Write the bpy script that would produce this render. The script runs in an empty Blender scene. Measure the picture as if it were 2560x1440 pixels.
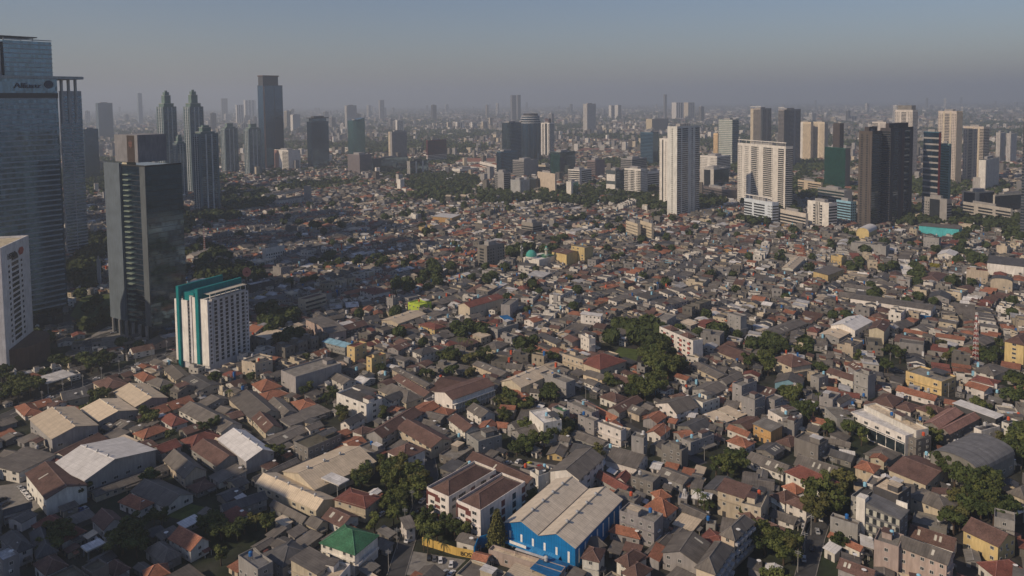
import bpy, math, random
import numpy as np
from mathutils import Vector, Matrix
PI = math.pi; R_ = math.radians
random.seed(7)
scene = bpy.context.scene
COL = scene.collection

# ---------------------------------------------------------------- camera
CAM_H = 180.0; F_PX = 1900.0; IW, IH = 2560.0, 1440.0
HZ = 250.0
PITCH = math.atan(F_PX / 28700.0); ROLL = math.atan2(280.0, 28700.0)
PPY = HZ + F_PX * math.tan(PITCH)
fw = Vector((0, math.cos(PITCH), -math.sin(PITCH))); up0 = Vector((0, math.sin(PITCH), math.cos(PITCH))); ri0 = Vector((1, 0, 0))
ri = ri0 * math.cos(ROLL) - up0 * math.sin(ROLL); upv = ri0 * math.sin(ROLL) + up0 * math.cos(ROLL)
cam_d = bpy.data.cameras.new("camera"); cam = bpy.data.objects.new("camera", cam_d); COL.objects.link(cam)
M = Matrix((( ri.x, upv.x, -fw.x, 0), (ri.y, upv.y, -fw.y, 0), (ri.z, upv.z, -fw.z, CAM_H), (0, 0, 0, 1)))
cam.matrix_world = M
cam_d.sensor_width = 36.0; cam_d.lens = 36.0 * F_PX / IW
cam_d.shift_y = (PPY - IH / 2) / IW
cam_d.clip_start = 1.0; cam_d.clip_end = 90000.0
scene.camera = cam

# ---------------------------------------------------------------- sky, sun, exposure
SUN_EL = R_(34); SUN_DIR = Vector((-0.87, -0.50, 0)).normalized()
to_sun = Vector((SUN_DIR.x * math.cos(SUN_EL), SUN_DIR.y * math.cos(SUN_EL), math.sin(SUN_EL)))
world = bpy.data.worlds.new("World"); scene.world = world; world.use_nodes = True
nt = world.node_tree; bg = nt.nodes["Background"]
sky = nt.nodes.new("ShaderNodeTexSky"); sky.sky_type = 'NISHITA'; sky.sun_disc = False
sky.sun_elevation = SUN_EL; sky.sun_rotation = math.atan2(to_sun.x, to_sun.y)
sky.altitude = 50; sky.air_density = 1.2; sky.dust_density = 0.8; sky.ozone_density = 2.0
tint_ = nt.nodes.new('ShaderNodeVectorMath'); tint_.operation = 'MULTIPLY'; tint_.inputs[1].default_value = (0.97, 0.99, 1.20)   # dusty city sky
nt.links.new(sky.outputs[0], tint_.inputs[0]); nt.links.new(tint_.outputs[0], bg.inputs[0]); bg.inputs[1].default_value = 0.075
sun_d = bpy.data.lights.new("sun", 'SUN'); sun_d.energy = 5.0; sun_d.angle = R_(0.6); sun_d.color = (1.0, 0.80, 0.58)
sun = bpy.data.objects.new("sun", sun_d); COL.objects.link(sun)
sun.rotation_euler = to_sun.to_track_quat('Z', 'Y').to_euler(); sun.location = (-300, -300, 400)
scene.view_settings.view_transform = 'Standard'; scene.view_settings.look = 'None'
scene.view_settings.gamma = 1.0; scene.view_settings.exposure = -0.34
scene.cycles.max_bounces = 5; scene.cycles.diffuse_bounces = 2; scene.cycles.glossy_bounces = 3
scene.cycles.volume_bounces = 1; scene.cycles.transparent_max_bounces = 4
scene.cycles.use_denoising = True

# ---------------------------------------------------------------- picture <-> world
def at(x, y, z=0.0):
    X, Y = x - 1280.0, PPY - y
    d = ri * X + upv * Y + fw * F_PX
    t = (z - CAM_H) / d.z
    return Vector((d.x * t, d.y * t, z))
def px(P):
    v = Vector((P[0], P[1], P[2] - CAM_H)); k = v.dot(fw)
    return (1280 + F_PX * v.dot(ri) / k, PPY - F_PX * v.dot(upv) / k)
def z_at(P, y):
    lo, hi = 0.0, 600.0
    for _ in range(40):
        m = (lo + hi) / 2
        if px((P.x, P.y, m))[1] > y: lo = m
        else: hi = m
    return lo
def len_to(P, d, x, mx=140.0):
    lo, hi = 0.0, mx
    s = 1 if px(P + d)[0] > px(P)[0] else -1
    for _ in range(30):
        m = (lo + hi) / 2
        if (px(P + d * m)[0] - x) * s < 0: lo = m
        else: hi = m
    return max(lo, 3.0)

# ---------------------------------------------------------------- materials
def mat(name, rough=0.85, metal=0.0, ior=None, spec=0.3):
    m = bpy.data.materials.new(name); m.use_nodes = True
    b = m.node_tree.nodes["Principled BSDF"]
    b.inputs["Roughness"].default_value = rough; b.inputs["Metallic"].default_value = metal
    b.inputs["Specular IOR Level"].default_value = spec
    return m, m.node_tree, b
def N(t, k, **kw):
    n = t.nodes.new(k)
    for a, v in kw.items(): setattr(n, a, v)
    return n
def noise(t, coord, scale, detail=3, rough=0.6):
    n = N(t, "ShaderNodeTexNoise"); n.inputs["Scale"].default_value = scale; n.inputs["Detail"].default_value = detail
    n.inputs["Roughness"].default_value = rough
    t.links.new(coord, n.inputs["Vector"]); return n.outputs["Fac"]
def remap(t, v, a, b, lo=0.3, hi=0.7):
    n = N(t, "ShaderNodeMapRange"); n.inputs["From Min"].default_value = lo; n.inputs["From Max"].default_value = hi
    n.inputs["To Min"].default_value = a; n.inputs["To Max"].default_value = b
    t.links.new(v, n.inputs["Value"]); return n.outputs[0]
def mul(t, c, f):
    n = N(t, "ShaderNodeVectorMath", operation='SCALE'); t.links.new(c, n.inputs[0]); t.links.new(f, n.inputs["Scale"]); return n.outputs[0]
def mth(t, op, a, b):
    n = N(t, "ShaderNodeMath", operation=op)
    for i, v in enumerate((a, b)):
        if isinstance(v, (int, float)): n.inputs[i].default_value = v
        else: t.links.new(v, n.inputs[i])
    return n.outputs[0]
def mixc(t, f, a, b):
    n = N(t, "ShaderNodeMix", data_type='RGBA'); t.links.new(f, n.inputs[0])
    for i, v in ((6, a), (7, b)):
        if isinstance(v, tuple): n.inputs[i].default_value = (*v[:3], 1)
        else: t.links.new(v, n.inputs[i])
    return n.outputs[2]
def base_color(t, attr=True, color=(0.5, 0.5, 0.5)):
    if attr:
        n = N(t, "ShaderNodeAttribute"); n.attribute_name = "tint"; return n.outputs["Color"]
    n = N(t, "ShaderNodeRGB"); n.outputs[0].default_value = (*color, 1); return n.outputs[0]

# every building mesh carries its own paint colour in the attribute "tint"
def wall_material():
    m, t, b = mat("weathered_wall", 0.9)
    c = base_color(t); g = N(t, "ShaderNodeNewGeometry").outputs["Position"]
    mp = N(t, "ShaderNodeMapping"); mp.inputs["Scale"].default_value = (1, 1, 0.18); t.links.new(g, mp.inputs[0])
    s = remap(t, noise(t, mp.outputs[0], 0.9, 4), 0.76, 1.08)
    s2 = remap(t, noise(t, g, 0.13, 3), 0.85, 1.1)
    o = mul(t, mul(t, c, s), s2); t.links.new(o, b.inputs["Base Color"]); return m
def sheet_material(nm="roof_sheets", amp=1.0):
    # corrugated sheets: joints every 1.1 m along the eave, rust and dirt streaks down the slope
    m, t, b = mat(nm, 0.7, spec=0.35); q1 = lambda v: 1 - (1 - v) * amp
    c = base_color(t); uv = N(t, "ShaderNodeUVMap").outputs[0]; g = N(t, "ShaderNodeNewGeometry").outputs["Position"]
    sx = N(t, "ShaderNodeSeparateXYZ"); t.links.new(uv, sx.inputs[0])
    fr = mth(t, 'FRACT', mth(t, 'MULTIPLY', sx.outputs[0], 0.9), 0.0)
    line = mth(t, 'LESS_THAN', fr, 0.2); seam = mth(t, 'SUBTRACT', 1.0, mth(t, 'MULTIPLY', line, 0.2))
    fr2 = mth(t, 'FRACT', mth(t, 'MULTIPLY', sx.outputs[1], 0.36), 0.0)
    lap = mth(t, 'SUBTRACT', 1.0, mth(t, 'MULTIPLY', mth(t, 'LESS_THAN', fr2, 0.12), 0.1))
    mp = N(t, "ShaderNodeMapping"); mp.inputs["Scale"].default_value = (1.0, 0.12, 1); t.links.new(uv, mp.inputs[0])
    streak = remap(t, noise(t, mp.outputs[0], 1.1, 5, 0.7), q1(0.66), q1(1.15))
    blot = remap(t, noise(t, g, 0.22, 4, 0.65), q1(0.74), q1(1.16))
    # single sheets replaced at different times
    cell = N(t, "ShaderNodeTexVoronoi"); mpp = N(t, "ShaderNodeMapping"); mpp.inputs["Scale"].default_value = (0.45, 0.18, 1); t.links.new(uv, mpp.inputs[0])
    t.links.new(mpp.outputs[0], cell.inputs["Vector"]); cell.inputs["Scale"].default_value = 1.0
    hs = N(t, "ShaderNodeSeparateColor"); t.links.new(cell.outputs["Color"], hs.inputs[0])
    patch = remap(t, hs.outputs[0], q1(0.86), q1(1.1), 0, 1)
    o = mul(t, mul(t, mul(t, mul(t, mul(t, c, seam), lap), streak), blot), patch)
    t.links.new(o, b.inputs["Base Color"]); return m
def tile_material():
    m, t, b = mat("roof_tiles", 0.85)
    c = base_color(t); uv = N(t, "ShaderNodeUVMap").outputs[0]; g = N(t, "ShaderNodeNewGeometry").outputs["Position"]
    sx = N(t, "ShaderNodeSeparateXYZ"); t.links.new(uv, sx.inputs[0])
    fr = mth(t, 'FRACT', mth(t, 'MULTIPLY', sx.outputs[1], 2.2), 0.0)
    row = mth(t, 'SUBTRACT', 1.0, mth(t, 'MULTIPLY', mth(t, 'LESS_THAN', fr, 0.25), 0.22))
    sp = remap(t, noise(t, g, 1.6, 4, 0.7), 0.6, 1.35)
    bl = remap(t, noise(t, g, 0.25, 3), 0.68, 1.15)
    moss = remap(t, noise(t, g, 0.5, 5, 0.7), 0, 0.6, 0.55, 0.75)
    o = mixc(t, moss, mul(t, mul(t, mul(t, c, row), sp), bl), (0.075, 0.065, 0.05))
    t.links.new(o, b.inputs["Base Color"]); return m
def concrete_material():
    m, t, b = mat("stained_concrete", 0.95)
    c = base_color(t); g = N(t, "ShaderNodeNewGeometry").outputs["Position"]
    a = remap(t, noise(t, g, 0.3, 6, 0.75), 0.5, 1.25); a2 = remap(t, noise(t, g, 1.7, 4, 0.7), 0.8, 1.15)
    t.links.new(mul(t, mul(t, c, a), a2), b.inputs["Base Color"]); return m
def glass_material(name, color, rough=0.08, spec=0.9, sx=1.5, sz=3.6, metal=0.0):
    m, t, b = mat(name, rough, spec=spec, metal=metal)
    co = N(t, "ShaderNodeNewGeometry").outputs["Position"]
    s = N(t, "ShaderNodeSeparateXYZ"); t.links.new(co, s.inputs[0])
    cb = N(t, "ShaderNodeCombineXYZ")
    for i, q in ((0, sx), (1, sx), (2, sz)):
        v = mth(t, 'FLOOR', mth(t, 'DIVIDE', s.outputs[i], q), 0.0); t.links.new(v, cb.inputs[i])
    wn = N(t, "ShaderNodeTexWhiteNoise", noise_dimensions='3D'); t.links.new(cb.outputs[0], wn.inputs["Vector"])
    k = remap(t, wn.outputs["Value"], 0.7, 1.35, 0, 1)
    c = base_color(t, False, color); t.links.new(mul(t, c, k), b.inputs["Base Color"])
    r2 = remap(t, wn.outputs["Value"], rough * 0.6, rough * 1.6, 0, 1); t.links.new(r2, b.inputs["Roughness"])
    return m
def plain(name, color, rough=0.8, metal=0.0, amp=0.15, scale=1.0):
    m, t, b = mat(name, rough, metal)
    g = N(t, "ShaderNodeNewGeometry").outputs["Position"]
    c = base_color(t, False, color); t.links.new(mul(t, c, remap(t, noise(t, g, scale, 4), 1 - amp, 1 + amp)), b.inputs["Base Color"]); return m
def foliage_material(name, dark, light):
    m, t, b = mat(name, 0.75, spec=0.15)
    g = N(t, "ShaderNodeNewGeometry").outputs["Position"]
    f = remap(t, noise(t, g, 0.35, 4, 0.7), 0, 1, 0.3, 0.7)
    oi = N(t, "ShaderNodeObjectInfo").outputs["Random"]
    f2 = remap(t, oi, 0.75, 1.25, 0, 1)
    wn = noise(t, g, 2.5, 2); f3 = remap(t, wn, 0.75, 1.3)
    c = mul(t, mul(t, mixc(t, f, dark, light), f2), f3)
    t.links.new(c, b.inputs["Base Color"])
    return m
def ground_material():
    m, t, b = mat("ground_dirt_and_asphalt", 0.95, spec=0.1)
    g = N(t, "ShaderNodeNewGeometry").outputs["Position"]
    f = remap(t, noise(t, g, 0.012, 5, 0.65), 0, 1, 0.42, 0.6)
    f2 = remap(t, noise(t, g, 0.15, 5, 0.7), 0.6, 1.4)
    c = mixc(t, f, (0.045, 0.043, 0.04), (0.024, 0.033, 0.018))
    far = remap(t, noise(t, g, 0.004, 6, 0.7), 0.7, 1.4)
    t.links.new(mul(t, mul(t, c, f2), far), b.inputs["Base Color"]); return m
WALL = wall_material(); SHEET = sheet_material(); CLEAN = sheet_material('clean_metal_sheets', .55); TILE = tile_material(); CONC = concrete_material()
PANE = glass_material("window_glass", (0.025, 0.03, 0.035), 0.12, 0.5, 0.7, 1.3)
GL_BLUE = glass_material("blue_curtain_glass", (0.06, 0.12, 0.19), 0.1, 0.5, metal=0.85)
GL_TEAL = glass_material("teal_curtain_glass", (0.08, 0.20, 0.20), 0.1, 0.5, metal=0.85)
GL_GREEN = glass_material("green_curtain_glass", (0.04, 0.18, 0.13), 0.12, 0.5, metal=0.8)
GL_DARK = glass_material("dark_curtain_glass", (0.11, 0.16, 0.20), 0.05, 0.5, metal=0.85)
GL_MIRROR = glass_material("mirror_glass", (0.11, 0.175, 0.235), 0.06, 0.5, metal=0.9)
GL_GREY = glass_material("grey_curtain_glass", (0.17, 0.26, 0.34), 0.13, 0.5, metal=0.85)
FRAME = plain("window_frame_paint", (0.5, 0.5, 0.48)); DARKMET = plain("dark_metal", (0.05, 0.05, 0.055), 0.5)
STEEL = plain("galvanised_steel", (0.4, 0.41, 0.42), 0.45, 0.3); WHITE = plain("white_paint", (0.72, 0.72, 0.7))
BARK = plain("bark", (0.07, 0.05, 0.035)); ASPHALT = plain("asphalt", (0.055, 0.055, 0.057), 0.9, 0, 0.3, 0.2)
PAVE = plain("pavement", (0.2, 0.19, 0.175), 0.9, 0, 0.25, 0.4); GRASS = plain("grass", (0.06, 0.085, 0.02), 0.95, 0, 0.4, 0.3)
FOL = [foliage_material("foliage_deep", (0.02, 0.034, 0.011), (0.08, 0.10, 0.032)),
       foliage_material("foliage_mid", (0.03, 0.046, 0.013), (0.125, 0.14, 0.042)),
       foliage_material("foliage_olive", (0.035, 0.045, 0.016), (0.15, 0.14, 0.046)),
       foliage_material("foliage_yellow", (0.16, 0.15, 0.02), (0.3, 0.26, 0.03))]
GROUND = ground_material()
CC = {  # paint colours
 'W': (0.62, 0.61, 0.60), 'C': (0.62, 0.52, 0.39), 'G': (0.155, 0.14, 0.125), 'D': (0.085, 0.085, 0.09), 'B': (0.135, 0.08, 0.067),
 'R': (0.19, 0.07, 0.055), 'O': (0.30, 0.13, 0.08), 'g': (0.05, 0.17, 0.09), 't': (0.0, 0.19, 0.20), 'b': (0.01, 0.13, 0.34),
 'k': (0.21, 0.198, 0.18), 'w': (0.70, 0.67, 0.62), 'c': (0.54, 0.47, 0.36), 'y': (0.58, 0.45, 0.22), 'v': (0.32, 0.31, 0.305),
 'p': (0.42, 0.34, 0.30), 'P': (0.30, 0.17, 0.14), 'L': (0.42, 0.55, 0.06), 'o': (0.48, 0.30, 0.13), 'a': (0.28, 0.50, 0.62), 'T': (0.08, 0.42, 0.45),
 'm': (0.13, 0.12, 0.09), 'K': (0.16, 0.16, 0.165)}
CN = {'W': 'white metal', 'C': 'cream metal', 'G': 'weathered grey', 'D': 'dark grey', 'B': 'dark brown', 'R': 'red brown', 'O': 'orange tiled', 'g': 'green',
      'b': 'blue', 'k': 'grey concrete', 'P': 'dusty pink', 'm': 'mossy concrete', 'L': 'lime green', 'T': 'turquoise', 'K': 'charcoal'}
WN = {'w': 'white', 'c': 'cream', 'y': 'yellow', 'v': 'light grey', 'k': 'bare concrete', 'p': 'pink', 'b': 'blue', 'L': 'lime green', 'o': 'orange yellow',
      'D': 'dark grey', 'T': 'turquoise', 'a': 'pale blue', 'P': 'dusty pink', 'B': 'brown', 'W': 'white', 'm': 'mossy', 'G': 'grey', 'C': 'cream', 'K': 'charcoal'}

# ---------------------------------------------------------------- mesh helpers
class MB:
    def __init__(s): s.v = []; s.f = []; s.mi = []; s.c = []; s.uv = []; s.mats = []
    def mat(s, m):
        if m not in s.mats: s.mats.append(m)
        return s.mats.index(m)
    def face(s, pts, m, col=(0.5, 0.5, 0.5), uv=None):
        n = len(s.v); s.v.extend(pts); s.f.append(tuple(range(n, n + len(pts)))); s.mi.append(s.mat(m)); s.c.append(col)
        if uv is None:
            p0 = Vector(pts[0]); e = Vector(pts[1]) - p0
            e = e.normalized() if e.length > 1e-6 else Vector((1, 0, 0))
            nn = e.cross(Vector(pts[2]) - p0); g = nn.normalized().cross(e) if nn.length > 1e-9 else Vector((0, 0, 1))
            uv = [((Vector(p) - p0).dot(e), (Vector(p) - p0).dot(g)) for p in pts]
        s.uv.extend(uv)
    def box(s, x0, y0, z0, x1, y1, z1, m, col=(0.5, 0.5, 0.5), bottom=False, top=True):
        a, b, c, d = (x0, y0), (x1, y0), (x1, y1), (x0, y1)
        for p, q in ((a, b), (b, c), (c, d), (d, a)):
            s.face([(*p, z0), (*q, z0), (*q, z1), (*p, z1)], m, col)
        if top: s.face([(x0, y0, z1), (x1, y0, z1), (x1, y1, z1), (x0, y1, z1)], m, col)
        if bottom: s.face([(x0, y1, z0), (x1, y1, z0), (x1, y0, z0), (x0, y0, z0)], m, col)
    def slab(s, pts, t, m, col, edge=None):
        # closed plate, its upper face given counter-clockwise, thickness t downwards
        lo = [(p[0], p[1], p[2] - t) for p in pts]; n = len(pts)
        s.face(pts, m, col); s.face(lo[::-1], m, col)
        for i in range(n):
            j = (i + 1) % n; s.face([lo[i], lo[j], pts[j], pts[i]], edge[0] if edge else m, edge[1] if edge else col)
    def prism(s, poly, z0, z1, m, col, cap=True):
        n = len(poly)
        for i in range(n):
            p, q = poly[i], poly[(i + 1) % n]; s.face([(*p, z0), (*q, z0), (*q, z1), (*p, z1)], m, col)
        if cap: s.face([(*p, z1) for p in poly], m, col)
    def cyl(s, x, y, z0, z1, r, m, col=(0.5, 0.5, 0.5), n=10, r2=None):
        r2 = r if r2 is None else r2
        a = [(x + r * math.cos(2 * PI * i / n), y + r * math.sin(2 * PI * i / n), z0) for i in range(n)]
        b = [(x + r2 * math.cos(2 * PI * i / n), y + r2 * math.sin(2 * PI * i / n), z1) for i in range(n)]
        for i in range(n): j = (i + 1) % n; s.face([a[i], a[j], b[j], b[i]], m, col)
        s.face(b, m, col)
    def beam(s, p, q, w, m, col=(0.5, 0.5, 0.5)):
        p, q = Vector(p), Vector(q); d = (q - p).normalized(); a = d.cross(Vector((0, 0, 1)))
        a = a.normalized() if a.length > 1e-3 else Vector((1, 0, 0)); b = d.cross(a); a *= w / 2; b *= w / 2
        P = [p + a + b, p - a + b, p - a - b, p + a - b]; Q = [v + (q - p) for v in P]
        for i in range(4): j = (i + 1) % 4; s.face([tuple(P[i]), tuple(P[j]), tuple(Q[j]), tuple(Q[i])], m, col)
        s.face([tuple(v) for v in Q], m, col)
    def mesh(s, name):
        me = bpy.data.meshes.new(name); me.from_pydata(s.v, [], s.f); nf = len(s.f)
        for m in s.mats: me.materials.append(m)
        me.polygons.foreach_set("material_index", s.mi)
        ln = np.array([len(f) for f in s.f]); col = np.repeat(np.array(s.c, float), ln, axis=0)
        a = me.color_attributes.new("tint", 'FLOAT_COLOR', 'CORNER'); a.data.foreach_set("color", np.hstack([col, np.ones((len(col), 1))]).ravel())
        u = me.uv_layers.new(name="UVMap"); u.data.foreach_set("uv", np.array(s.uv, float).ravel())
        return me
    def obj(s, name, parent=None):
        if not s.f: return None
        return link(s.mesh(name), name, parent)
def link(me, name, parent=None, loc=None, rz=None):
    o = bpy.data.objects.new(name, me); COL.objects.link(o)
    if parent: o.parent = parent
    if loc is not None: o.location = loc
    if rz is not None: o.rotation_euler = (0, 0, rz)
    return o
THINGS = []
def tag(o, label, cat, group=None):
    o["label"] = label; o["category"] = cat
    if group: o["group"] = group
    return o
def thing(name, label, cat, loc=(0, 0, 0), rz=0.0, group=None):
    o = bpy.data.objects.new(name, None); COL.objects.link(o); o.location = loc; o.rotation_euler = (0, 0, rz); o.empty_display_size = 1
    return tag(o, label, cat, group)
def big_mesh(name, V, F, mats, mi, colf):
    """V (n,3), F (m,4) quads, mi (m,), colf (m,3) -> one mesh"""
    me = bpy.data.meshes.new(name); nf = len(F)
    me.vertices.add(len(V)); me.vertices.foreach_set("co", np.asarray(V, np.float32).ravel())
    me.loops.add(nf * 4); me.loops.foreach_set("vertex_index", np.asarray(F, np.int32).ravel())
    me.polygons.add(nf); me.polygons.foreach_set("loop_start", np.arange(0, nf * 4, 4, dtype=np.int32))
    me.polygons.foreach_set("loop_total", np.full(nf, 4, np.int32))
    for m in mats: me.materials.append(m)
    me.polygons.foreach_set("material_index", np.asarray(mi, np.int32))
    a = me.color_attributes.new("tint", 'FLOAT_COLOR', 'CORNER')
    c = np.repeat(np.hstack([colf, np.ones((nf, 1))]), 4, axis=0); a.data.foreach_set("color", c.astype(np.float32).ravel())
    u = me.uv_layers.new(name="UVMap"); P = np.asarray(V, float)[np.asarray(F)]
    e = P[:, 1] - P[:, 0]; e /= np.maximum(np.linalg.norm(e, axis=1, keepdims=True), 1e-6)
    nn = np.cross(e, P[:, 2] - P[:, 0]); nn /= np.maximum(np.linalg.norm(nn, axis=1, keepdims=True), 1e-6); g = np.cross(nn, e)
    D = P - P[:, :1]; uv = np.stack([(D * e[:, None]).sum(2), (D * g[:, None]).sum(2)], 2); u.data.foreach_set("uv", uv.astype(np.float32).ravel())
    me.update(calc_edges=True); return me

# ground
g = MB(); S = 30000.0
g.face([(-S, -S, 0), (S, -S, 0), (S, S, 0), (-S, S, 0)], GROUND)
o = g.obj("ground"); o["kind"] = "structure"
# ---------------------------------------------------------------- occupied ground (1.5 m raster), used to keep houses out of each other
OX, OY, OC = -1100.0, 150.0, 1.5
occ = np.zeros((1500, 1700), bool)
def rect_cells(P, th, x0, y0, x1, y1, pad=0.0):
    c, s = math.cos(th), math.sin(th)
    xs = np.arange(x0 - pad, x1 + pad + 0.7, 1.0); ys = np.arange(y0 - pad, y1 + pad + 0.7, 1.0)
    X, Y = np.meshgrid(xs, ys)
    I = ((P[0] + X * c - Y * s - OX) / OC).astype(int); J = ((P[1] + X * s + Y * c - OY) / OC).astype(int)
    ok = (I >= 0) & (I < occ.shape[0]) & (J >= 0) & (J < occ.shape[1])
    return I[ok], J[ok]
def occupy(P, th, x0, y0, x1, y1, pad=0.0):
    i, j = rect_cells(P, th, x0, y0, x1, y1, pad); occ[i, j] = True
def is_free(P, th, x0, y0, x1, y1, pad=0.0, lim=0.0):
    i, j = rect_cells(P, th, x0, y0, x1, y1, pad)
    return len(i) > 0 and occ[i, j].mean() <= lim
def occupy_disc(x, y, r): occupy((x, y), 0, -r * 0.8, -r * 0.8, r * 0.8, r * 0.8)

# ---------------------------------------------------------------- towers
MESH_CACHE = {}
def strip_mesh(w, h, d, m, col, sill=None):
    k = (round(w, 2), round(h, 2), round(d, 2), m.name, col, sill)
    if k not in MESH_CACHE:
        b = MB(); b.box(0, -d, 0, w, 0, h, m, col)
        if sill: b.box(-0.1, -d - 0.15, -0.18, w + 0.1, 0, 0, WALL, sill)
        MESH_CACHE[k] = b.mesh("strip")
    return MESH_CACHE[k]
class Tower:
    def __init__(s, name, label, spec, th, base, cat="tower", fine=True, group=None, fh=3.3, bm=None, dmin=14, pad=3):
        xl, xf, xr, yb, yt = spec
        s.th = R_(th); s.P = at(xf, yb); u = Vector((math.cos(s.th), math.sin(s.th), 0)); v = Vector((-u.y, u.x, 0))
        s.u, s.v = u, v
        s.Lx = len_to(s.P, u, xr) if xr > xf + 1 else dmin; s.Ly = len_to(s.P, v, xl) if xl < xf - 1 else dmin
        s.H = z_at(s.P, yt); s.fh = fh; s.base = CC[base] if isinstance(base, str) else base; s.bm = bm or WALL
        s.root = thing(name, label, cat, (s.P.x, s.P.y, 0), s.th, group); s.body = MB(); s.body.box(0, 0, 0, s.Lx, s.Ly, s.H, s.bm, s.base)
        s.body.box(0, 0, s.H, s.Lx, 0.3, s.H + 1.2, WALL, s.base); s.body.box(0, 0.3, s.H, 0.3, s.Ly, s.H + 1.2, WALL, s.base)
        s.items = []; s.fine = fine; occupy(s.P, s.th, 0, 0, s.Lx, s.Ly, pad)
        s.boxes = []
    def it(s, name, face, a, b, z0, z1, d, m, col=(0.5, 0.5, 0.5), sill=None): s.items.append((name, face, a, b, z0, z1, d, m, col, sill))
    def face(s, face, segs, z0=0.0, z1=None, fh=None):
        L = s.Lx if face == 'r' else s.Ly; z1 = s.H if z1 is None else z1; fh = fh or s.fh
        tot = sum(g[0] for g in segs); a = 0.0
        for g in segs:
            w = g[0] / tot * L; k = g[1]; b = a + w; arg = g[2] if len(g) > 2 else None
            nf = max(1, int((z1 - z0 - 1.0) / fh))
            if k == 'b':
                for i in range(nf): s.it("window_band", face, a + 0.15, b - 0.15, z0 + i * fh + 0.28 * fh, z0 + i * fh + 0.85 * fh, 0.08, arg or PANE)
            elif k == 'h':   # light floor slabs over a glass wall
                for i in range(nf + 1): s.it("floor_band", face, a, b, z0 + i * fh, z0 + i * fh + 0.28 * fh, 0.35, WALL, CC[arg] if isinstance(arg, str) else (arg or CC['v']))
            elif k == 'B':
                for i in range(nf):
                    s.it("window_band", face, a + 0.1, b - 0.1, z0 + i * fh + 0.3, z0 + i * fh + 0.92 * fh, 0.06, PANE)
                    s.it("balcony", face, a, b, z0 + i * fh, z0 + i * fh + 0.34 * fh, 1.1, WALL, s.base)
            elif k == 'w':
                pitch = arg or 3.4; n = max(1, int(w / pitch)); pw = w / n
                for j in range(n):
                    for i in range(nf): s.it("window", face, a + j * pw + pw * 0.25, a + j * pw + pw * 0.75, z0 + i * fh + 0.32 * fh, z0 + i * fh + 0.78 * fh, 0.07, PANE)
            elif k == 'g': s.it("glass_strip", face, a + 0.1, b - 0.1, z0, z1 - 1, 0.1, arg or PANE)
            elif k == 'c': s.it("wall_panel", face, a, b, z0, z1, 0.14, WALL, CC[arg] if isinstance(arg, str) else arg)
            elif k == 'v':
                n = max(2, int(w / 2.6))
                for j in range(n): s.it("fin", face, a + w * (j + 0.25) / n, a + w * (j + 0.6) / n, z0, z1 + 0.8, 0.5, WALL, CC[arg] if isinstance(arg, str) else (arg or CC['w']))
            a = b
    def block(s, x0, y0, x1, y1, z0, z1, col='k', m=None, name="roof_block"):
        b = MB(); b.box(x0 * s.Lx, y0 * s.Ly, s.H + z0 if z0 < 500 else z0 - 1000, x1 * s.Lx, y1 * s.Ly, s.H + z1 if z1 < 500 else z1 - 1000, m or WALL, CC[col] if isinstance(col, str) else col, bottom=z0 > 0)
        if s.fine: b.obj(name, s.root)
        else: s.boxes.append(b)
    def mast(s, fx, fy, h, r=0.35):
        b = MB(); b.cyl(fx * s.Lx, fy * s.Ly, s.H, s.H + h, r, STEEL, n=5)
        if s.fine: b.obj("mast", s.root)
        else: s.boxes.append(b)
    def done(s):
        cnt = {}; rest = {}
        for (name, face, a, b, z0, z1, d, m, col, sill) in s.items:
            if s.fine:
                cnt[name] = cnt.get(name, 0) + 1
                if cnt[name] <= 99:
                    me = strip_mesh(b - a, z1 - z0, d, m, col, sill)
                    if face == 'r': link(me, name, s.root, (a, 0, z0), 0)
                    else: link(me, name, s.root, (0, b, z0), -PI / 2)
                    continue
                mb = rest.setdefault(name, MB())
            else: mb = s.body
            if face == 'r': mb.box(a, -d, z0, b, 0, z1, m, col)
            else: mb.box(-d, a, z0, 0, b, z1, m, col)
        for k, mb in rest.items():
            o = mb.obj(k, s.root); o["kind"] = "stuff"
        for bx in s.boxes:
            for f, mi, c in zip(bx.f, bx.mi, bx.c): s.body.face([bx.v[i] for i in f], bx.mats[mi], c)
        if s.fine: s.body.obj("wall", s.root)
        else:
            me = s.body.mesh(s.root.name); nm = s.root.name; pr = (s.root["label"], s.root["category"], s.root.get("group")); loc = s.root.location.copy()
            bpy.data.objects.remove(s.root); o = link(me, nm, None, loc, s.th); tag(o, *pr); s.root = o
        return s
def simple(name, label, spec, th, base, L, Rr, fh=3.4, fine=True, group=None, bm=None, crown=True, cat="tower", z0=0):
    t = Tower(name, label, spec, th, base, fine=fine, group=group, fh=fh, bm=bm, cat=cat)
    if L: t.face('l', L, z0)
    if Rr: t.face('r', Rr, z0)
    if crown: t.block(0.25, 0.3, 0.7, 0.75, 0, 4.5, 'v' if base != 'D' else 'D')
    return t
def text_mesh(txt, size, depth, m, name):
    cu = bpy.data.curves.new("lettering", 'FONT'); cu.body = txt; cu.size = size; cu.extrude = depth; cu.align_x = 'LEFT'
    ob = bpy.data.objects.new("lettering", cu); COL.objects.link(ob); dg = bpy.context.evaluated_depsgraph_get(); dg.update()
    me = bpy.data.meshes.new_from_object(ob.evaluated_get(dg)); bpy.data.objects.remove(ob); me.materials.clear(); me.materials.append(m); me.name = name
    return me

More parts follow.
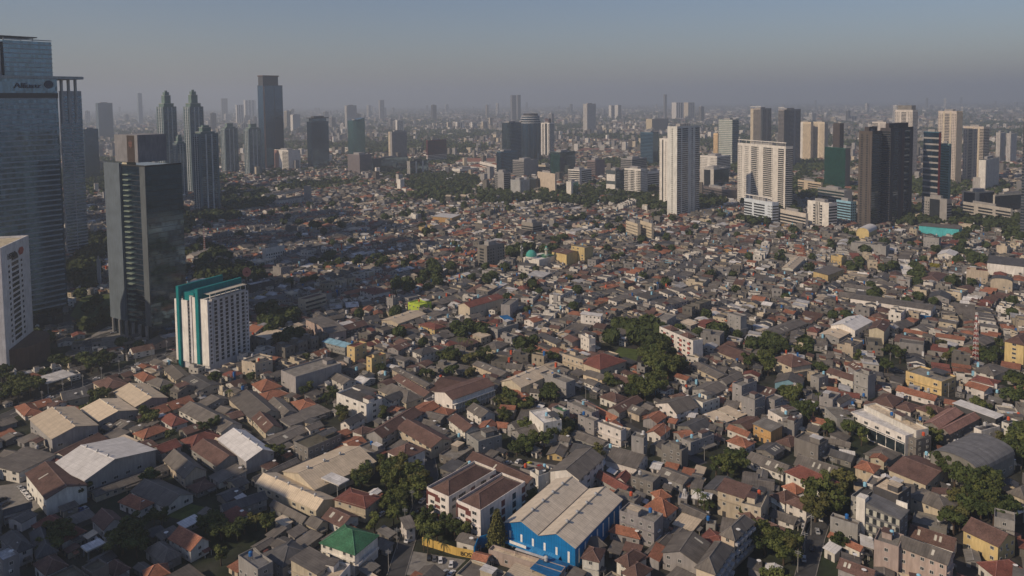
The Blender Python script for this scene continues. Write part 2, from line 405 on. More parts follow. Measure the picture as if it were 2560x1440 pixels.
# --- big glass tower at the left edge of the picture
def left_giant():
    th = R_(56); u = Vector((math.cos(th), math.sin(th), 0)); v = Vector((-u.y, u.x, 0))
    E = at(172, 806); Lx = 78.0; P = E - u * Lx; Ly = 46.0
    ztop = z_at(E, 194); zband = z_at(E, 229)
    r = thing("glass_tower", "huge blue grey glass office tower with overhanging roof slab, at the left edge", "tower", (P.x, P.y, 0), th)
    occupy(P, th, 0, 0, Lx, Ly, 6)
    b = MB(); b.box(0, 0, 14, Lx, Ly, ztop - 1.2, GL_GREY); b.box(3, 3, 0, Lx - 3, Ly - 3, 14, GL_DARK); b.obj("curtain_wall", r)
    fh = 4.1; n = int((zband - 16) / fh)
    for i in range(n):
        me = strip_mesh(Lx - 1.5, 1.1, 0.55, WALL, (0.29, 0.34, 0.39)); link(me, "floor_band", r, (0, 0, 16 + i * fh), 0)
        me = strip_mesh(Ly, 1.1, 0.5, WALL, (0.29, 0.34, 0.39)); link(me, "floor_band", r, (0, Ly, 16 + i * fh), -PI / 2)
    for k in range(5):
        link(strip_mesh(0.25, zband - 16, 0.12, GL_GREY, (0.1, 0.1, 0.1)), "mullion", r, (2 + k * Lx / 5, 0, 16), 0)
    o = MB(); o.box(-0.2, -0.4, zband - 5.5, Lx + 0.2, 0, zband - 1.2, DARKMET); o.obj("dark_band", r)
    o = MB(); o.box(-2, -2.4, ztop - 1.2, len_to(P, u, 233, 250), Ly + 2, ztop + 1.0, WALL, (0.30, 0.34, 0.36), bottom=True); o.obj("roof_slab", r)
    # upper block
    x1 = len_to(P, u, 170, 150); x0 = len_to(P, u, 54, 150); zt = z_at(P + u * x1, 105)
    o = MB(); o.box(x0, 5, ztop + 1, x1, Ly - 6, zt, GL_GREY)
    for i in range(8): o.box(x0 - 0.01, 5 - 0.5, ztop + 4 + i * 3.6, x1 + 0.01, 5, ztop + 4.8 + i * 3.6, WALL, (0.36, 0.40, 0.42))
    o.obj("upper_block", r)
    o = MB(); o.box(x0 - 26, 8, ztop + 1, x0 - 1, Ly - 10, zt - 1, WALL, (0.5, 0.52, 0.53))
    for i in range(9): o.box(x0 - 25 + i * 2.7, 7.4, ztop + 2, x0 - 24 + i * 2.7, 8, zt - 9, GL_DARK)
    for i in range(12): o.box(x0 - 27, 9 + i * 2.2, ztop + 2, x0 - 26, 9.8 + i * 2.2, zt - 9, GL_DARK)
    o.obj("finned_block", r)
    o = MB(); o.box(x0 - 8, 8, zt + 3.0, x1 - 9, Ly - 8, zt + 3.7, DARKMET, bottom=True)
    for q in (0, 1):
        for w in (0, 1): o.box(x0 + 2 + q * (x1 - x0 - 14), 10 + w * 20, zt, x0 + 2.6 + q * (x1 - x0 - 14), 10.6 + w * 20, zt + 3, STEEL)
    o.obj("roof_deck", r)
    for q in range(3):
        o = MB(); o.cyl(Lx + 6 + q * 7, 6 + q * 3, zband - 26, ztop - 1.2, 1.2, WALL, (0.42, 0.44, 0.45)); o.obj("column", r)
    me = text_mesh("Allianz", 8.2, 0.2, plain("dark_sign_blue", (0.012, 0.03, 0.09), 0.5), "sign")
    co = np.array([v.co[:] for v in me.vertices]); sg = link(me, "sign_lettering", r, (46, -0.95, ztop - 8.6)); sg.rotation_euler = (PI / 2, 0, 0)
    k_ = 19.5 / (co[:, 0].max() - co[:, 0].min()); sg.scale = (k_, 0.72, 1.0)
    o = MB(); cx, cz = Lx - 6.5, ztop - 5.6
    pts = [(cx + 3.2 * math.cos(a * PI / 12), -0.8, cz + 3.2 * math.sin(a * PI / 12)) for a in range(24)]
    o.face(pts, bpy.data.materials["dark_sign_blue"]); ip = [(cx + 2.4 * math.cos(a * PI / 12), -0.9, cz + 2.4 * math.sin(a * PI / 12)) for a in range(24)]
    o.face(ip, plain("dull_sign_grey", (0.05, 0.07, 0.10)))
    for dx, hh in ((-1.2, 2.2), (-0.1, 3.2), (1.0, 2.2)): o.box(cx + dx - 0.3, -1.05, cz - hh / 2, cx + dx + 0.35, -0.92, cz + hh / 2, bpy.data.materials["dark_sign_blue"])
    o.obj("emblem", r)
    # slab tower behind it
    t = Tower("slab_tower", "pale grey slab tower with fine horizontal bands, close behind the huge glass tower", (168, 170, 222, 640, 230), 56, (0.36, 0.38, 0.40), fh=3.8)
    t.face('r', [(1, 'b', GL_GREY), (0.06, 'c', (0.42, 0.43, 0.45)), (1, 'b', GL_GREY)]); t.done()
left_giant()

# --- white stone tower with arched window shaft, lower left
def stone_tower():
    P = at(18, 936); th = R_(104); u = Vector((math.cos(th), math.sin(th), 0))
    Lx = len_to(P, u, 86); 
    # the facade runs away to the right of the picture, so walk along u until x = 86
    best = min((abs(px(P + u * k)[0] - 86), k) for k in np.arange(10, 140, 0.5)); Lx = best[1]; Lx = min(Lx, 62)
    H = z_at(P, 626); Ly = 34
    c = (0.66, 0.65, 0.66)
    r = thing("stone_tower", "pale stone office tower with an arched window shaft and brown curved podium", "tower", (P.x, P.y, 0), th)
    occupy(P, th, 0, -22, Lx, Ly, 4)
    b = MB(); b.box(0, 0, 0, Lx, Ly, H, WALL, c); b.box(0, 0, H, Lx, 0.8, H + 1.6, WALL, c); b.box(0, 0.8, H, 0.8, Ly, H + 1.6, WALL, c)
    b.box(Lx - 0.8, 0.8, H, Lx, Ly, H + 1.6, WALL, c); b.obj("wall", r)
    o = MB(); o.face([(1, 1, H + 0.3), (Lx - 1, 1, H + 0.3), (Lx - 1, Ly, H + 0.3), (1, Ly, H + 0.3)], CONC, (0.5, 0.44, 0.32)); o.obj("roof", r)
    fh = 3.7; n = 15; z0 = 18
    for i in range(n):
        z = z0 + i * fh
        link(strip_mesh(Lx * 0.24, 2.3, 0.1, PANE, (0.5, 0.5, 0.5)), "window", r, (Lx * 0.34, 0, z), 0)
        for a in (0.22, 0.66):
            link(strip_mesh(Lx * 0.05, 1.7, 0.1, PANE, (0.5, 0.5, 0.5)), "window", r, (Lx * a, 0, z), 0)
    z = z0 + n * fh; o = MB(); cx, rr = Lx * 0.46, Lx * 0.12
    o.face([(cx + rr * math.cos(a * PI / 12), -0.1, z + rr * 0.85 * math.sin(a * PI / 12)) for a in range(13)], PANE); o.obj("arched_window", r)
    o = MB(); pts = [(Lx * 0.12, 0)] + [(Lx * 0.55 - Lx * 0.45 * math.cos(a * PI / 14), -16 * math.sin(a * PI / 14)) for a in range(0, 15)]
    o.prism([(p[0], p[1]) for p in pts[1:]], 0, 15, WALL, (0.12, 0.075, 0.06)); o.obj("curved_podium", r)
    red = plain("dull_red_enamel", (0.35, 0.07, 0.05)); blk = plain("black_enamel", (0.02, 0.02, 0.02))
    me = text_mesh("HSBC", 5.6, 0.12, blk, "sign"); s = link(me, "sign_lettering", r, (Lx * 0.20, -0.35, H - 8.6)); s.rotation_euler = (PI / 2, 0, 0)
    o = MB(); x, z, q = Lx * 0.68, H - 6.6, 2.6; w2 = plain("sign_white", (0.55, 0.5, 0.48))
    o.box(x - q, -0.25, z - q, x + q, -0.02, z + q, w2)
    y = -0.32
    for s1 in (-1, 1):
        o.face([(x, y, z), (x + s1 * q, y, z - q), (x + s1 * q, y, z + q)] if s1 > 0 else [(x, y, z), (x - q, y, z + q), (x - q, y, z - q)], red)
        o.face([(x + s1 * q, y, z - q), (x + s1 * q * 2, y, z), (x + s1 * q, y, z + q)] if s1 > 0 else [(x - q, y, z + q), (x - 2 * q, y, z), (x - q, y, z - q)], red)
    o.face([(x - q, y, z + q), (x, y, z), (x + q, y, z + q)], red)
    o.face([(x - q, y, z - q), (x + q, y, z - q), (x, y, z)], red)
    o.obj("emblem", r)
stone_tower()

# --- dark reflective tower
def dark_tower():
    t = Tower("mirror_tower", "dark mirror glass tower with grey end slab, green ledges and a boxy brown crown", (283, 381, 470, 856, 418), 57, (0.03, 0.03, 0.03), bm=GL_MIRROR, fh=4.0)
    H = t.H; L = t.Ly
    # left face, from the front corner backwards: grey pier, dark glass, ledge column, dark recess, big grey slab
    t.it("stone_slab", 'l', L * 0.60, L, 12, H + 2, 1.6, WALL, (0.12, 0.15, 0.18))
    t.it("stone_pier", 'l', 0, L * 0.13, 12, H, 0.5, WALL, (0.10, 0.115, 0.125))
    for i in range(int((H - 14) / 4.0)):
        t.it("green_ledge", 'l', L * 0.36, L * 0.50, 14 + i * 4.0, 14.7 + i * 4.0, 2.4, WALL, (0.20, 0.25, 0.20))
        if i % 1 == 0: t.it("floor_band", 'l', L * 0.13, L * 0.36, 14 + i * 4.0, 14.35 + i * 4.0, 0.25, DARKMET)
    for i in range(int((H - 14) / 4.0)): t.it("floor_band", 'r', 0, t.Lx, 14 + i * 4.0, 14.3 + i * 4.0, 0.18, DARKMET)
    for k in range(6):
        b = MB(); b.cyl(-1.5, 4 + k * (L - 8) / 5, 0, 12, 1.1, WALL, (0.25, 0.25, 0.25)); b.obj("column", t.root)
    hz = z_at(t.P + t.u * (t.Lx * 0.1), 338)
    b = MB(); b.box(t.Lx * 0.02, L * 0.18, H + 3, t.Lx * 0.80, L * 0.76, hz, WALL, (0.22, 0.22, 0.235), bottom=True); b.obj("crown_box", t.root)
    b = MB(); b.box(t.Lx * 0.02 - 0.2, L * 0.26, H + 3, t.Lx * 0.02, L * 0.44, hz - 0.4, WALL, (0.055, 0.043, 0.04)); b.obj("brown_sign_panel", t.root)
    b = MB(); red = plain("faded_red_enamel", (0.17, 0.09, 0.08)); yy, zz = L * 0.35, hz - 7; x = t.Lx * 0.02 - 0.35
    for k, (dy, dz, w, h) in enumerate(((-1.6, 0, 0.7, 4), (0, 0, 0.7, 6), (1.6, 0, 0.7, 4), (0, 0.9, 4.6, 0.7), (0, -1.2, 3.4, 0.6))): b.box(x - 0.02 * k, yy + dy - w / 2, zz + dz - h / 2, x + 0.1, yy + dy + w / 2, zz + dz + h / 2, red)
    b.obj("emblem", t.root)
    b = MB(); b.box(t.Lx * 0.05, L * 0.5, H, t.Lx * 0.3, L * 0.62, H + 3, WALL, (0.6, 0.55, 0.42)); b.obj("roof_block", t.root)
    t.done()
dark_tower()

# --- white and teal hotel
def hotel():
    P = at(526, 932); th = R_(62); u = Vector((math.cos(th), math.sin(th), 0)); v = Vector((-u.y, u.x, 0))
    Lx = len_to(P, u, 626); Ly = len_to(P, v, 447); H = z_at(P, 752)
    r = thing("hotel", "white hotel slab with two teal fins rising over its roof and rows of square windows", "hotel", (P.x, P.y, 0), th)
    occupy(P, th, 0, 0, Lx, Ly, 3); wc = (0.80, 0.77, 0.72); gc = (0.62, 0.61, 0.62)
    b = MB(); b.box(0, 0, 0, Lx, Ly * 0.36, H - 1, WALL, gc); b.box(2.5, Ly * 0.36, 0, Lx - 2, Ly * 0.64, H - 1, WALL, gc); b.box(0.0, Ly * 0.64, 0, Lx, Ly, H - 3, WALL, gc)
    b.box(-0.5, Ly * 0.5, 0, Lx * 0.9, Ly * 0.56, H + 1, WALL, gc)
    b.obj("wall", r)
    for y0, y1, z1 in ((-0.3, Ly * 0.22, H + 0.6), (Ly * 0.32, Ly * 0.46, H + 1), (Ly * 0.62, Ly * 0.825, H - 2), (Ly * 0.915, Ly * 1.03, H - 2)):
        o = MB(); o.box(-0.8, y0, 4.5, -0.02, y1, z1, WALL, wc); o.obj("white_end_wall", r)
    for y0, y1 in ((Ly * 0.225, Ly * 0.315), (Ly * 0.83, Ly * 0.91)):
        tz = H + 7.4
        o = MB(); o.box(-2.2, y0, 0, -0.03, y1, tz, WALL, CC['t']); o.box(-0.03, y0 + 0.3, H + 0.0, Lx + 1.0, y1 - 0.5, tz, WALL, CC['t']); o.obj("teal_fin", r)
    o = MB(); o.box(1.0, Ly * 0.47, H - 2.8, Lx - 2.2, Ly * 0.82, H + 3.2, WALL, CC['t']); o.obj('teal_parapet', r)
    fh = (H - 6) / 16.0; win = strip_mesh(2.3, 1.9, 0.07, PANE, (0.5, 0.5, 0.5), (0.62, 0.61, 0.6))
    for i in range(16):
        for j in range(6):
            link(win, "window", r, (Lx * (0.145 + j * 0.135), 0, 5 + i * fh + 0.9), 0)
    rest = MB()
    for i in range(16):
        for x in (Lx * 0.03, Lx * 0.93):
            rest.box(x, -0.07, 5.6 + i * fh, x + 1.3, 0, 6.9 + i * fh, PANE)
        rest.box(2.43, Ly * 0.38, 5.6 + i * fh, 2.5, Ly * 0.38 + 1.4, 6.9 + i * fh, PANE)
        rest.box(-0.08, Ly * 0.585, 5.6 + i * fh, 0, Ly * 0.585 + 1.2, 6.9 + i * fh, PANE)
    q = rest.obj("window", r); q["kind"] = "stuff"
    for i in range(17):
        link(strip_mesh(Lx * 0.8, 0.12, 0.05, WALL, (0.38, 0.38, 0.38)), "floor_joint", r, (Lx * 0.11, 0, 5 + i * fh + 0.45), 0)
    for x in (Lx * 0.1, Lx * 0.9): link(strip_mesh(0.9, H - 4, 0.45, WALL, (0.55, 0.55, 0.55)), "pier", r, (x, 0, 4), 0)
    o = MB(); o.box(Lx * 0.08, -0.5, H - 1, Lx * 0.93, 0.5, H + 0.6, WALL, (0.55, 0.53, 0.5)); o.obj("cornice", r)
    o = MB(); o.box(Lx * 0.06, 0.2, H + 3.4, Lx * 0.97, Ly * 0.2, H + 3.8, WALL, (0.5, 0.46, 0.38), bottom=True)
    for k in range(8): o.box(Lx * (0.07 + k * 0.125), 0.6, H - 0.9, Lx * (0.07 + k * 0.125) + 0.4, 1.0, H + 3.4, WALL, wc)
    o.obj("rooftop_pergola", r)
    o = MB(); o.box(0.5, Ly * 0.47, H + 1, Lx * 0.5, Ly * 0.6, H + 1.4, WALL, (0.45, 0.42, 0.36)); o.obj("roof", r)
hotel()

S_, B_, W_, G_ = (1, 's'), (2, 'b'), (2, 'w'), (1, 'g')
# --- twin pointed residences and their stepped neighbours (green grey, stepped crowns)
def stepped(label, spec, hs, th=58, fine=True, dark=False):
    xl, xf, xr, yb, ysh, ytop = spec
    base = (0.15, 0.20, 0.22); t = Tower("stepped_residence", label, (xl, xf, xr, yb, ysh), th, base, fine=fine, group="stepped green grey residential towers", fh=3.2)
    H = t.H; zt = z_at(t.P, ytop); gl = GL_DARK
    for f in ('l', 'r'):
        t.face(f, [(0.5, 's'), (1.1, 'b', gl), (0.35, 'c', (0.55, 0.58, 0.58)), (1.2, 'b', gl), (0.35, 'c', (0.55, 0.58, 0.58)), (1.1, 'b', gl), (0.5, 's')])
    d = zt - H; lv = [(0.13, 0.0, 0.22), (0.27, 0.22, 0.70), (0.34, 0.70, 0.90), (0.43, 0.90, 1.0)]
    for a, z0, z1 in lv[:hs]:
        t.block(a, a, 1 - a, 1 - a, d * z0, d * z1, (0.14, 0.21, 0.19)); 
        if z1 < 0.9: t.block(a - 0.02, a - 0.02, 1 - a + 0.02, 1 - a + 0.02, d * z1 - 0.4, d * z1 + 0.4, (0.42, 0.45, 0.43))
    t.done()
stepped("left twin of the two pointed stepped towers, rising behind the dark mirror tower", (399, 416, 449, 480, 268, 226), 4)
stepped("right twin of the two pointed stepped towers, just above the flat stepped tower", (466, 482, 516, 485, 268, 224), 4)
stepped("lighter stepped tower standing in front of the pointed twins, tall and narrow", (487, 505, 552, 530, 336, 312), 3, dark=True)
stepped("low stepped tower squeezed between the dark mirror tower and the pointed twins", (437, 447, 470, 500, 360, 336), 3, fine=False)
stepped("left of the two shorter stepped towers beyond the pointed twins", (555, 566, 598, 436, 322, 303), 2)
stepped("right of the two shorter stepped towers beside the tall dark bronze tower", (613, 625, 656, 442, 324, 304), 2)

# tall bronze tower
t = Tower("bronze_tower", "tallest dark bronze tower with one pinkish vertical stripe and a notched crown", (650, 664, 712, 426, 214), 52, (0.045, 0.055, 0.075), bm=GL_BLUE, fh=3.6)
t.face('r', [(0.5, 'c', (0.32, 0.19, 0.15)), (0.4, 's'), (3, 'b', GL_BLUE), (0.2, 'c', (0.06, 0.06, 0.07)), (3, 'b', GL_BLUE)]); t.face('l', [(1, 'b', GL_BLUE)])
zc = z_at(t.P, 191) - t.H; t.block(0.02, 0.06, 0.80, 0.9, 0, zc, (0.07, 0.075, 0.09)); t.block(0.0, 0.0, 0.84, 0.95, zc, zc + 3, (0.10, 0.06, 0.05)); t.done()

# name, label, (xl, xf, xr, ybase, ytop), angle, wall, left face, right face, floor height, fine, body material
TW = [
 ("office_tower", "dark blue green tower with pale corners under a flat crown, right of the bronze tower", (770, 782, 824, 424, 305), 50, (0.03, 0.05, 0.07), [(1, 'b', GL_BLUE)], [(1, 'b', GL_BLUE)], 3.8, 1, GL_BLUE),
 ("office_tower", "dark green tower with a slanted top, second right of the bronze tower", (871, 884, 914, 396, 302), 50, (0.02, 0.06, 0.06), [(1, 'b', GL_TEAL)], [(1, 'b', GL_TEAL)], 3.8, 1, GL_TEAL),
 ("office_block", "pale grey office slab with an even grid of windows and cream end strip", (972, 981, 1018, 405, 330), 50, 'v', [(1, 's'), (1, 'c', 'c')], [(1, 'w', 4.0)], 3.6, 1, None),
 ("office_block", "dark red office block with white stripes on its lower floors", (1066, 1070, 1117, 410, 352), 50, (0.16, 0.03, 0.035), [(1, 'b')], [(1, 'b')], 3.6, 1, None),
 ("office_block", "black glass block with four white vertical fins", (1018, 1026, 1072, 444, 404), 48, 'D', [(1, 'v')], [(1, 'g', GL_DARK), (0.3, 'c', 'w'), (1, 'g', GL_DARK), (0.3, 'c', 'w'), (1, 'g', GL_DARK)], 3.6, 1, None),
 ("office_block", "grey purple block with a speckled facade left of the long black glass block", (870, 900, 930, 438, 388), 48, (0.22, 0.19, 0.2), [(1, 'w', 3)], [(1, 'w', 3)], 3.0, 1, None),
 ("office_block", "long low black glass block between the speckled block and the white finned block", (930, 932, 1020, 440, 398), 46, (0.05, 0.06, 0.07), [], [(1, 'b', GL_DARK)], 4.2, 1, GL_DARK),
 ("office_block", "white block with brick red window columns beside the foot of the bronze tower", (687, 722, 752, 430, 377), 48, 'w', [(1, 'b'), (0.6, 'c', 'w'), (0.8, 'c', 'P')], [], 3.5, 1, None),
 ("apartment_tower", "narrow white ribbed tower far away between two dark towers", (863, 868, 893, 330, 264), 50, 'v', [(1, 'v')], [(1, 'v')], 3.5, 0, None),
 ("apartment_tower", "small tower with a bright white end wall right of the bronze tower", (727, 733, 752, 334, 287), 50, (0.3, 0.33, 0.36), [(1, 'c', 'w')], [], 3.5, 0, None),
 ("office_tower", "slim dark pointed tower standing alone on the hazy plain", (1078, 1082, 1092, 306, 263), 50, 'D', [], [], 3.5, 0, None),
 ("office_tower", "dark blue office tower joined to the left of the round topped tower", (1256, 1268, 1304, 424, 308), 48, (0.02, 0.04, 0.06), [(1, 'b', GL_DARK)], [(1, 'h', (0.10, 0.13, 0.16))], 3.8, 1, GL_DARK),
 ("hotel_tower", "pale tower with black vertical window stripes right of the round topped tower", (1353, 1374, 1386, 394, 308), 50, 'w', [(0.4, 'b'), (0.3, 's'), (0.6, 'g'), (0.3, 's'), (0.6, 'b'), (0.3, 's')], [(1, 'b', GL_BLUE)], 3.6, 1, None),
 ("office_block", "light grey striped office cube below the round topped tower", (1282, 1310, 1346, 447, 402), 48, 'v', [(1, 'b')], [], 3.9, 1, None),
 ("office_block", "dark green glass block with floor lines, right of the grey striped cube", (1375, 1400, 1438, 447, 382), 48, (0.03, 0.07, 0.06), [(1, 'b', GL_GREEN)], [(1, 'b', GL_DARK)], 3.8, 1, GL_DARK),
 ("office_block", "slim block with bright blue glass around a white ladder like strip", (1242, 1252, 1294, 440, 380), 48, (0.08, 0.16, 0.22), [(1, 'g', GL_BLUE)], [(0.3, 'b'), (1, 'b', GL_BLUE)], 3.6, 1, None),
 ("office_block", "small pale block with a striped corner below the blue ladder block", (1237, 1260, 1277, 484, 432), 48, 'v', [(2, 's'), (1, 'b')], [(1, 'b')], 3.8, 1, None),
 ("office_block", "eight sided looking white banded office block in the middle distance", (1420, 1449, 1479, 468, 426), 48, 'w', [(1, 'b')], [(0.2, 's'), (1, 'b')], 4.2, 1, None),
 ("apartment_tower", "white apartment block with saw tooth balconies left of the tall white twin slab", (1561, 1602, 1619, 492, 424), 46, 'w', [(1, 'B'), (1, 'w'), (1, 'B'), (0.7, 'w'), (1, 'B')], [(1, 'w')], 3.2, 1, None),
 ("office_block", "dark grey block with two big white panels on its left wall", (1515, 1540, 1563, 484, 428), 46, (0.07, 0.09, 0.10), [], [(1, 'b', GL_DARK)], 3.8, 1, None),
 ("office_tower", "blue glass tower with pale corner behind the tall white slab", (1601, 1632, 1646, 416, 332), 46, (0.05, 0.11, 0.17), [(0.95, 'b', GL_BLUE)], [(1, 'g', GL_BLUE)], 3.8, 1, None),
 ("apartment_tower", "low left wing of the tall white slab, with dark window slots", (1648, 1668, 1682, 516, 348), 45, 'w', [(0.3, 's'), (0.5, 'w'), (0.5, 's'), (0.4, 'g'), (0.6, 's'), (0.3, 'w')], [], 3.2, 1, None),
 ("apartment_tower", "tallest white apartment slab in the right half, bright left wall with a window ladder", (1668, 1692, 1748, 540, 318), 45, (0.66, 0.66, 0.62), [(1.2, 's'), (0.8, 'w'), (1.2, 's')], [(1.1, 'b'), (0.3, 's'), (1.6, 'b'), (1.0, 's'), (0.3, 'b'), (0.7, 's'), (1.3, 'b')], 3.2, 1, None),
 ("apartment_tower", "wide white apartment slab behind the pale blue hospital, with many balcony columns", (1843, 1962, 1980, 530, 368), 20, (0.66, 0.63, 0.58), [(0.3, 's'), (1.0, 'B'), (0.9, 's'), (0.3, 'w'), (1.5, 'B'), (0.8, 's'), (0.4, 'w'), (1.1, 'B'), (0.5, 's'), (0.8, 'w'), (0.5, 's'), (0.9, 'w')], [(1, 'b', GL_BLUE)], 3.2, 1, None),
 ("hospital", "pale blue and white hospital with dark window rows in front of the wide white slab", (1860, 1930, 1946, 562, 508), 24, (0.62, 0.68, 0.74), [(0.5, 'w', 2.4), (0.3, 's'), (1.2, 'b'), (0.2, 's'), (0.9, 'b')], [(1, 'b')], 3.9, 1, None),
 ("office_block", "cream block with a recessed dark window column, right of the pale blue hospital", (2018, 2071, 2092, 572, 510), 24, 'w', [(1.2, 's'), (0.4, 'B'), (0.9, 'v', 'D'), (0.4, 'B'), (1.1, 's')], [(1, 'b')], 3.9, 1, None),
 ("office_block", "small sky blue block between the cream block and the dark twin towers", (2090, 2126, 2140, 556, 506), 24, 'a', [(1, 'b')], [(1, 'w')], 3.9, 1, None),
 ("apartment_tower", "left half of the pair of almost black towers", (2143, 2176, 2200, 566, 330), 40, (0.105, 0.09, 0.08), [(1, 'v', (0.12, 0.10, 0.09)), (0.5, 'b'), (0.8, 's'), (0.6, 'b'), (0.5, 's')], [(1, 'b', GL_DARK)], 3.2, 1, None),
 ("apartment_tower", "right half of the pair of almost black towers", (2196, 2222, 2278, 560, 322), 40, (0.06, 0.055, 0.06), [(1, 'b', GL_DARK)], [(0.6, 's'), (1, 'b', GL_DARK), (0.6, 's'), (0.5, 'c', (0.10, 0.06, 0.055)), (1, 'b', GL_DARK), (0.7, 's')], 3.2, 1, None),
 ("office_tower", "dark green glass tower left of the almost black pair", (2060, 2112, 2124, 478, 372), 20, (0.02, 0.09, 0.075), [(1, 'b', GL_GREEN)], [(1, 'c', 'D')], 3.9, 1, GL_GREEN),
 ("office_block", "grey podium block under the dark green tower", (2044, 2110, 2130, 510, 478), 22, 'v', [(1, 'b', GL_TEAL)], [], 5.0, 1, None),
 ("office_tower", "blue glass tower with white floor lines and a thin red edge stripe", (2304, 2342, 2347, 548, 332), 22, (0.04, 0.12, 0.18), [(1, 'h', 'v')], [(1, 'c', (0.24, 0.03, 0.03))], 9.0, 1, GL_BLUE),
 ("office_tower", "grey green glass tower against the right side of the red edged blue tower", (2346, 2368, 2374, 542, 361), 22, (0.16, 0.26, 0.26), [(1, 'b', GL_TEAL)], [], 3.8, 1, None),
 ("apartment_tower", "left one of two tall beige ribbed towers at the right, the taller", (2341, 2386, 2402, 462, 279), 24, (0.56, 0.49, 0.43), [(1.2, 'w'), (0.4, 'c', 'c'), (1.2, 'b'), (0.4, 'c', 'c'), (1.2, 'w')], [(1, 'v', 'c')], 3.2, 1, None),
 ("apartment_tower", "right one of two tall beige ribbed towers at the right, the shorter", (2405, 2455, 2470, 458, 318), 24, (0.56, 0.49, 0.43), [(1, 'b'), (0.4, 'c', 'c'), (1, 'w'), (0.4, 'c', 'c'), (1, 'b'), (0.4, 'c', 'c'), (1, 'w')], [(1, 'b')], 3.2, 1, None),
 ("apartment_tower", "white gridded tower with a grey top rising behind the almost black pair", (2234, 2278, 2291, 440, 276), 24, (0.60, 0.55, 0.50), [(1, 'w'), (0.3, 's'), (1, 'b'), (0.3, 's'), (1, 'w')], [(1, 'w')], 3.2, 1, None),
 ("apartment_tower", "lower white gridded tower behind the left almost black tower", (2178, 2212, 2228, 420, 306), 24, (0.60, 0.55, 0.50), [(1, 'w'), (0.3, 's'), (1, 'b')], [(1, 'w')], 3.2, 0, None),
 ("office_block", "dark block with a white diamond pattern screen near the right edge", (2445, 2462, 2496, 482, 400), 45, (0.05, 0.055, 0.06), [(1, 'c', 'w')], [(1, 'v', 'w')], 3.6, 1, None),
 ("office_block", "broad cream framed office block with dark glass, left end of the long pair", (2404, 2440, 2484, 528, 482), 24, 'c', [(0.25, 's'), (1.8, 'g'), (0.3, 's')], [(0.6, 's'), (3, 'g')], 4.2, 1, None),
 ("office_block", "long dark glass block with pale roof line at the right edge", (2484, 2486, 2580, 535, 489), 20, (0.45, 0.42, 0.36), [], [(1, 'g')], 4.2, 1, None),
 ("office_block", "low striped cream block in front of the broad framed block", (2400, 2526, 2530, 560, 524), 14, (0.45, 0.42, 0.38), [(1, 'b'), (0.2, 's'), (1, 'b'), (0.3, 's'), (1, 'b')], [], 4.4, 1, None),
 ("apartment_tower", "left one of two brown grey towers far behind the wide white slab", (1875, 1900, 1927, 402, 272), 45, (0.32, 0.28, 0.25), [(1, 'b'), (0.4, 'c', 'c')], [(0.5, 'c', 'c'), (1, 'b'), (0.4, 's'), (1, 'b')], 3.3, 1, None),
 ("apartment_tower", "right one of two brown grey towers far behind the wide white slab", (1944, 1958, 2000, 420, 275), 45, (0.27, 0.25, 0.25), [(1, 'b')], [(1, 'v', 'k'), (1, 'b'), (0.4, 's'), (1, 'b')], 3.3, 1, None),
 ("apartment_tower", "left one of the sunlit cream pair with a shadow across it", (1998, 2026, 2032, 404, 306), 30, (0.66, 0.55, 0.40), [(1, 'w'), (0.4, 'c', 'w')], [], 3.2, 1, None),
 ("apartment_tower", "right one of the sunlit cream pair, left of the dark green tower", (2031, 2060, 2069, 404, 306), 30, (0.66, 0.57, 0.44), [(1, 'w'), (0.3, 's'), (1, 'w')], [(1, 'w')], 3.2, 1, None),
 ("office_tower", "green grey glass tower with white floor slabs between the white slabs", (1796, 1830, 1846, 416, 300), 35, (0.22, 0.27, 0.25), [(1, 'h', 'w')], [(1, 'b', GL_BLUE)], 5.0, 1, None),
 ("apartment_block", "white block with a grid of balconies behind the dark glass block, lit from the left", (1750, 1792, 1826, 452, 392), 40, 'w', [(1, 'w', 3), (0.3, 's'), (1, 'w', 3)], [(1, 'b')], 3.6, 1, None),
 ("office_block", "dark blue glass block with white piers right of the tallest white slab", (1750, 1784, 1822, 476, 424), 45, (0.5, 0.48, 0.44), [(0.5, 's'), (1, 'g'), (0.6, 's')], [(1, 'g', GL_BLUE)], 3.8, 1, None),
 ("apartment_tower", "narrow golden block beside the green grey tower with floor slabs", (1783, 1794, 1800, 406, 334), 40, (0.72, 0.52, 0.30), [(1, 'w')], [], 3.2, 0, None),
 ("office_tower", "dim slate tower seen edge on at the right border", (2549, 2560, 2610, 600, 236), 40, (0.10, 0.10, 0.12), [(1, 'b', GL_DARK)], [(1, 'b', GL_DARK)], 3.6, 1, None),
 ("office_tower", "blue slate tower with rounded look right of the huge glass tower", (208, 216, 251, 452, 324), 52, (0.045, 0.075, 0.11), [], [(1, 'b', GL_BLUE)], 3.8, 1, GL_BLUE),
 ("office_tower", "broad hazy blue tower standing alone above the brown crown box", (243, 249, 285, 352, 258), 52, (0.10, 0.14, 0.18), [], [(1, 'b', GL_BLUE)], 3.8, 0, None),
 ("office_tower", "thin pale blue tower far in the haze left of the pointed twins", (345, 348, 358, 312, 233), 50, (0.2, 0.25, 0.3), [], [], 3.8, 0, None),
 ("apartment_tower", "pale ribbed tower pair far away above the middle of the plain, left half", (1458, 1468, 1490, 338, 260), 40, 'v', [(1, 'v')], [(1, 'v')], 3.4, 0, None),
 ("apartment_tower", "two toned tower far away, first right of the pale ribbed one", (1522, 1528, 1536, 300, 264), 40, 'w', [], [(1, 'g')], 3.4, 0, None),
 ("apartment_tower", "two toned tower far away, second right of the pale ribbed one", (1537, 1545, 1553, 300, 263), 40, 'w', [], [(1, 'g')], 3.4, 0, None),
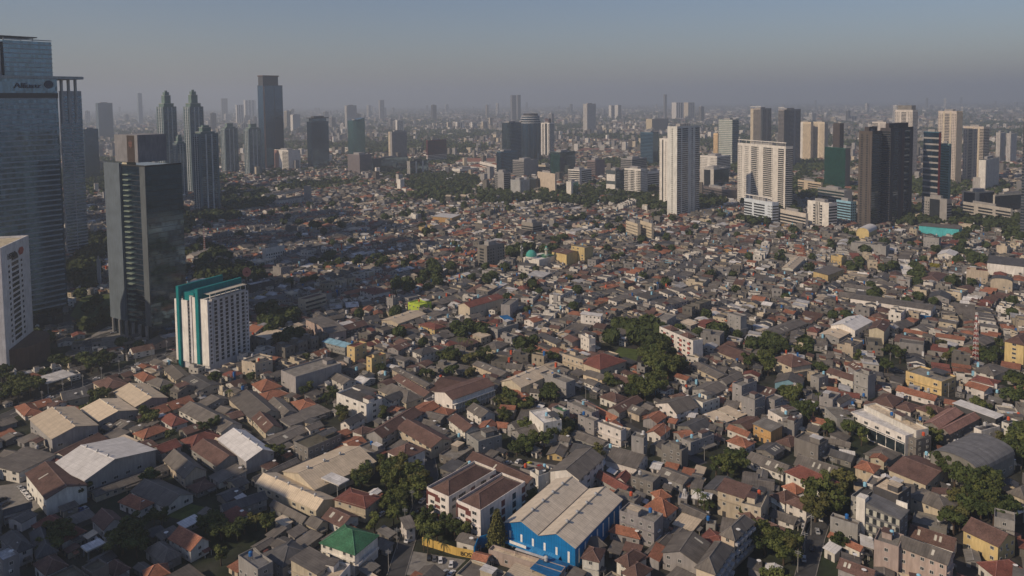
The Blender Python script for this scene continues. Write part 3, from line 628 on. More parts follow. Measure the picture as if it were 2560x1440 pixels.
 ("office_block", "cream block with a big blank side behind the blue glass tower", (1615, 1630, 1672, 330, 298), 40, (0.55, 0.47, 0.32), [], [(1, 'c', 'G')], 3.4, 0, None),
 ("office_block", "white striped low block left of the grey striped cube", (1200, 1241, 1243, 438, 414), 20, 'w', [(1, 'b')], [], 4.5, 1, None),
 ("office_block", "white banded hospital like block under the long orange roof", (1130, 1150, 1196, 441, 424), 45, 'w', [(1, 'w')], [(1, 'b')], 4.2, 1, None),
 ("office_block", "brown grey slab with blank wall behind the octagonal white block", (1468, 1488, 1512, 448, 402), 46, (0.24, 0.19, 0.19), [(1, 'b')], [], 3.9, 1, None),
 ("office_block", "grey banded office block behind the saw tooth apartment block", (1552, 1580, 1617, 440, 398), 46, 'v', [(1, 'b')], [(1, 'b')], 4.2, 1, None),
 ("office_block", "white banded block squeezed left of the tall white slab", (1616, 1618, 1650, 478, 430), 40, 'w', [], [(1, 'b')], 4.2, 1, None),
 ("office_block", "low cream stacked block in front of the dark green octagon block", (1344, 1364, 1384, 440, 414), 46, 'c', [(1, 'b')], [(1, 'b')], 3.6, 1, None),
 ("office_block", "blank cream wedge wall with a slim pylon below the green glass block", (1344, 1388, 1392, 488, 436), 30, (0.55, 0.47, 0.38), [], [], 3.6, 1, None),
 ("office_block", "dark rounded block left of the blank cream wedge", (1322, 1340, 1372, 482, 448), 46, (0.05, 0.07, 0.09), [(1, 'g')], [(1, 'g')], 3.6, 1, None),
 ("office_block", "grey blue block with vertical glass ribs, lower middle of the office cluster", (1277, 1300, 1324, 492, 452), 46, (0.28, 0.32, 0.34), [(1, 'v')], [(1, 'v')], 3.6, 1, None),
 ("office_block", "small white stair tower block in front of the octagonal block", (1416, 1428, 1446, 495, 456), 46, 'w', [], [(0.7, 's'), (2, 'g', GL_TEAL)], 3.6, 1, None),
 ("office_block", "long dark low block in front of the tall white slab, right side", (1750, 1820, 1842, 500, 478), 20, (0.14, 0.12, 0.12), [(1, 'b')], [], 4.5, 1, None),
 ("office_block", "tan banded block among trees below the sunlit cream pair", (1994, 2052, 2056, 488, 458), 20, (0.55, 0.46, 0.34), [(1, 'b'), (0.3, 's'), (0.5, 'b')], [], 4.0, 1, None),
 ("office_block", "low block with cut corner roofs left of the cream recessed block", (1946, 2014, 2020, 574, 536), 20, (0.55, 0.5, 0.44), [(1, 'b')], [], 4.2, 1, None),
 ("office_block", "white block with dark bands under the blue and red edged tower", (2306, 2366, 2378, 556, 500), 24, 'v', [(0.6, 's'), (0.9, 'g'), (0.6, 'w')], [(1, 'b')], 3.9, 1, None),
 ("apartment_tower", "grey tower in the haze at the right, left one of a close pair", (2488, 2498, 2512, 410, 332), 40, (0.3, 0.29, 0.29), [(1, 'v')], [(1, 'v')], 3.4, 0, None),
 ("apartment_tower", "grey tower in the haze at the right, right one of a close pair", (2514, 2524, 2540, 414, 334), 40, (0.27, 0.26, 0.27), [(1, 'v')], [(1, 'v')], 3.4, 0, None),
 ("office_block", "grey flat block with roof clutter left of the mosque", (1194, 1218, 1262, 668, 618), 45, 'k', [(0.7, 's'), (1, 'b'), (0.5, 's')], [(1, 'w'), (0.3, 's'), (1, 'w')], 3.3, 1, None),
 ("office_block", "half built concrete frame with open floors above the mosque", (1304, 1332, 1356, 584, 560), 45, (0.3, 0.28, 0.25), [(1, 'b')], [(1, 'b')], 3.2, 1, None),
 ("apartment_block", "left one of the two cream villas with arched windows under the tallest white slab", (1565, 1594, 1602, 600, 562), 20, 'c', [(1, 'w', 3)], [], 3.6, 1, None),
 ("apartment_block", "right one of the two cream villas with arched windows under the tallest white slab", (1600, 1629, 1634, 602, 561), 20, 'c', [(1, 'w', 3)], [], 3.6, 1, None),
 ("office_block", "white louvred block in the dense quarter left of the dome building", (656, 665, 712, 652, 624), 55, 'w', [(1, 's')], [(1, 'w', 3)], 4.0, 1, None),
 ("office_block", "grey apartment row below the huge glass tower with a pale end wall", (172, 244, 252, 716, 652), 15, (0.34, 0.35, 0.36), [(1, 'b')], [], 3.5, 1, None),
]
for (nm, lb, sp, th, base, L, Rr, fh, fine, bm) in TW:
    t = simple(nm, lb, sp, th, base, L, Rr, fh, bool(fine), None, bm, cat="tower" if "tower" in nm else "building")
    if nm == "hotel_tower": t.block(0.3, 0.25, 0.8, 0.7, 0, 14, (0.12, 0.09, 0.1))
    if "almost black" in lb: t.block(0.05, 0.3, 0.9, 0.62, 0, z_at(t.P, 318 if "left half" in lb else 309) - t.H, (0.07, 0.06, 0.06))
    if "tallest white" in lb:
        for k in range(10): t.mast(0.05 + 0.1 * k, 0.1, 4 + (k % 3), 0.25)
    if "wide white" in lb:
        b = MB(); z = t.H + 6
        for y in np.linspace(0.02, 0.98, 7): b.box(1, y * t.Ly, t.H, 1.6, y * t.Ly + 0.6, z, WALL, CC['w'])
        b.box(0.8, 0, z, 2.0, t.Ly, z + 1.2, WALL, CC['w'], bottom=True); b.obj("roof_beam", t.root)
    if "two big white" in lb:
        b = MB(); b.box(-0.4, 2, t.H * 0.55, 0, t.Ly - 2, t.H * 0.85, WALL, CC['w']); b.obj("white_panel", t.root)
        b = MB(); b.box(-0.4, 2, t.H * 0.08, 0, t.Ly - 1, t.H * 0.40, WALL, CC['w']); b.obj("white_panel", t.root)
    if "dark red" in lb:
        for k in range(5):
            b = MB(); b.box(-0.5, -0.5, 6 + k * 4.2, t.Lx, 0, 7.8 + k * 4.2, WALL, CC['w']); b.box(-0.5, 0, 6 + k * 4.2, 0, t.Ly, 7.8 + k * 4.2, WALL, CC['w']); b.obj("white_stripe", t.root)
    if "flat crown" in lb: t.block(0.1, 0.1, 0.9, 0.9, 0, 9, (0.28, 0.33, 0.36), GL_GREY); t.block(-0.02, -0.02, 1.02, 1.02, 9, 11.5, (0.05, 0.06, 0.07)); t.block(0.2, 0.2, 0.8, 0.8, 11.5, 15, 'D')
    if "slanted top" in lb:
        b = MB(); H = t.H; b.face([(0, 0, H), (t.Lx, 0, H), (t.Lx, 0, H + 9)], GL_TEAL); b.face([(0, 0, H), (t.Lx, 0, H + 9), (t.Lx, t.Ly, H + 9), (0, t.Ly, H)], GL_TEAL); b.obj("slanted_screen", t.root)
    if "grey top" in lb: t.block(0.1, 0.1, 0.9, 0.9, 0, 11, 'k')
    t.done()
# round topped tower
def round_tower():
    P = at(1328, 408); zt = z_at(P, 300); r_ = 22
    c = P + Vector((0, r_, 0)); rad = len_to(c, Vector((1, 0, 0)), 1352)
    r = thing("round_tower", "round blue glass tower with pale rings under a stepped drum top and masts", "tower", (c.x, c.y, 0)); occupy_disc(c.x, c.y, rad)
    b = MB(); b.cyl(0, 0, 0, zt, rad, GL_BLUE, n=28); b.obj("curtain_wall", r)
    for k in range(14):
        a = k * PI / 7; b = MB(); b.box(rad * math.cos(a) - 0.5, rad * math.sin(a) - 0.5, 0, rad * math.cos(a) + 0.5, rad * math.sin(a) + 0.5, zt, DARKMET); b.obj("rib", r)
    for k, z in enumerate((zt - 9, zt - 3, zt + 4)):
        b = MB(); b.cyl(0, 0, z, z + 1.8, rad + 0.6, WALL, (0.6, 0.6, 0.6), n=28); b.obj("pale_ring", r)
    b = MB(); b.cyl(0, 0, zt, zt + 10, rad * 0.92, GL_BLUE, n=28); b.cyl(0, 0, zt + 10, zt + 12, rad * 0.95, WALL, (0.5, 0.5, 0.5), n=28); b.cyl(0, 0, zt + 12, zt + 18, rad * 0.75, DARKMET, n=28); b.obj("drum_top", r)
    for k in range(6):
        b = MB(); b.cyl(-8 + k * 3.4, (k % 3) * 3 - 3, zt + 18, zt + 22 + (k * 7 % 5), 0.3, STEEL, n=5); b.obj("mast", r)
round_tower()
# long orange roofs by the hospital block, and the glass arcade roof

# towers just outside the picture: they throw the long afternoon shadows that cross the left of the view
for k, (x, y, w, d, H) in enumerate(((-530, 640, 70, 62, 320), (-625, 755, 74, 74, 350), (-715, 880, 74, 76, 350), (-815, 1010, 76, 76, 350), (-490, 560, 44, 44, 200), (-370, 128, 90, 56, 176), (-930, 1160, 76, 70, 330))):
    r = thing("office_tower", "office tower outside the left border, number %s from the camera, known by its shadow" % ("one two three four five six seven".split()[k]), "tower", (x, y, 0), R_(57))
    b = MB(); b.box(0, 0, 0, w, d, H, GL_BLUE); b.obj("curtain_wall", r)
    b = MB()
    for i in range(int(H / 4)): b.box(-.3, -.3, i * 4, w + .3, 0, i * 4 + 1, WALL, CC['v']); b.box(-.3, 0, i * 4, 0, d, i * 4 + 1, WALL, CC['v'])
    b.obj("floor_band", r)
# ---------------------------------------------------------------- traced buildings (eave corners read off the photo, in windows of it)
REG = {'Z': (0, 0, 1), 'A': (0, 900, 4), 'B': (0, 1120, 4.5), 'D': (520, 900, 4.5), 'E': (520, 1120, 4.5), 'F': (1000, 1120, 4.267), 'G': (1500, 1120, 4.5), 'H': (2000, 1120, 4.5),
       'I': (1960, 880, 4.235), 'J': (1040, 880, 4.235), 'K': (1500, 780, 4.2357), 'L': (600, 620, 4.5), 'M': (1100, 560, 4.2357), 'N': (1960, 540, 4.0), 'Q': (440, 400, 3.6)}
# region type L F R height rise ridge roof wall frac name
TR = """
A g 670 990 848 1198 1555 895 9 4 l W v .6 big white metal warehouse
A g 300 585 520 785 960 635 8 3 l C v .5 tan warehouse
A g 810 488 985 612 1352 487 7 3 l C v .5
A g 1140 315 1355 464 1665 368 7 3 l C v .5
A c 370 180 460 242 765 150 7 1 l W w .5 petrol station canopy
A g 262 1130 465 1385 850 1235 8 2.6 l B w .5 brown roofed hall
A h 935 220 1060 300 1280 235 6 3 r B c .5
A h 1345 150 1440 215 1575 185 5 2.5 r O w .5
A h 155 465 250 555 340 480 4 2 r O w .5
A g 315 425 390 475 520 430 4 2 r O v .5
A g 600 320 640 410 870 330 6 2.5 r D c .5
A h 1470 215 1600 270 1765 240 5 2.5 r G v .5
A g 1640 90 1760 200 1900 150 5 2 l G c .5
A g 1815 190 2005 300 2150 215 6 1.5 l D c .5
A h 1600 580 1720 660 1850 600 5 3 l R w .5
A g 1790 495 2210 720 2430 650 5 3 l G w .45
A g 1640 995 1850 1175 2060 1100 7 4 l G c .5
A g 1915 880 2170 1050 2480 1005 6 3 l B v .5
D g 115 885 430 1130 735 1020 7 3 l W v .42 white metal shed
A g 885 1310 960 1360 1690 1090 4 1 r G c .5
B g 1480 480 1870 665 2150 510 5 3 l G w .5
B h 1345 600 1570 690 1740 625 5 3 r O w .5
B g 1040 790 1170 910 1370 800 6 3 l B w .5
B h 370 870 700 1055 1010 960 5 4 r R w .5
B h 10 1000 180 1180 390 1130 8 3 r D w .5
B h 340 950 420 1230 640 1150 6 3 r D v .5
B f -80 1190 30 1290 190 1190 10 1 r W v .5
B g 1905 1010 2145 1145 2425 1080 7 3 l O w .4
B h 1640 1140 1840 1290 2090 1230 5 3 r G v .5
B h 1480 1420 1640 1480 1900 1400 6 3 r O w .5
B h 1170 1340 1290 1430 1440 1340 5 3 r B w .5
B g 0 720 40 750 350 660 6 1.5 r D w .5
B c 920 1110 975 1175 1190 1080 4 1 r W w .5
B h 390 1300 520 1420 770 1330 6 3 r B w .5
D h 500 270 600 350 790 270 6 4 l O w .5
D f 778 140 985 205 1500 50 11 1 r k v .5 long grey flat roofed hall
D g 235 430 495 670 835 600 5 3 l G c .35
D g 680 465 850 620 980 560 5 2 l G v .6
D h 500 400 640 460 900 370 4 2 r O w .5
D h 940 470 1040 560 1210 490 4 2 l O v .5
D g 500 650 650 810 860 780 6 3 l B c .55
D g 650 880 750 965 1130 790 4 1.5 r G v .5
D g 1090 745 1150 790 1295 735 5 1.5 r G w .5
D f 965 935 1125 1010 1500 850 7 1 r m k .5 mossy flat roofed block
D g 790 1275 1200 1450 1880 1140 6 3.5 r C c .5 long cream metal warehouse
E g 550 385 1215 690 1410 555 6 3 l C c .65
E h 1425 570 1770 670 1905 530 9 1.5 r R c .5
E c 1270 345 1470 430 1605 370 8 1 r W w .5
E g 1290 780 1500 880 1760 800 5 2.5 l B w .5
E h 1270 1060 1650 1190 1880 970 9 4 l g w .5 green hipped house
E h 640 1180 840 1330 1180 1200 8 3 r D v .5
E s 935 1275 1225 1410 1400 1260 10 1 r G c .5
E f 340 1230 560 1390 730 1300 10 1 r K v .5
E g 60 670 200 725 660 565 7 2 r D v .5
E s 150 770 270 830 445 735 5 1 r R w .5
E g 1105 840 1220 900 1390 850 5 2 l G c .5
E g 700 640 1060 830 1150 790 4 1.5 l G v .5
E g 210 370 330 440 430 370 4 1.5 r G c .5
E g 500 340 540 375 1020 150 4 1.5 r G c .5
E f 1240 1440 1420 1540 1600 1330 8 1 r C w .5
F p 355 400 520 545 1025 250 12.5 3 r B w .5 left one of the two white and maroon flats
F p 608 575 858 690 1335 380 12.5 3 r B w .5 right one of the two white and maroon flats
F g 712 120 1330 405 1400 290 7 2.5 l B w .5
F f 1365 270 1475 320 1650 255 8 1 r m w .5
F g 1590 250 1910 330 2170 100 10 3 r G w .45
F g 2070 285 2380 465 2440 400 6 1.5 l R v .5
F g 2310 310 2400 360 2460 290 6 2 r R w .5
F h 1950 1155 2120 1205 2180 1080 9 2 l B w .5
F f 595 1365 985 1510 1140 1350 5 1 l G c .5
F s 10 770 70 860 145 810 6 1 r G w .5
F f 945 1105 1725 1345 1760 1285 4 .6 l C p .5
F h 2305 1200 2440 1260 2600 1140 7 2.5 r B w .5
G h -300 1080 -180 1150 60 1090 6 3 r G v .5
G g 650 290 930 400 1010 310 6 1.5 l G v .5
G h 490 670 740 770 880 680 6 5 r O w .5
G h 590 500 660 570 790 540 5 2.5 l O w .5
G f 220 725 608 865 760 780 10 1 l k v .5
G h 110 930 440 1010 560 960 5 2 r O v .5
G h 180 1270 310 1340 520 1220 6 3 r B w .5
G h 200 1440 420 1480 570 1360 6 3 r B w .5
G g 690 1190 1090 1290 1230 1070 9 3 r G v .5
G h 1350 980 1510 1030 1730 830 12 3 r G c .5 upper grey townhouse row
G h 1080 1340 1290 1410 1490 1120 12 3 r G c .5 lower grey townhouse row
G s 1325 468 1620 560 1720 470 11 1.5 l B c .5
G f 1610 600 1810 700 1900 510 9 1 r k c .5
G h 1545 745 1690 800 1830 740 7 3 r B w .5
G g 1730 870 2110 1040 2200 960 6 2.5 l B c .5
G h 2090 262 2530 460 2625 360 8 3 l R w .5 white villa under a red hipped roof
G g 1645 130 2060 290 2125 190 5 2.5 l G w .5
G g 2190 180 2670 335 2770 245 6 3 l G c .5
G h 2060 430 2200 510 2335 490 5 2.5 l O w .5
G h 1900 540 2080 620 2250 560 7 3 l B w .5
G h 2095 605 2320 700 2400 640 8 2 l B w .5
G g 880 680 1150 800 1180 720 4 1 l G c .5
G g 510 1200 580 1230 820 990 4 1 r G v .5
G s 610 1250 660 1265 740 1120 4 1 r O v .5
H s 740 650 1125 790 1210 690 14 1.5 r K K .5 grey hotel block with curtained windows
H f 790 460 1105 555 1250 450 14 .5 r C D .5
H h 1230 540 1640 710 1800 620 9 3 l G c .5
I b 1580 1080 2065 1290 2440 1090 9 5 r K k .5 big dark vaulted hall
I g 1060 1270 1500 1400 1790 1240 6 3 l B c .5
H g 1840 915 2230 1100 2350 960 8 3 l B y .5 yellow villa with two storeys
H g 1115 1100 1650 1300 1720 1180 11 2 l G p .5 pinkish grey row house
H f 830 1060 1110 1140 1170 1000 11 1 r k p .5
H g 1230 980 1720 1140 1800 1050 6 3 l B w .5
H c 2120 605 2420 755 2500 660 6 1 l W w .5
H h 1990 1290 2200 1440 2560 1400 6 3 l R w .5
H g 430 1340 800 1480 840 1370 7 2 l B v .5
H g 325 990 670 1150 690 1095 6 1 l O w .5
H s 275 1120 390 1180 470 1150 4 1 l W w .5
H f 340 790 650 890 690 850 7 1 l G v .5
H f 580 550 690 600 850 480 10 1 l D v .5
H h 2350 490 2520 570 2700 480 6 3 r G c .5
I f 845 575 1400 850 1480 800 12 .8 l C w .5
I f 705 650 1285 905 1400 850 10 .8 l W w .5 long white modern office with dark glass
I f 1290 910 1400 950 1560 905 9 .8 r k k .5
I g 1500 740 1640 800 1890 640 9 2 r P k .5
I g 1670 800 1750 860 2070 690 9 2 r P k .5
I g 1190 400 1590 510 1625 475 5 2 l O w .5
I h 960 510 1150 580 1260 490 6 3 r B w .5
I h 1400 590 1640 680 1720 610 6 3 l B c .5
I h 1200 570 1340 630 1440 570 5 2 r B w .5
I g 845 560 1250 700 1330 680 6 2 l B w .5
I f 1290 215 1670 330 1760 250 8 1 l k y .5 long yellow flat roofed school
I g 515 520 590 545 710 480 8 1.5 r G w .5
I f 375 480 515 520 600 450 8 1 r k v .5
I f 740 215 890 265 970 240 14 1 r k v .5
I g 680 130 780 200 930 240 10 2 l B v .5
I g 450 210 730 300 770 260 7 2 l B w .5
I f 240 270 370 290 470 260 8 1 r k v .5
I f 430 600 560 720 700 680 8 1 r k v .5
I f 0 690 110 790 200 690 7 1 r G v .5
I g 430 940 690 1000 740 980 4 1.5 l G v .5
I h 830 1090 1090 1160 1240 1070 4 2 l G v .5
I s 1795 540 2240 700 2295 665 9 .5 l W D .5
I f 1995 820 2090 850 2290 800 8 1 r D w .5
I f 2290 760 2380 780 2480 740 9 1 r k w .5
I g 1920 350 2120 410 2160 360 7 1.5 l O w .5
I h 1980 290 2220 350 2260 300 6 2 l R w .5
I h 2050 170 2220 250 2390 180 7 3 r G w .5
N h 2235 1235 2400 1290 2560 1210 15 3 r B y .5 tall yellow house at the right border
J g 245 400 385 500 825 345 9 2.5 r B w .4 brown roofed row with an open gallery
J g 935 295 1110 372 1450 222 8 3 r C c .5 cream metal gable hall
J f 1310 235 1590 340 1700 310 9 1 l k v .5
J g 920 380 1120 540 1240 490 5 2 l O w .5
J g 540 600 690 690 825 640 7 2.5 l G w .5
J g 350 710 520 840 610 760 7 2.5 l B w .5
J f 550 870 660 965 910 890 8 1 r k v .5
J g 1040 820 1130 900 1310 840 8 2.5 r G v .5
J g 960 770 1060 810 1240 740 8 2.5 r G v .5
J f 1200 640 1350 770 1505 700 12 1 l W w .5
J f 1440 600 1560 650 1620 620 9 1 r g v .5
J f 1600 540 1860 660 1890 610 7 1 l k v .5
J g 1780 560 2100 720 2140 690 5 1.5 l O w .5
J f 1715 680 1885 750 1930 720 9 1 l k v .5
J f 1920 755 2170 850 2220 820 8 1 l k w .5
J f 2280 900 2410 930 2500 900 10 1 r k v .5
J g 1640 880 1950 1000 2040 945 5 1.5 l G v .5
J g -200 800 160 1010 370 925 8 3 l B c .5
D h 1990 1040 2200 1110 2440 1000 8 3 r B w .5 white villa under a brown hipped roof
D f 1445 385 1780 515 2020 465 10 1 l D w .5 white block with a dark flat roof
D g 1515 690 1590 730 1760 640 7 2 r D w .5
D g 1840 790 1960 870 2400 600 8 3 r B v .5
D h 1640 790 1730 830 1850 770 6 1.5 r B w .5
D g 1360 190 1520 270 1650 220 7 2 l G w .5
D h 1910 330 2230 480 2430 420 5 4 l G c .5
D g 1960 420 2050 470 2210 400 7 2 r D w .5
D g 2080 200 2430 410 2520 360 5 2 l B v .5
D g 2070 100 2450 300 2520 270 7 1 l G c .5
D f 450 30 530 60 725 10 9 1 r k c .5
J h 1750 80 1950 180 2220 90 7 4.5 r R c .5 mansion with a wide red hipped roof
J f 1550 30 1770 100 1830 50 8 1 l k c .5
J g 2060 270 2380 380 2420 330 5 2 l B w .5
J g 2050 590 2150 640 2400 510 6 2 r B v .5
J h 1950 470 2120 530 2200 470 6 3 r B w .5
J g 1770 230 1970 290 2010 240 7 1.5 l G C .5
J g 600 130 900 250 930 190 6 1.5 l G c .5
K f 630 165 985 318 1070 290 14 1 l k w .5 white four storey block with maroon balconies
K g 1210 400 1520 530 1660 460 5 3 l B c .5
K h 1830 490 2030 580 2200 530 8 4.5 r B c .5 house with a broad brown pyramid roof
K g 960 560 1240 700 1330 650 5 1.5 l G c .5
K g 1030 790 1190 880 1350 800 6 2.5 r G v .5
K g 1260 720 1340 760 1520 680 7 2 r G v .5
K f 1480 910 1640 950 1750 900 11 1 r k v .5
K f 1415 760 1500 800 1660 740 11 1 r k v .5
K f 1750 920 1850 950 1940 910 9 1 r k v .5
K s 1625 1180 1810 1260 1940 1220 8 1 l k o .5 orange yellow row house
K f 1745 1060 1930 1140 2140 1100 8 1 r k w .5
K f 900 1340 960 1400 1210 1310 6 1 r k v .5
K g 1350 1230 1560 1310 1600 1280 6 1.5 l O w .5
K h 1350 1360 1540 1430 1660 1380 6 2 l O w .5
K g 540 1240 640 1310 740 1230 6 2 r O w .5
K g 780 1270 880 1340 970 1290 5 1.5 r O v .5
K g 470 1120 600 1170 700 1100 6 2 r O v .5
K g 40 190 150 260 290 220 7 3 r G c .5
K g 1740 190 1880 240 2190 120 5 2 r G c .5
K s 900 100 960 140 1040 110 5 1 r C v .5
K g 1050 110 1150 180 1370 140 5 2 l R w .5
K f 1350 20 1490 60 1540 40 15 1 l k v .5
L f 655 575 730 592 970 525 12 .6 r B c .5 three storey school slab with a brown flat roof
L g 740 800 1000 960 1140 890 9 2 r G p .4 pink gabled hall
L g 1150 890 1200 925 1430 860 9 3 r B D .5
L g 1650 790 1780 850 2090 740 6 2 r C c .5
L h 2010 860 2190 915 2290 870 7 2 l R y .5
L f 1230 1100 1290 1130 1425 1075 11 1 r R y .5 upper yellow apartment house
L f 1440 1230 1480 1255 1640 1200 10 1 r R y .5 lower yellow apartment house
L h 1920 1160 2040 1200 2230 1150 9 2.5 r D w .5
L g 1690 1110 1780 1150 1920 1090 7 2 r B v .5
L f 90 1250 165 1310 365 1230 9 1 r k c .5
L s 125 1020 255 1050 510 940 6 1 r C v .5
L g 120 600 180 630 520 540 6 1.5 r G v .5
L f 80 400 120 425 390 370 10 1 r W D .5
L h 110 760 200 800 650 690 5 2 r B v .5
L s 930 1050 1180 1115 1250 1090 6 1 l a v .5
L f 1890 620 2020 655 2140 615 7 1 l L L .5 lime green villa
L h 1350 470 1510 520 1720 490 8 2 l R w .5
L g 1390 680 1450 710 1500 665 5 1.5 r O w .5
L f 370 210 460 230 560 210 12 1 r k v .5
L f 1640 560 1720 580 1810 560 8 1 r k v .5
M g 190 850 315 880 670 780 11 2.5 r R c .5 cream apartment house with a red roof
M g 1185 290 1340 320 1480 290 12 2 l B y .5 golden apartment slab beside the mosque
M f 1390 235 1530 260 1590 235 17 1 l k y .5
M c 620 980 690 1030 760 1000 9 1 l b w .5
M f 540 1090 610 1130 830 1060 7 1 r k v .5
M s 1490 950 1700 975 1740 960 11 .6 l W w .5 house with a tall blank white wall
M f 660 850 740 870 830 800 11 1 r k v .5
M f 1310 790 1420 810 1500 780 7 1 l k v .5
M g 1030 1180 1230 1270 1310 1240 6 1.5 l D c .5
M h 480 1280 600 1330 740 1260 6 2 r G c .5
M g 940 1310 1170 1400 1240 1370 5 1.5 l O w .5
M f 1490 1180 1580 1230 1610 1200 11 1 l k w .5
M g 1310 1200 1400 1250 1500 1220 8 1.5 l B v .5
N s 1350 95 1750 130 1765 105 12 1 l G T .5 long turquoise walled hall
N f 670 270 1020 310 1050 290 12 1 l k v .5
N b 740 150 850 170 930 130 10 6 r W y .5 vaulted hall with a yellow front
N g 2020 480 2400 505 2440 440 12 4 l D w .5 long white building with a dark pitched roof
N f 1825 540 2040 560 2070 540 12 1 l R c .5
N b 2065 640 2285 665 2310 640 11 3 r D c .5
N s 310 560 440 590 600 530 9 1.5 r G y .5
N f 470 400 575 420 605 405 11 1 l k y .5
N g 665 820 1470 940 1490 885 7 1.5 l G w .5 very long grey shed with a low roof
N g 600 700 930 745 945 720 6 1.5 l G v .5
N g 740 640 1090 700 1110 670 6 1.5 l G w .5
N g 470 1090 710 1140 880 1050 8 3 r W w .5 bright white metal hall
N g 370 1170 550 1220 740 1120 7 1.5 r C v .5
N h 245 1130 330 1160 360 1130 7 2 r R p .5
N g 855 1120 1000 1150 1060 1070 10 2 r B c .5
N f 540 1280 690 1320 790 1260 7 1 r G c .5
N g 1200 1150 1420 1190 1440 1175 6 1.5 l O w .5
N g 1520 1200 1800 1240 1815 1215 6 1.5 l O w .5
N g 1110 1240 1380 1290 1410 1220 7 2 l B v .5
N h 1420 600 1540 650 1630 580 7 3 l B w .5
N g 1570 360 1700 400 1740 360 9 3 r W w .5
N g 1460 790 1650 830 1670 780 8 3 r D v .5
N f 1395 215 1550 230 1565 215 14 1 l k v .5
N f 1180 975 1465 1015 1475 995 2 .4 l b b .5
N g 0 500 90 530 210 420 8 2 r C w .5
M g 865 1020 990 1040 1090 1010 8 2 r O w .5
N f 2140 290 2230 310 2260 290 9 1 l k c .5
Q c 130 1095 145 1105 275 1070 8 1 r W w .5
Q f 115 700 135 715 255 690 9 1 r C v .5
Q g 130 850 160 865 390 800 8 3 r C w .5
Q g 1635 180 1650 185 1700 175 8 2 r G v .5
Q g 790 310 800 315 1130 262 10 2 r G w .5
Q g 915 355 930 362 1225 320 10 2 r G w .5
Q s 2345 500 2480 520 2560 490 9 1 r W o .5 low building with a yellow rim and white roof
Z g 1100 407 1240 422 1246 404 12 5 l O w .5
Z h 1180 395 1240 404 1262 392 12 5 l O w .5
Z g 1396 366 1470 378 1480 368 8 3 l O c .5
Q g 880 985 905 1000 1050 950 8 1 r k v .5
""".strip().split("\n")
HOUSES = []   # things whose labels are written at the end
WIN_CACHE = {}
def window_mesh(w=1.3, h=1.4, fr=FRAME):
    k = (w, h, fr.name)
    if k not in WIN_CACHE:
        b = MB(); t = 0.12; d = 0.09
        b.box(-w / 2, -d, 0, -w / 2 + t, 0, h, fr); b.box(w / 2 - t, -d, 0, w / 2, 0, h, fr)
        b.box(-w / 2 + t, -d, 0, w / 2 - t, 0, t, fr); b.box(-w / 2 + t, -d, h - t, w / 2 - t, 0, h, fr)
        b.box(-0.04, -d, t, 0.04, -0.02, h - t, fr)
        b.face([(-w / 2 + t, -0.03, t), (w / 2 - t, -0.03, t), (w / 2 - t, -0.03, h - t), (-w / 2 + t, -0.03, h - t)], PANE)
        WIN_CACHE[k] = b.mesh("window")
    return WIN_CACHE[k]
TANKS = {}
def tank_mesh(c):
    if c not in TANKS:
        b = MB(); m = plain("tank_plastic_%d" % len(TANKS), c, 0.5)
        for dx, dy in ((-.5, -.5), (.5, -.5), (.5, .5), (-.5, .5)): b.box(dx - .06, dy - .06, 0, dx + .06, dy + .06, 1.5, DARKMET)
        b.cyl(0, 0, 1.5, 3.0, 0.75, m, n=12); b.cyl(0, 0, 3.0, 3.35, 0.75, m, n=12, r2=0.25); TANKS[c] = b.mesh("water_tank")
    return TANKS[c]
TC = [(0.5, 0.09, 0.04), (0.02, 0.12, 0.35), (0.45, 0.45, 0.45), (0.25, 0.5, 0.65)]
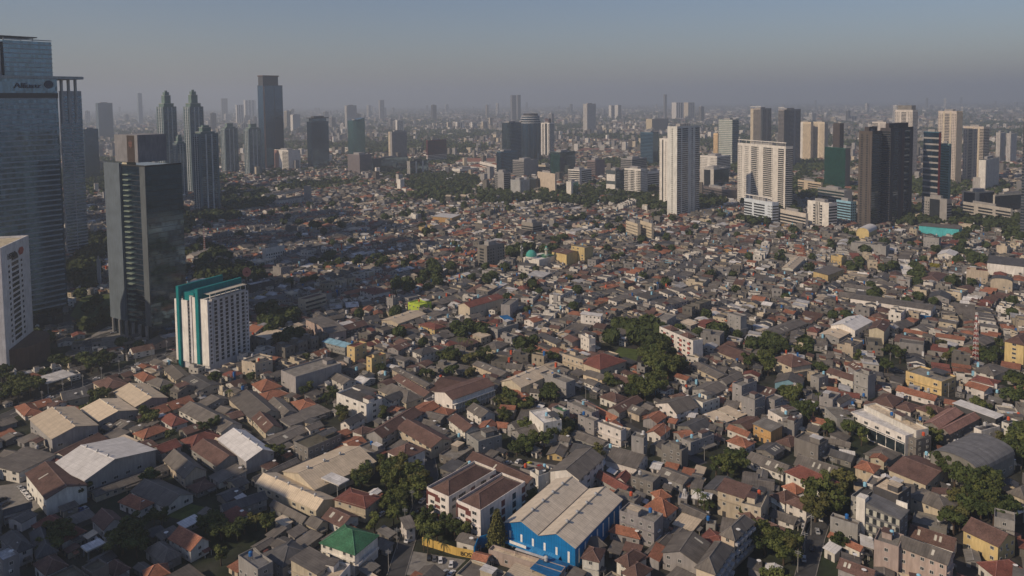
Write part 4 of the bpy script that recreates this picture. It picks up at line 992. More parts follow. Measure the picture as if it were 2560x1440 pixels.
def roof_faces(b, typ, W, D, h, rise, ridge, col, frac=.5, o=.55, mt=None):
    """roof plates over a W x D plan, eaves at h"""
    t = 0.16; x0, x1, y0, y1 = -o, W + o, -o, D + o; H = h + rise
    m = mt or SHEET
    cap = tuple(min(1, c * 1.5 + 0.04) for c in col)
    if typ == 'g':
        if ridge == 'r':
            ym = D * frac; k = rise / ym if ym else 0; k2 = rise / (D - ym)
            b.slab([(x0, y0, h - k * o), (x1, y0, h - k * o), (x1, ym, H), (x0, ym, H)], t, m, col)
            b.slab([(x1, y1, h - k2 * o), (x0, y1, h - k2 * o), (x0, ym, H), (x1, ym, H)], t, m, col)
            b.box(x0, ym - .2, H - .02, x1, ym + .2, H + .1, m, cap)
        else:
            xm = W * (1 - frac); k = rise / xm; k2 = rise / (W - xm)
            b.slab([(x0, y1, h - k * o), (x0, y0, h - k * o), (xm, y0, H), (xm, y1, H)], t, m, col)
            b.slab([(x1, y0, h - k2 * o), (x1, y1, h - k2 * o), (xm, y1, H), (xm, y0, H)], t, m, col)
            b.box(xm - .2, y0, H - .02, xm + .2, y1, H + .1, m, cap)
    elif typ == 'h':
        if W >= D:
            a = D / 2; p, q = (min(a, W / 2 - .3), D / 2, H), (max(W - a, W / 2 + .3), D / 2, H)
            b.slab([(x0, y0, h - .25), (x1, y0, h - .25), q, p], t, m, col); b.slab([(x1, y1, h - .25), (x0, y1, h - .25), p, q], t, m, col)
            b.slab([(x0, y1, h - .25), (x0, y0, h - .25), p], t, m, col); b.slab([(x1, y0, h - .25), (x1, y1, h - .25), q], t, m, col)
            b.box(p[0], D / 2 - .15, H - .03, q[0], D / 2 + .15, H + .12, m, cap)
        else:
            a = W / 2; p, q = (W / 2, min(a, D / 2 - .3), H), (W / 2, max(D - a, D / 2 + .3), H)
            b.slab([(x0, y0, h - .25), (x1, y0, h - .25), p], t, m, col); b.slab([(x1, y1, h - .25), (x0, y1, h - .25), q], t, m, col)
            b.slab([(x0, y1, h - .25), (x0, y0, h - .25), p, q], t, m, col); b.slab([(x1, y0, h - .25), (x1, y1, h - .25), q, p], t, m, col)
            b.box(W / 2 - .15, p[1], H - .03, W / 2 + .15, q[1], H + .12, m, cap)
        for c0 in ((x0, y0), (x1, y0), (x1, y1), (x0, y1)):
            tgt = min((p, q), key=lambda v: (v[0] - c0[0]) ** 2 + (v[1] - c0[1]) ** 2)
            b.beam((c0[0], c0[1], h - .2), (tgt[0], tgt[1], H + .02), 0.26, m, cap)
    elif typ == 's':
        if ridge == 'r': b.slab([(x0, y0, h - .1), (x1, y0, h - .1), (x1, y1, h + rise), (x0, y1, h + rise)], t, m, col)
        else: b.slab([(x1, y0, h + rise), (x1, y1, h + rise), (x0, y1, h - .1), (x0, y0, h - .1)], t, m, col)
    elif typ == 'b':
        n = 12; pr = [((1 - math.cos(PI * i / n)) / 2, math.sin(PI * i / n) ** 0.8) for i in range(n + 1)]
        for i in range(n):
            (a, z), (c, w) = pr[i], pr[i + 1]
            if ridge == 'r': b.slab([(x0, a * D, h + z * rise), (x1, a * D, h + z * rise), (x1, c * D, h + w * rise), (x0, c * D, h + w * rise)][::1], t, m, col)
            else: b.slab([(a * W, y1, h + z * rise), (a * W, y0, h + z * rise), (c * W, y0, h + w * rise), (c * W, y1, h + w * rise)], t, m, col)
def wall_mesh(typ, W, D, h, rise, ridge, wc, frac=.5, dirty=WALL):
    b = MB(); H = h + rise - 0.14
    def poly(p): b.face(p, dirty, wc)
    if typ == 'g' and ridge == 'r':
        ym = D * frac; poly([(0, 0, 0), (W, 0, 0), (W, 0, h), (0, 0, h)]); poly([(W, D, 0), (0, D, 0), (0, D, h), (W, D, h)])
        poly([(0, D, 0), (0, 0, 0), (0, 0, h), (0, ym, H), (0, D, h)]); poly([(W, 0, 0), (W, D, 0), (W, D, h), (W, ym, H), (W, 0, h)])
    elif typ == 'g':
        xm = W * (1 - frac); poly([(0, D, 0), (0, 0, 0), (0, 0, h), (0, D, h)]); poly([(W, 0, 0), (W, D, 0), (W, D, h), (W, 0, h)])
        poly([(0, 0, 0), (W, 0, 0), (W, 0, h), (xm, 0, H), (0, 0, h)]); poly([(W, D, 0), (0, D, 0), (0, D, h), (xm, D, H), (W, D, h)])
    elif typ == 's':
        z = lambda x, y: h - .14 + (rise * (y / D if ridge == 'r' else x / W))
        c = [(0, 0), (W, 0), (W, D), (0, D)]
        for i in range(4): p, q = c[i], c[(i + 1) % 4]; poly([(*p, 0), (*q, 0), (*q, z(*q)), (*p, z(*p))])
    elif typ == 'b':
        b.box(0, 0, 0, W, D, h, dirty, wc, top=False); n = 12
        pr = [((1 - math.cos(PI * i / n)) / 2, math.sin(PI * i / n) ** 0.8) for i in range(n + 1)]
        if ridge == 'r':
            poly([(0, a * D, h + z * (rise - .12)) for a, z in pr][::-1]); poly([(W, a * D, h + z * (rise - .12)) for a, z in pr])
        else:
            poly([(a * W, 0, h + z * (rise - .12)) for a, z in pr][::-1] and [(a * W, 0, h + z * (rise - .12)) for a, z in pr]); poly([(a * W, D, h + z * (rise - .12)) for a, z in pr][::-1])
    elif typ == 'f' or typ == 'p':
        t = .25; p = h + (0.9 if typ == 'f' else 1.0)
        b.box(0, 0, 0, W, D, h, dirty, wc, top=False)
        b.box(0, 0, h, W, t, p, dirty, wc); b.box(0, D - t, h, W, D, p, dirty, wc); b.box(0, t, h, t, D - t, p, dirty, wc); b.box(W - t, t, h, W, D - t, p, dirty, wc)
    else: b.box(0, 0, 0, W, D, h, dirty, wc, top=False)
    return b
def make_house(P, th, W, D, typ, h, rise, ridge, rc, wc, frac=.5, name=None, rng=random, nwin=14, big=False, cols=(None, None)):
    kind = {'g': 'house', 'h': 'house', 'f': 'block', 's': 'shed', 'c': 'canopy', 'b': 'hall', 'p': 'block'}[typ]
    area = W * D
    nm = {'g': 'gabled_house', 'h': 'hipped_house', 'f': 'flat_roofed_building', 's': 'lean_to_building', 'c': 'canopy', 'b': 'vaulted_hall', 'p': 'apartment_block'}[typ]
    if typ == 'g' and area > 420: nm, kind = 'warehouse', 'warehouse'
    r = thing(nm, "", kind, (P.x, P.y, 0), th)
    j = rng.uniform(0.85, 1.15); rcol = tuple(c * j for c in CC[rc]); jw = rng.uniform(.78, .98) if name is None else 1.0; wcol = tuple(c * jw * rng.uniform(.98, 1.02) for c in CC[wc])
    if typ == 'c':
        b = MB(); b.slab([(0, 0, h + .5), (W, 0, h + .5), (W, D, h + .5), (0, D, h + .5)], .6, SHEET, rcol, (WALL, wcol)); b.obj("roof", r)
        for x in (W * .12, W * .88):
            for y in (D * .15, D * .85):
                q = MB(); q.cyl(x, y, 0, h, .2, STEEL, n=6); q.obj("post", r)
        HOUSES.append((r, typ, rc, None, h, W, D, name)); return r
    ins = 0.0
    wall_mesh(typ, W, D, h, rise, ridge, wcol, frac).obj("wall", r)
    b = MB(); RM = TILE if rc in 'ORBPg' and area < 900 else CLEAN if rc in 'CW' else SHEET
    if typ == 'f':
        m = CONC; b.face([(.25, .25, h), (W - .25, .25, h), (W - .25, D - .25, h), (.25, D - .25, h)], m, rcol); b.obj("roof", r)
        if area > 60 and rng.random() < .75:
            bw, bd = min(W * .35, 5), min(D * .4, 5); bx, by = rng.uniform(.3, max(.4, W - bw - .5)), rng.uniform(.3, max(.4, D - bd - .5))
            q = MB(); q.box(bx, by, h, bx + bw, by + bd, h + 2.5, WALL, wcol); q.slab([(bx - .3, by - .3, h + 2.65), (bx + bw + .3, by - .3, h + 2.65), (bx + bw + .3, by + bd + .3, h + 2.65), (bx - .3, by + bd + .3, h + 2.65)], .15, SHEET, CC[rng.choice('GGCWB')]); q.obj("stair_hut", r)
        if area > 110 and rng.random() < .6:
            bx, by = W * rng.uniform(.5, .7), D * rng.uniform(.05, .3); q = MB()
            q.slab([(bx, by, h + 2.4), (W - .3, by, h + 2.4), (W - .3, by + D * .4, h + 2.7), (bx, by + D * .4, h + 2.7)], .12, SHEET, CC[rng.choice('GGWD')])
            for (x, y) in ((bx + .2, by + .2), (W - .5, by + .2), (W - .5, by + D * .4 - .3), (bx + .2, by + D * .4 - .3)): q.box(x, y, h, x + .12, y + .12, h + 2.4, DARKMET)
            q.obj("terrace_cover", r)
    elif typ == 'p':
        roof_faces(b, 'h', W - 3, D - 3, h + .2, rise, ridge, rcol, o=0.6, mt=TILE); me = b.mesh("roof"); link(me, "roof", r, (1.5, 1.5, 0))
        q = MB(); q.face([(.25, .25, h), (W - .25, .25, h), (W - .25, D - .25, h), (.25, D - .25, h)], CONC, CC['k']); q.obj("roof_deck", r)
    else:
        roof_faces(b, typ, W, D, h, rise, ridge, rcol, frac, mt=RM); b.obj("roof", r)
        if typ == 'g' and area > 420 and rc in 'CW' and not big:
            for k in range(int(max(W, D) / 9)):
                q = MB(); z = h + rise
                if ridge == 'r': x, y = 5 + k * 9, D * frac
                else: x, y = W * (1 - frac), 5 + k * 9
                q.cyl(x, y, z - .3, z + .9, .5, STEEL, n=8); q.cyl(x, y, z + .9, z + 1.3, .75, STEEL, n=8, r2=.3); q.obj("roof_vent", r)
        elif typ in 'gh' and rng.random() < .35 and area > 60 and rc != 'O':
            # translucent roof sheets
            for k in range(rng.choice((1, 2, 3))):
                if typ == 'g':
                    q = MB(); f0 = rng.uniform(.15, .8); kk = 0.03
                    if ridge == 'r':
                        ym = D * frac; s = rise / ym; a = W * f0; z0, z1 = h + s * ym * .25, h + s * ym * .75
                        q.slab([(a, ym * .25, z0 + .05), (a + .9, ym * .25, z0 + .05), (a + .9, ym * .75, z1 + .05), (a, ym * .75, z1 + .05)], .05, SHEET, (.6, .58, .5))
                    else:
                        xm = W * (1 - frac); s = rise / xm; a = D * f0; z0, z1 = h + s * xm * .25, h + s * xm * .75
                        q.slab([(xm * .25, a + .9, z0 + .05), (xm * .25, a, z0 + .05), (xm * .75, a, z1 + .05), (xm * .75, a + .9, z1 + .05)], .05, SHEET, (.6, .58, .5))
                    q.obj("skylight", r)
    # storeys, windows, doors
    if not big and wc not in 'T':
        ns = max(1, int(round(h / 3.3))) if area < 420 else 1; n = 0
        dens = rng.choice((3.0, 3.6, 4.5)) if area < 250 else 5.5
        blank = rng.random() < .28
        for face, L in (('r', W), ('l', D)):
            if blank and face == 'r': continue
            k = max(1, int((L - 1) / dens))
            for s in range(ns):
                z = s * (h / ns) + h / ns * .34
                for i in range(k):
                    if n >= nwin or rng.random() < .12: continue
                    n += 1; a = L * (i + .5) / k; wm = window_mesh(*((1.4, 1.4) if area < 250 else (2.4, 1.5)))
                    if s == 0 and i == k // 2 and face == 'l': link(strip_mesh(1.6, 2.2, .07, DARKMET, (0.1, 0.1, 0.1)), "door", r, (0, a + .8, 0.05), -PI / 2); continue
                    if face == 'r': link(wm, "window", r, (a, 0, z), 0)
                    else: link(wm, "window", r, (0, a, z), -PI / 2)
        if ns > 1 and rng.random() < .55 and area < 420:
            zz = h / ns * round(ns / 2)
            q = MB(); L = W if rng.random() < .5 else D
            if L == W: q.box(0.3, -.7, zz - .15, W - .3, 0, zz, WALL, wcol, bottom=True)
            else: q.box(-.7, .3, zz - .15, 0, D - .3, zz, WALL, wcol, bottom=True)
            q.obj("canopy_ledge", r)
    if typ == 'f' and rng.random() < .6:
        link(tank_mesh(rng.choice(TC)), "water_tank", r, (W * rng.uniform(.15, .85), D * rng.uniform(.2, .85), h), 0)
    if typ in 'fg' and area < 300 and rng.random() < .4:
        for k in range(rng.choice((1, 2))):
            q = MB(); x = W * rng.uniform(.1, .8); q.box(x, -.6, h * .55, x + .9, -.02, h * .55 + .6, WALL, (.6, .6, .58), bottom=True); q.obj("air_conditioner", r)
    if area < 500 and rng.random() < .16:
        q = MB(); x, y = W * rng.uniform(.2, .8), D * rng.uniform(.1, .3); q.cyl(x, y, h - .3, h + 1.6, .06, STEEL, n=5); q.cyl(x - .1, y - .2, h + 1.5, h + 1.9, .25, WHITE, n=9, r2=.9); q.obj("satellite_dish", r)
    if name is None and area < 300 and rng.random() < .55:
        q = MB(); bw, bd = W * rng.uniform(.3, .6), rng.uniform(1.6, 2.8); z = min(h - .5, rng.choice((2.6, 2.9, 3.2))); cc = CC[rng.choice('GGWDORBCk')]
        x0 = rng.uniform(0, W - bw)
        q.slab([(x0, -bd, z - .35), (x0 + bw, -bd, z - .35), (x0 + bw, -.02, z), (x0, -.02, z)], .1, SHEET, cc)
        for x in (x0 + .1, x0 + bw - .3): q.box(x, -bd + .1, 0, x + .15, -bd + .25, z - .45, WALL, wcol)
        q.obj("lean_to", r)
    HOUSES.append((r, typ, rc, wc, h, W, D, name)); return r
def frame_from(reg, L, F, R2, h):
    ox, oy, s = REG[reg]; cv = lambda p: (ox + p[0] / s, oy + p[1] / s)
    A, B, C = at(*cv(F), h), at(*cv(R2), h), at(*cv(L), h)
    u, v = B - A, C - A; u.z = v.z = 0
    if u.length >= v.length: u1 = u.normalized(); v1 = Vector((-u1.y, u1.x, 0)); W = u.length; D = max(v.dot(v1), v.length * .72)
    else: v1 = v.normalized(); u1 = Vector((v1.y, -v1.x, 0)); D = v.length; W = max(u.dot(u1), u.length * .72)
    return Vector((A.x, A.y, 0)), math.atan2(u1.y, u1.x), W, D
rngT = random.Random(11); LAND = {}
SPECIAL = []
for ln in TR:
    p = ln.split(); reg, typ = p[0], p[1]; n = [float(x) for x in p[2:8]]; h, rise = float(p[8]), float(p[9]); ridge, rc, wc = p[10], p[11], p[12]; frac = float(p[13]); name = " ".join(p[14:]) or None
    if typ in 'gh' and not name and h <= 9: h *= .76; rise *= .9
    P, th, W, D = frame_from(reg, n[0:2], n[2:4], n[4:6], h)
    W = max(3.5, min(W, 120)); D = max(3.5, min(D, 120))
    fat = 1.0 if W * D < 3000 else 1
    occupy(P, th, 0, 0, W, D, 0.8)
    cc = 'W' if wc == 'C' and typ != 'c' else wc
    r = make_house(P, th, W, D, typ, h, rise, ridge, rc, wc, frac, name, rngT, nwin=24 if name else 12)
    if name: LAND[name] = (r, P, th, W, D, h)
def sub(name): return LAND[name]
def addpart(root, nm, fn): b = MB(); fn(b); return b.obj(nm, root)
# details of the named ones
r, P, th, W, D, h = sub("left one of the two white and maroon flats"); mar = plain("maroon_paint", (0.13, 0.045, 0.04))
for nm in ("left one of the two white and maroon flats", "right one of the two white and maroon flats"):
    r, P, th, W, D, h = sub(nm)
    for k in range(3):
        z = 1.6 + k * 3.7
        link(strip_mesh(D * .22, 2.3, .12, mar, (0.5, 0.5, 0.5)), "maroon_panel", r, (0, D * .62, z), -PI / 2)
        for a in (.2, .45, .7, .92): link(strip_mesh(2.2, 2.6, .14, mar if a in (.45, .92) else PANE, (0.5, 0.5, 0.5)), "tall_window" if a not in (.45, .92) else "maroon_panel", r, (W * a, 0, z), 0)
    link(strip_mesh(D * .5, 1.4, .16, mar, (0.5, 0.5, 0.5)), "maroon_panel", r, (0, D * .98, h - 1.9), -PI / 2)
    link(strip_mesh(.5, h - 2, .3, mar, (0.5, 0.5, 0.5)), "maroon_pilaster", r, (0, D * .99, 2), -PI / 2)
for nm, col in (("upper grey townhouse row", 'v'), ("lower grey townhouse row", 'v')):
    r, P, th, W, D, h = sub(nm)
    for k in range(5):
        for s_ in range(3):
            me = strip_mesh(W / 5 * .72, 1.0, 1.2, WALL, (0.4, 0.4, 0.42)); link(me, "balcony", r, (W * (k + .14) / 5, 0, 2.6 + s_ * 3.4), 0)
            link(strip_mesh(W / 5 * .6, 2.1, .06, PANE, (0.5, 0.5, 0.5)), "glass_door", r, (W * (k + .2) / 5, 0, 3.0 + s_ * 3.4), 0)
r, P, th, W, D, h = sub("grey hotel block with curtained windows"); cur = plain("curtain_linen", (0.42, 0.42, 0.36))
for k in range(9):
    for s_ in range(4):
        link(strip_mesh(D / 9 * .82, 2.3, .10, cur if (k + s_) % 2 else PANE, (0.5, 0.5, 0.5)), "tall_window", r, (0, D * (k + .95) / 9, .9 + s_ * 3.3), -PI / 2)
addpart(r, "white_end_wall", lambda b: b.box(W + .02, 0.3, 0, W + .6, D * .35, h + 2.2, WALL, CC['w']))
addpart(r, "white_stair_tower", lambda b: b.box(-.8, D + .02, 0, 3.2, D + 3.5, h + 3, WALL, CC['w']))
r, P, th, W, D, h = sub("white four storey block with maroon balconies"); pm = plain("maroon_balcony_paint", (0.30, 0.09, 0.08))
for k in (.08, .32, .56, .80):
    for s_ in range(4): link(strip_mesh(D * .07, 1.5, .5, pm, (0.5, 0.5, 0.5)), "balcony", r, (0, D * (k + .07), .9 + s_ * 3.3), -PI / 2)
for a in (.18, .68):
    b = MB(); roof_faces(b, 'h', W * .8, D * .22, 0, 2.2, 'l', CC['B'], o=.4, mt=TILE); link(b.mesh("roof"), "attic_roof", r, (W * .1, D * a, h + .9), 0)
r, P, th, W, D, h = sub("long white modern office with dark glass")
for k in range(6): link(strip_mesh(D / 6 * .92, h * .62, .12, GL_DARK, (0.5, 0.5, 0.5)), "glass_wall", r, (0, D * (k + .96) / 6, .8), -PI / 2)
r, P, th, W, D, h = sub("golden apartment slab beside the mosque")
r, P, th, W, D, h = sub("three storey school slab with a brown flat roof")
for s_ in range(3):
    link(strip_mesh(W * .94, 1.7, .1, PANE, (0.5, 0.5, 0.5)), "window_band", r, (W * .03, 0, 1.6 + s_ * 3.6), 0); link(strip_mesh(W, .5, .9, WALL, CC['c']), "gallery_slab", r, (0, 0, .9 + s_ * 3.6), 0)
r, P, th, W, D, h = sub("brown roofed row with an open gallery")
for s_ in range(2): link(strip_mesh(W, .35, 1.6, WALL, CC['w']), "gallery_slab", r, (0, 0, 2.8 + s_ * 3), 0)
for k in range(14): link(strip_mesh(.3, 6, 1.5, WALL, CC['w']), "gallery_post", r, (W * (k + .5) / 14, 0, 0), 0)
r, P, th, W, D, h = sub("green hipped house")
addpart(r, "balcony", lambda b: (b.box(0, -1.6, 4.2, W * .9, 0, 4.5, WALL, CC['w'], bottom=True), b.box(0, -1.7, 4.5, W * .9, -1.55, 5.4, WALL, CC['w'])))

# --- the blue warehouse with its double roof
def blue_warehouse():
    A = at(1437.8, 1369, 9.5); B = at(1554, 1248.5, 9.5); C = at(1268.5, 1301, 9.5); u = (B - A); u.z = 0; W = u.length; u.normalize(); v = Vector((-u.y, u.x, 0)); D = (C - A).dot(v)
    th = math.atan2(u.y, u.x); P = Vector((A.x, A.y, 0)); h = 9.5; rise = 3.3
    r = thing("blue_warehouse", "bright blue walled warehouse with a double pitched pale roof", "warehouse", (P.x, P.y, 0), th); occupy(P, th, 0, 0, W, D, 1)
    bl = (0.0, 0.16, 0.42); b = MB(); H = D / 2
    for k in (0, 1):
        y0 = k * H; b.face([(0, y0 + H, 0), (0, y0, 0), (0, y0, h), (0, y0 + H / 2, h + rise - .1), (0, y0 + H, h)], CLEAN, bl)
        b.face([(W, y0, 0), (W, y0 + H, 0), (W, y0 + H, h), (W, y0 + H / 2, h + rise - .1), (W, y0, h)], CLEAN, bl)
    b.face([(0, 0, 0), (W, 0, 0), (W, 0, h), (0, 0, h)], CLEAN, bl); b.face([(W, D, 0), (0, D, 0), (0, D, h), (W, D, h)], CLEAN, bl); b.obj("wall", r)
    for k in (0, 1):
        q = MB(); y0 = k * H; o = .5
        q.slab([(-o, y0 - (o if k == 0 else 0), h), (W + o, y0 - (o if k == 0 else 0), h), (W + o, y0 + H / 2, h + rise), (-o, y0 + H / 2, h + rise)], .18, CLEAN, (0.64, 0.56, 0.45))
        q.slab([(W + o, y0 + H + (o if k else 0), h), (-o, y0 + H + (o if k else 0), h), (-o, y0 + H / 2, h + rise), (W + o, y0 + H / 2, h + rise)], .18, CLEAN, (0.64, 0.56, 0.45))
        q.box(-o, y0 + H / 2 - .25, h + rise - .02, W + o, y0 + H / 2 + .25, h + rise + .12, SHEET, (0.3, 0.28, 0.25)); q.obj("roof", r)
        for j in range(4):
            q = MB(); x = W * (.2 + j * .2); y = y0 + H / 2; q.cyl(x, y, h + rise, h + rise + .8, .45, STEEL, n=8); q.cyl(x, y, h + rise + .8, h + rise + 1.3, .75, STEEL, n=8, r2=.4); q.obj("roof_vent", r)
    q = MB(); q.box(-o, D / 2 - .3, h - .05, W + o, D / 2 + .3, h + .1, DARKMET); q.obj("valley_gutter", r)
    for j in range(8): link(strip_mesh(.9, 5.6, .12, WHITE, (0.5, 0.5, 0.5)), "tall_vent", r, (W * (j + .5) / 8, 0, 2), 0)
    for j in range(6): link(strip_mesh(.9, 4.4, .12, WHITE, (0.5, 0.5, 0.5)), "tall_vent", r, (0, D * (j + .6) / 6, 2.6), -PI / 2)
    link(strip_mesh(D, .5, .2, WHITE, (0.5, 0.5, 0.5)), "white_stripe", r, (0, D, 1.6), -PI / 2)
    q = MB(); q.slab([(-3.2, D * .98, 3.3), (-3.2, D * .2, 3.3), (-.02, D * .2, 4), (-.02, D * .98, 4)], .15, SHEET, (0.03, 0.25, 0.55)); q.obj("entrance_awning", r)
    q = MB(); q.slab([(-14, .5, 4.6), (-3.4, .5, 4.6), (-3.4, D * .36, 4.9), (-14, D * .36, 4.9)], .25, SHEET, (0.01, 0.13, 0.33))
    for x in (-13.6, -4): 
        for y in (1, D * .34): q.box(x, y, 0, x + .25, y + .25, 4.5, STEEL)
    q.obj("annex_canopy", r)
    q = MB(); q.box(-3.5, D * .62, 4.2, -3.3, D * .86, 5.3, WHITE); q.obj("white_sign_board", r)
    return P, th, W, D, r
BW = blue_warehouse(); LAND["blue warehouse"] = (BW[4], BW[0], BW[1], BW[2], BW[3], 9.5)

# --- mosque and minaret
def mosque():
    c = at(1348, 668); r = thing("mosque", "small mosque with a turquoise dome and green roofed hall beside the golden slab", "mosque", (c.x, c.y, 0), R_(50)); occupy((c.x, c.y), R_(50), -2, -2, 34, 26, 1)
    b = MB(); b.box(0, 0, 0, 32, 22, 8, WALL, CC['w']); b.obj("wall", r)
    b = MB(); roof_faces(b, 'h', 18, 14, 8, 2.5, 'r', CC['g'], mt=SHEET); link(b.mesh("roof"), "roof", r, (12, 1, 0.1))
    b = MB(); n = 18
    R = 6.2
    for i in range(8):
        a0, a1 = i / 8 * PI / 2, (i + 1) / 8 * PI / 2
        for j in range(n):
            t0, t1 = 2 * PI * j / n, 2 * PI * (j + 1) / n
            p = lambda a, t: (R * math.cos(a) * math.cos(t), R * math.cos(a) * math.sin(t), R * 1.1 * math.sin(a))
            b.face([p(a0, t0), p(a0, t1), p(a1, t1), p(a1, t0)], WALL, (0.07, 0.35, 0.30))
    b.cyl(0, 0, 6.6, 8.6, .18, STEEL, n=5); link(b.mesh("dome"), "dome", r, (4, 14, 9.8))
    b = MB(); b.cyl(4, 14, 8, 9.9, 6.3, WALL, CC['w'], n=18); b.obj("dome_drum", r)
    c = at(1366, 660); m = thing("minaret", "slender pale minaret with two galleries next to the turquoise domed mosque", "minaret", (c.x, c.y, 0)); zt = z_at(c, 614)
    b = MB(); wc = (0.55, 0.53, 0.46); b.cyl(0, 0, 0, zt * .45, 2.0, WALL, wc, n=10); b.cyl(0, 0, zt * .45, zt * .75, 1.6, WALL, wc, n=10); b.cyl(0, 0, zt * .75, zt * .9, 1.2, WALL, wc, n=10); b.obj("shaft", m)
    for z, rr in ((.43, 2.9), (.73, 2.4)):
        b = MB(); b.cyl(0, 0, zt * z, zt * z + .9, rr * .7, WALL, wc, n=12, r2=rr); b.cyl(0, 0, zt * z + .9, zt * z + 1.8, rr, WALL, (0.25, 0.4, 0.35), n=12); b.obj("gallery", m)
    b = MB(); b.cyl(0, 0, zt * .9, zt, 1.5, WALL, (0.1, 0.35, 0.3), n=10, r2=.1); b.obj("spire", m)
mosque()

def lattice(x, yb, yt, label, w0, w1, mats2, drums=True, nm="lattice_mast"):
    P = at(x, yb); H = z_at(P, yt); r = thing(nm, label, "mast", (P.x, P.y, 0), R_(20)); b = MB(); n = max(6, int(H / (w0 * 1.3)))
    b2 = MB()
    for i in range(n):
        z0, z1 = H * i / n, H * (i + 1) / n; a, c = w0 + (w1 - w0) * i / n, w0 + (w1 - w0) * (i + 1) / n; m = mats2[i % len(mats2)]
        p = [(-a, -a, z0), (a, -a, z0), (a, a, z0), (-a, a, z0)]; q = [(-c, -c, z1), (c, -c, z1), (c, c, z1), (-c, c, z1)]
        for k in range(4):
            b.beam(p[k], q[k], .15, m); b2.beam(p[k], q[(k + 1) % 4], .08, m); b2.beam(q[k], q[(k + 1) % 4], .16, m)
    b.obj("leg_frame", r); b2.obj("bracing", r)
    if drums:
        for k in range(3):
            b = MB(); z = H * (.72 + .08 * k); s = (w1 + .6) * (1 if k % 2 else -1); b.cyl(s, -w1 - .3, z, z + 1.7, .45, WHITE, n=8); b.obj("antenna", r)
redm, whm = plain("red_mast_paint", (0.4, 0.05, 0.04)), WHITE
lattice(2438, 905, 782, "tall red and white lattice mast standing among trees at the right", 1.3, .5, [redm, whm])
lattice(1304, 664, 612, "grey telephone mast between dark trees left of the minaret", 1.0, .5, [STEEL])
lattice(512, 640, 566, "thin red and white mast behind the dark mirror tower", .9, .4, [redm, whm], False)

# round pink sign on a pole
P = at(618, 712); H = z_at(P, 690)
r = thing("round_sign", "round salmon pink sign disc on a pole behind the hotel", "sign", (P.x, P.y, 0), R_(10)); b = MB(); b.cyl(0, 0, 0, H, .3, STEEL, n=6); b.obj("pole", r)
pk = plain("salmon_enamel", (0.62, 0.22, 0.16)); b = MB(); n = 18
b.face([(4.2 * math.cos(2 * PI * i / n), -.3, H + 4 + 4.8 * math.sin(2 * PI * i / n)) for i in range(n)], pk); b.face([(4.2 * math.cos(-2 * PI * i / n), .1, H + 4 + 4.8 * math.sin(-2 * PI * i / n)) for i in range(n)], pk)
for i in range(n):
    a, c = 2 * PI * i / n, 2 * PI * (i + 1) / n; b.face([(4.2 * math.cos(a), .1, H + 4 + 4.8 * math.sin(a)), (4.2 * math.cos(c), .1, H + 4 + 4.8 * math.sin(c)), (4.2 * math.cos(c), -.3, H + 4 + 4.8 * math.sin(c)), (4.2 * math.cos(a), -.3, H + 4 + 4.8 * math.sin(a))], pk)
b.obj("disc", r)
b = MB(); b.cyl(0, 0, 0, 1.4, 1.3, plain("dark_red_enamel", (0.2, 0.02, 0.02)), n=10, r2=.2); q = b.obj("drop_emblem", r); q.location = (0, -.45, H + 3.3)
# ---------------------------------------------------------------- roads, yards, lawns
def strip_road(name, pts, w, m, z=0.06, kerb=True):
    P = [at(*p) for p in pts]; b = MB(); L = []; Rr = []
    for i, p in enumerate(P):
        d = (P[min(i + 1, len(P) - 1)] - P[max(i - 1, 0)]).normalized(); n = Vector((-d.y, d.x, 0)); L.append(p + n * w / 2); Rr.append(p - n * w / 2)
    for i in range(len(P) - 1):
        b.face([(Rr[i].x, Rr[i].y, z), (Rr[i + 1].x, Rr[i + 1].y, z), (L[i + 1].x, L[i + 1].y, z), (L[i].x, L[i].y, z)], m)
        if kerb:
            for S2 in (L, Rr):
                b.beam((S2[i].x, S2[i].y, z + .02), (S2[i + 1].x, S2[i + 1].y, z + .02), .3, PAVE)
        n = int((P[i + 1] - P[i]).length / 2) + 1
        for k in range(n + 1):
            q = P[i].lerp(P[i + 1], k / n); occupy((q.x, q.y), 0, -w / 2 - 1, -w / 2 - 1, w / 2 + 1, w / 2 + 1)
    if w > 8:
        for i in range(len(P) - 1):
            n = int((P[i + 1] - P[i]).length / 8)
            for k in range(n):
                a, c = P[i].lerp(P[i + 1], (k + .2) / n), P[i].lerp(P[i + 1], (k + .6) / n); d = (c - a).normalized(); q = Vector((-d.y, d.x, 0)) * .09
                b.face([(a.x - q.x, a.y - q.y, z + .02), (c.x - q.x, c.y - q.y, z + .02), (c.x + q.x, c.y + q.y, z + .02), (a.x + q.x, a.y + q.y, z + .02)], WHITE)
    o = b.obj(name); o["kind"] = "structure"; return o
def patch(name, pts, m, z=0.04, occ_=True):
    P = [at(*p) for p in pts]; b = MB(); b.face([(p.x, p.y, z) for p in P], m); o = b.obj(name); o["kind"] = "structure"
    if occ_:
        c = sum(P, Vector()) / len(P)
        for i in range(len(P)):
            a, d = P[i], P[(i + 1) % len(P)]; n = int((d - a).length / 3) + 1
            for k in range(n):
                q = a.lerp(d, k / n)
                for f in np.linspace(0, 1, 12): r = q.lerp(c, f); occupy((r.x, r.y), 0, -1.5, -1.5, 1.5, 1.5)
strip_road("road", [(-30, 1060), (60, 1022), (200, 962), (330, 920), (445, 872), (560, 836)], 11, ASPHALT)
strip_road("road", [(190, 868), (260, 838), (440, 792), (600, 755)], 9, ASPHALT, kerb=True)
strip_road("road", [(2008, 1460), (2040, 1340), (2075, 1240), (2110, 1180)], 7, ASPHALT)
strip_road("road", [(990, 1440), (1015, 1360), (1050, 1270), (1078, 1190), (1060, 1100)], 7, ASPHALT)
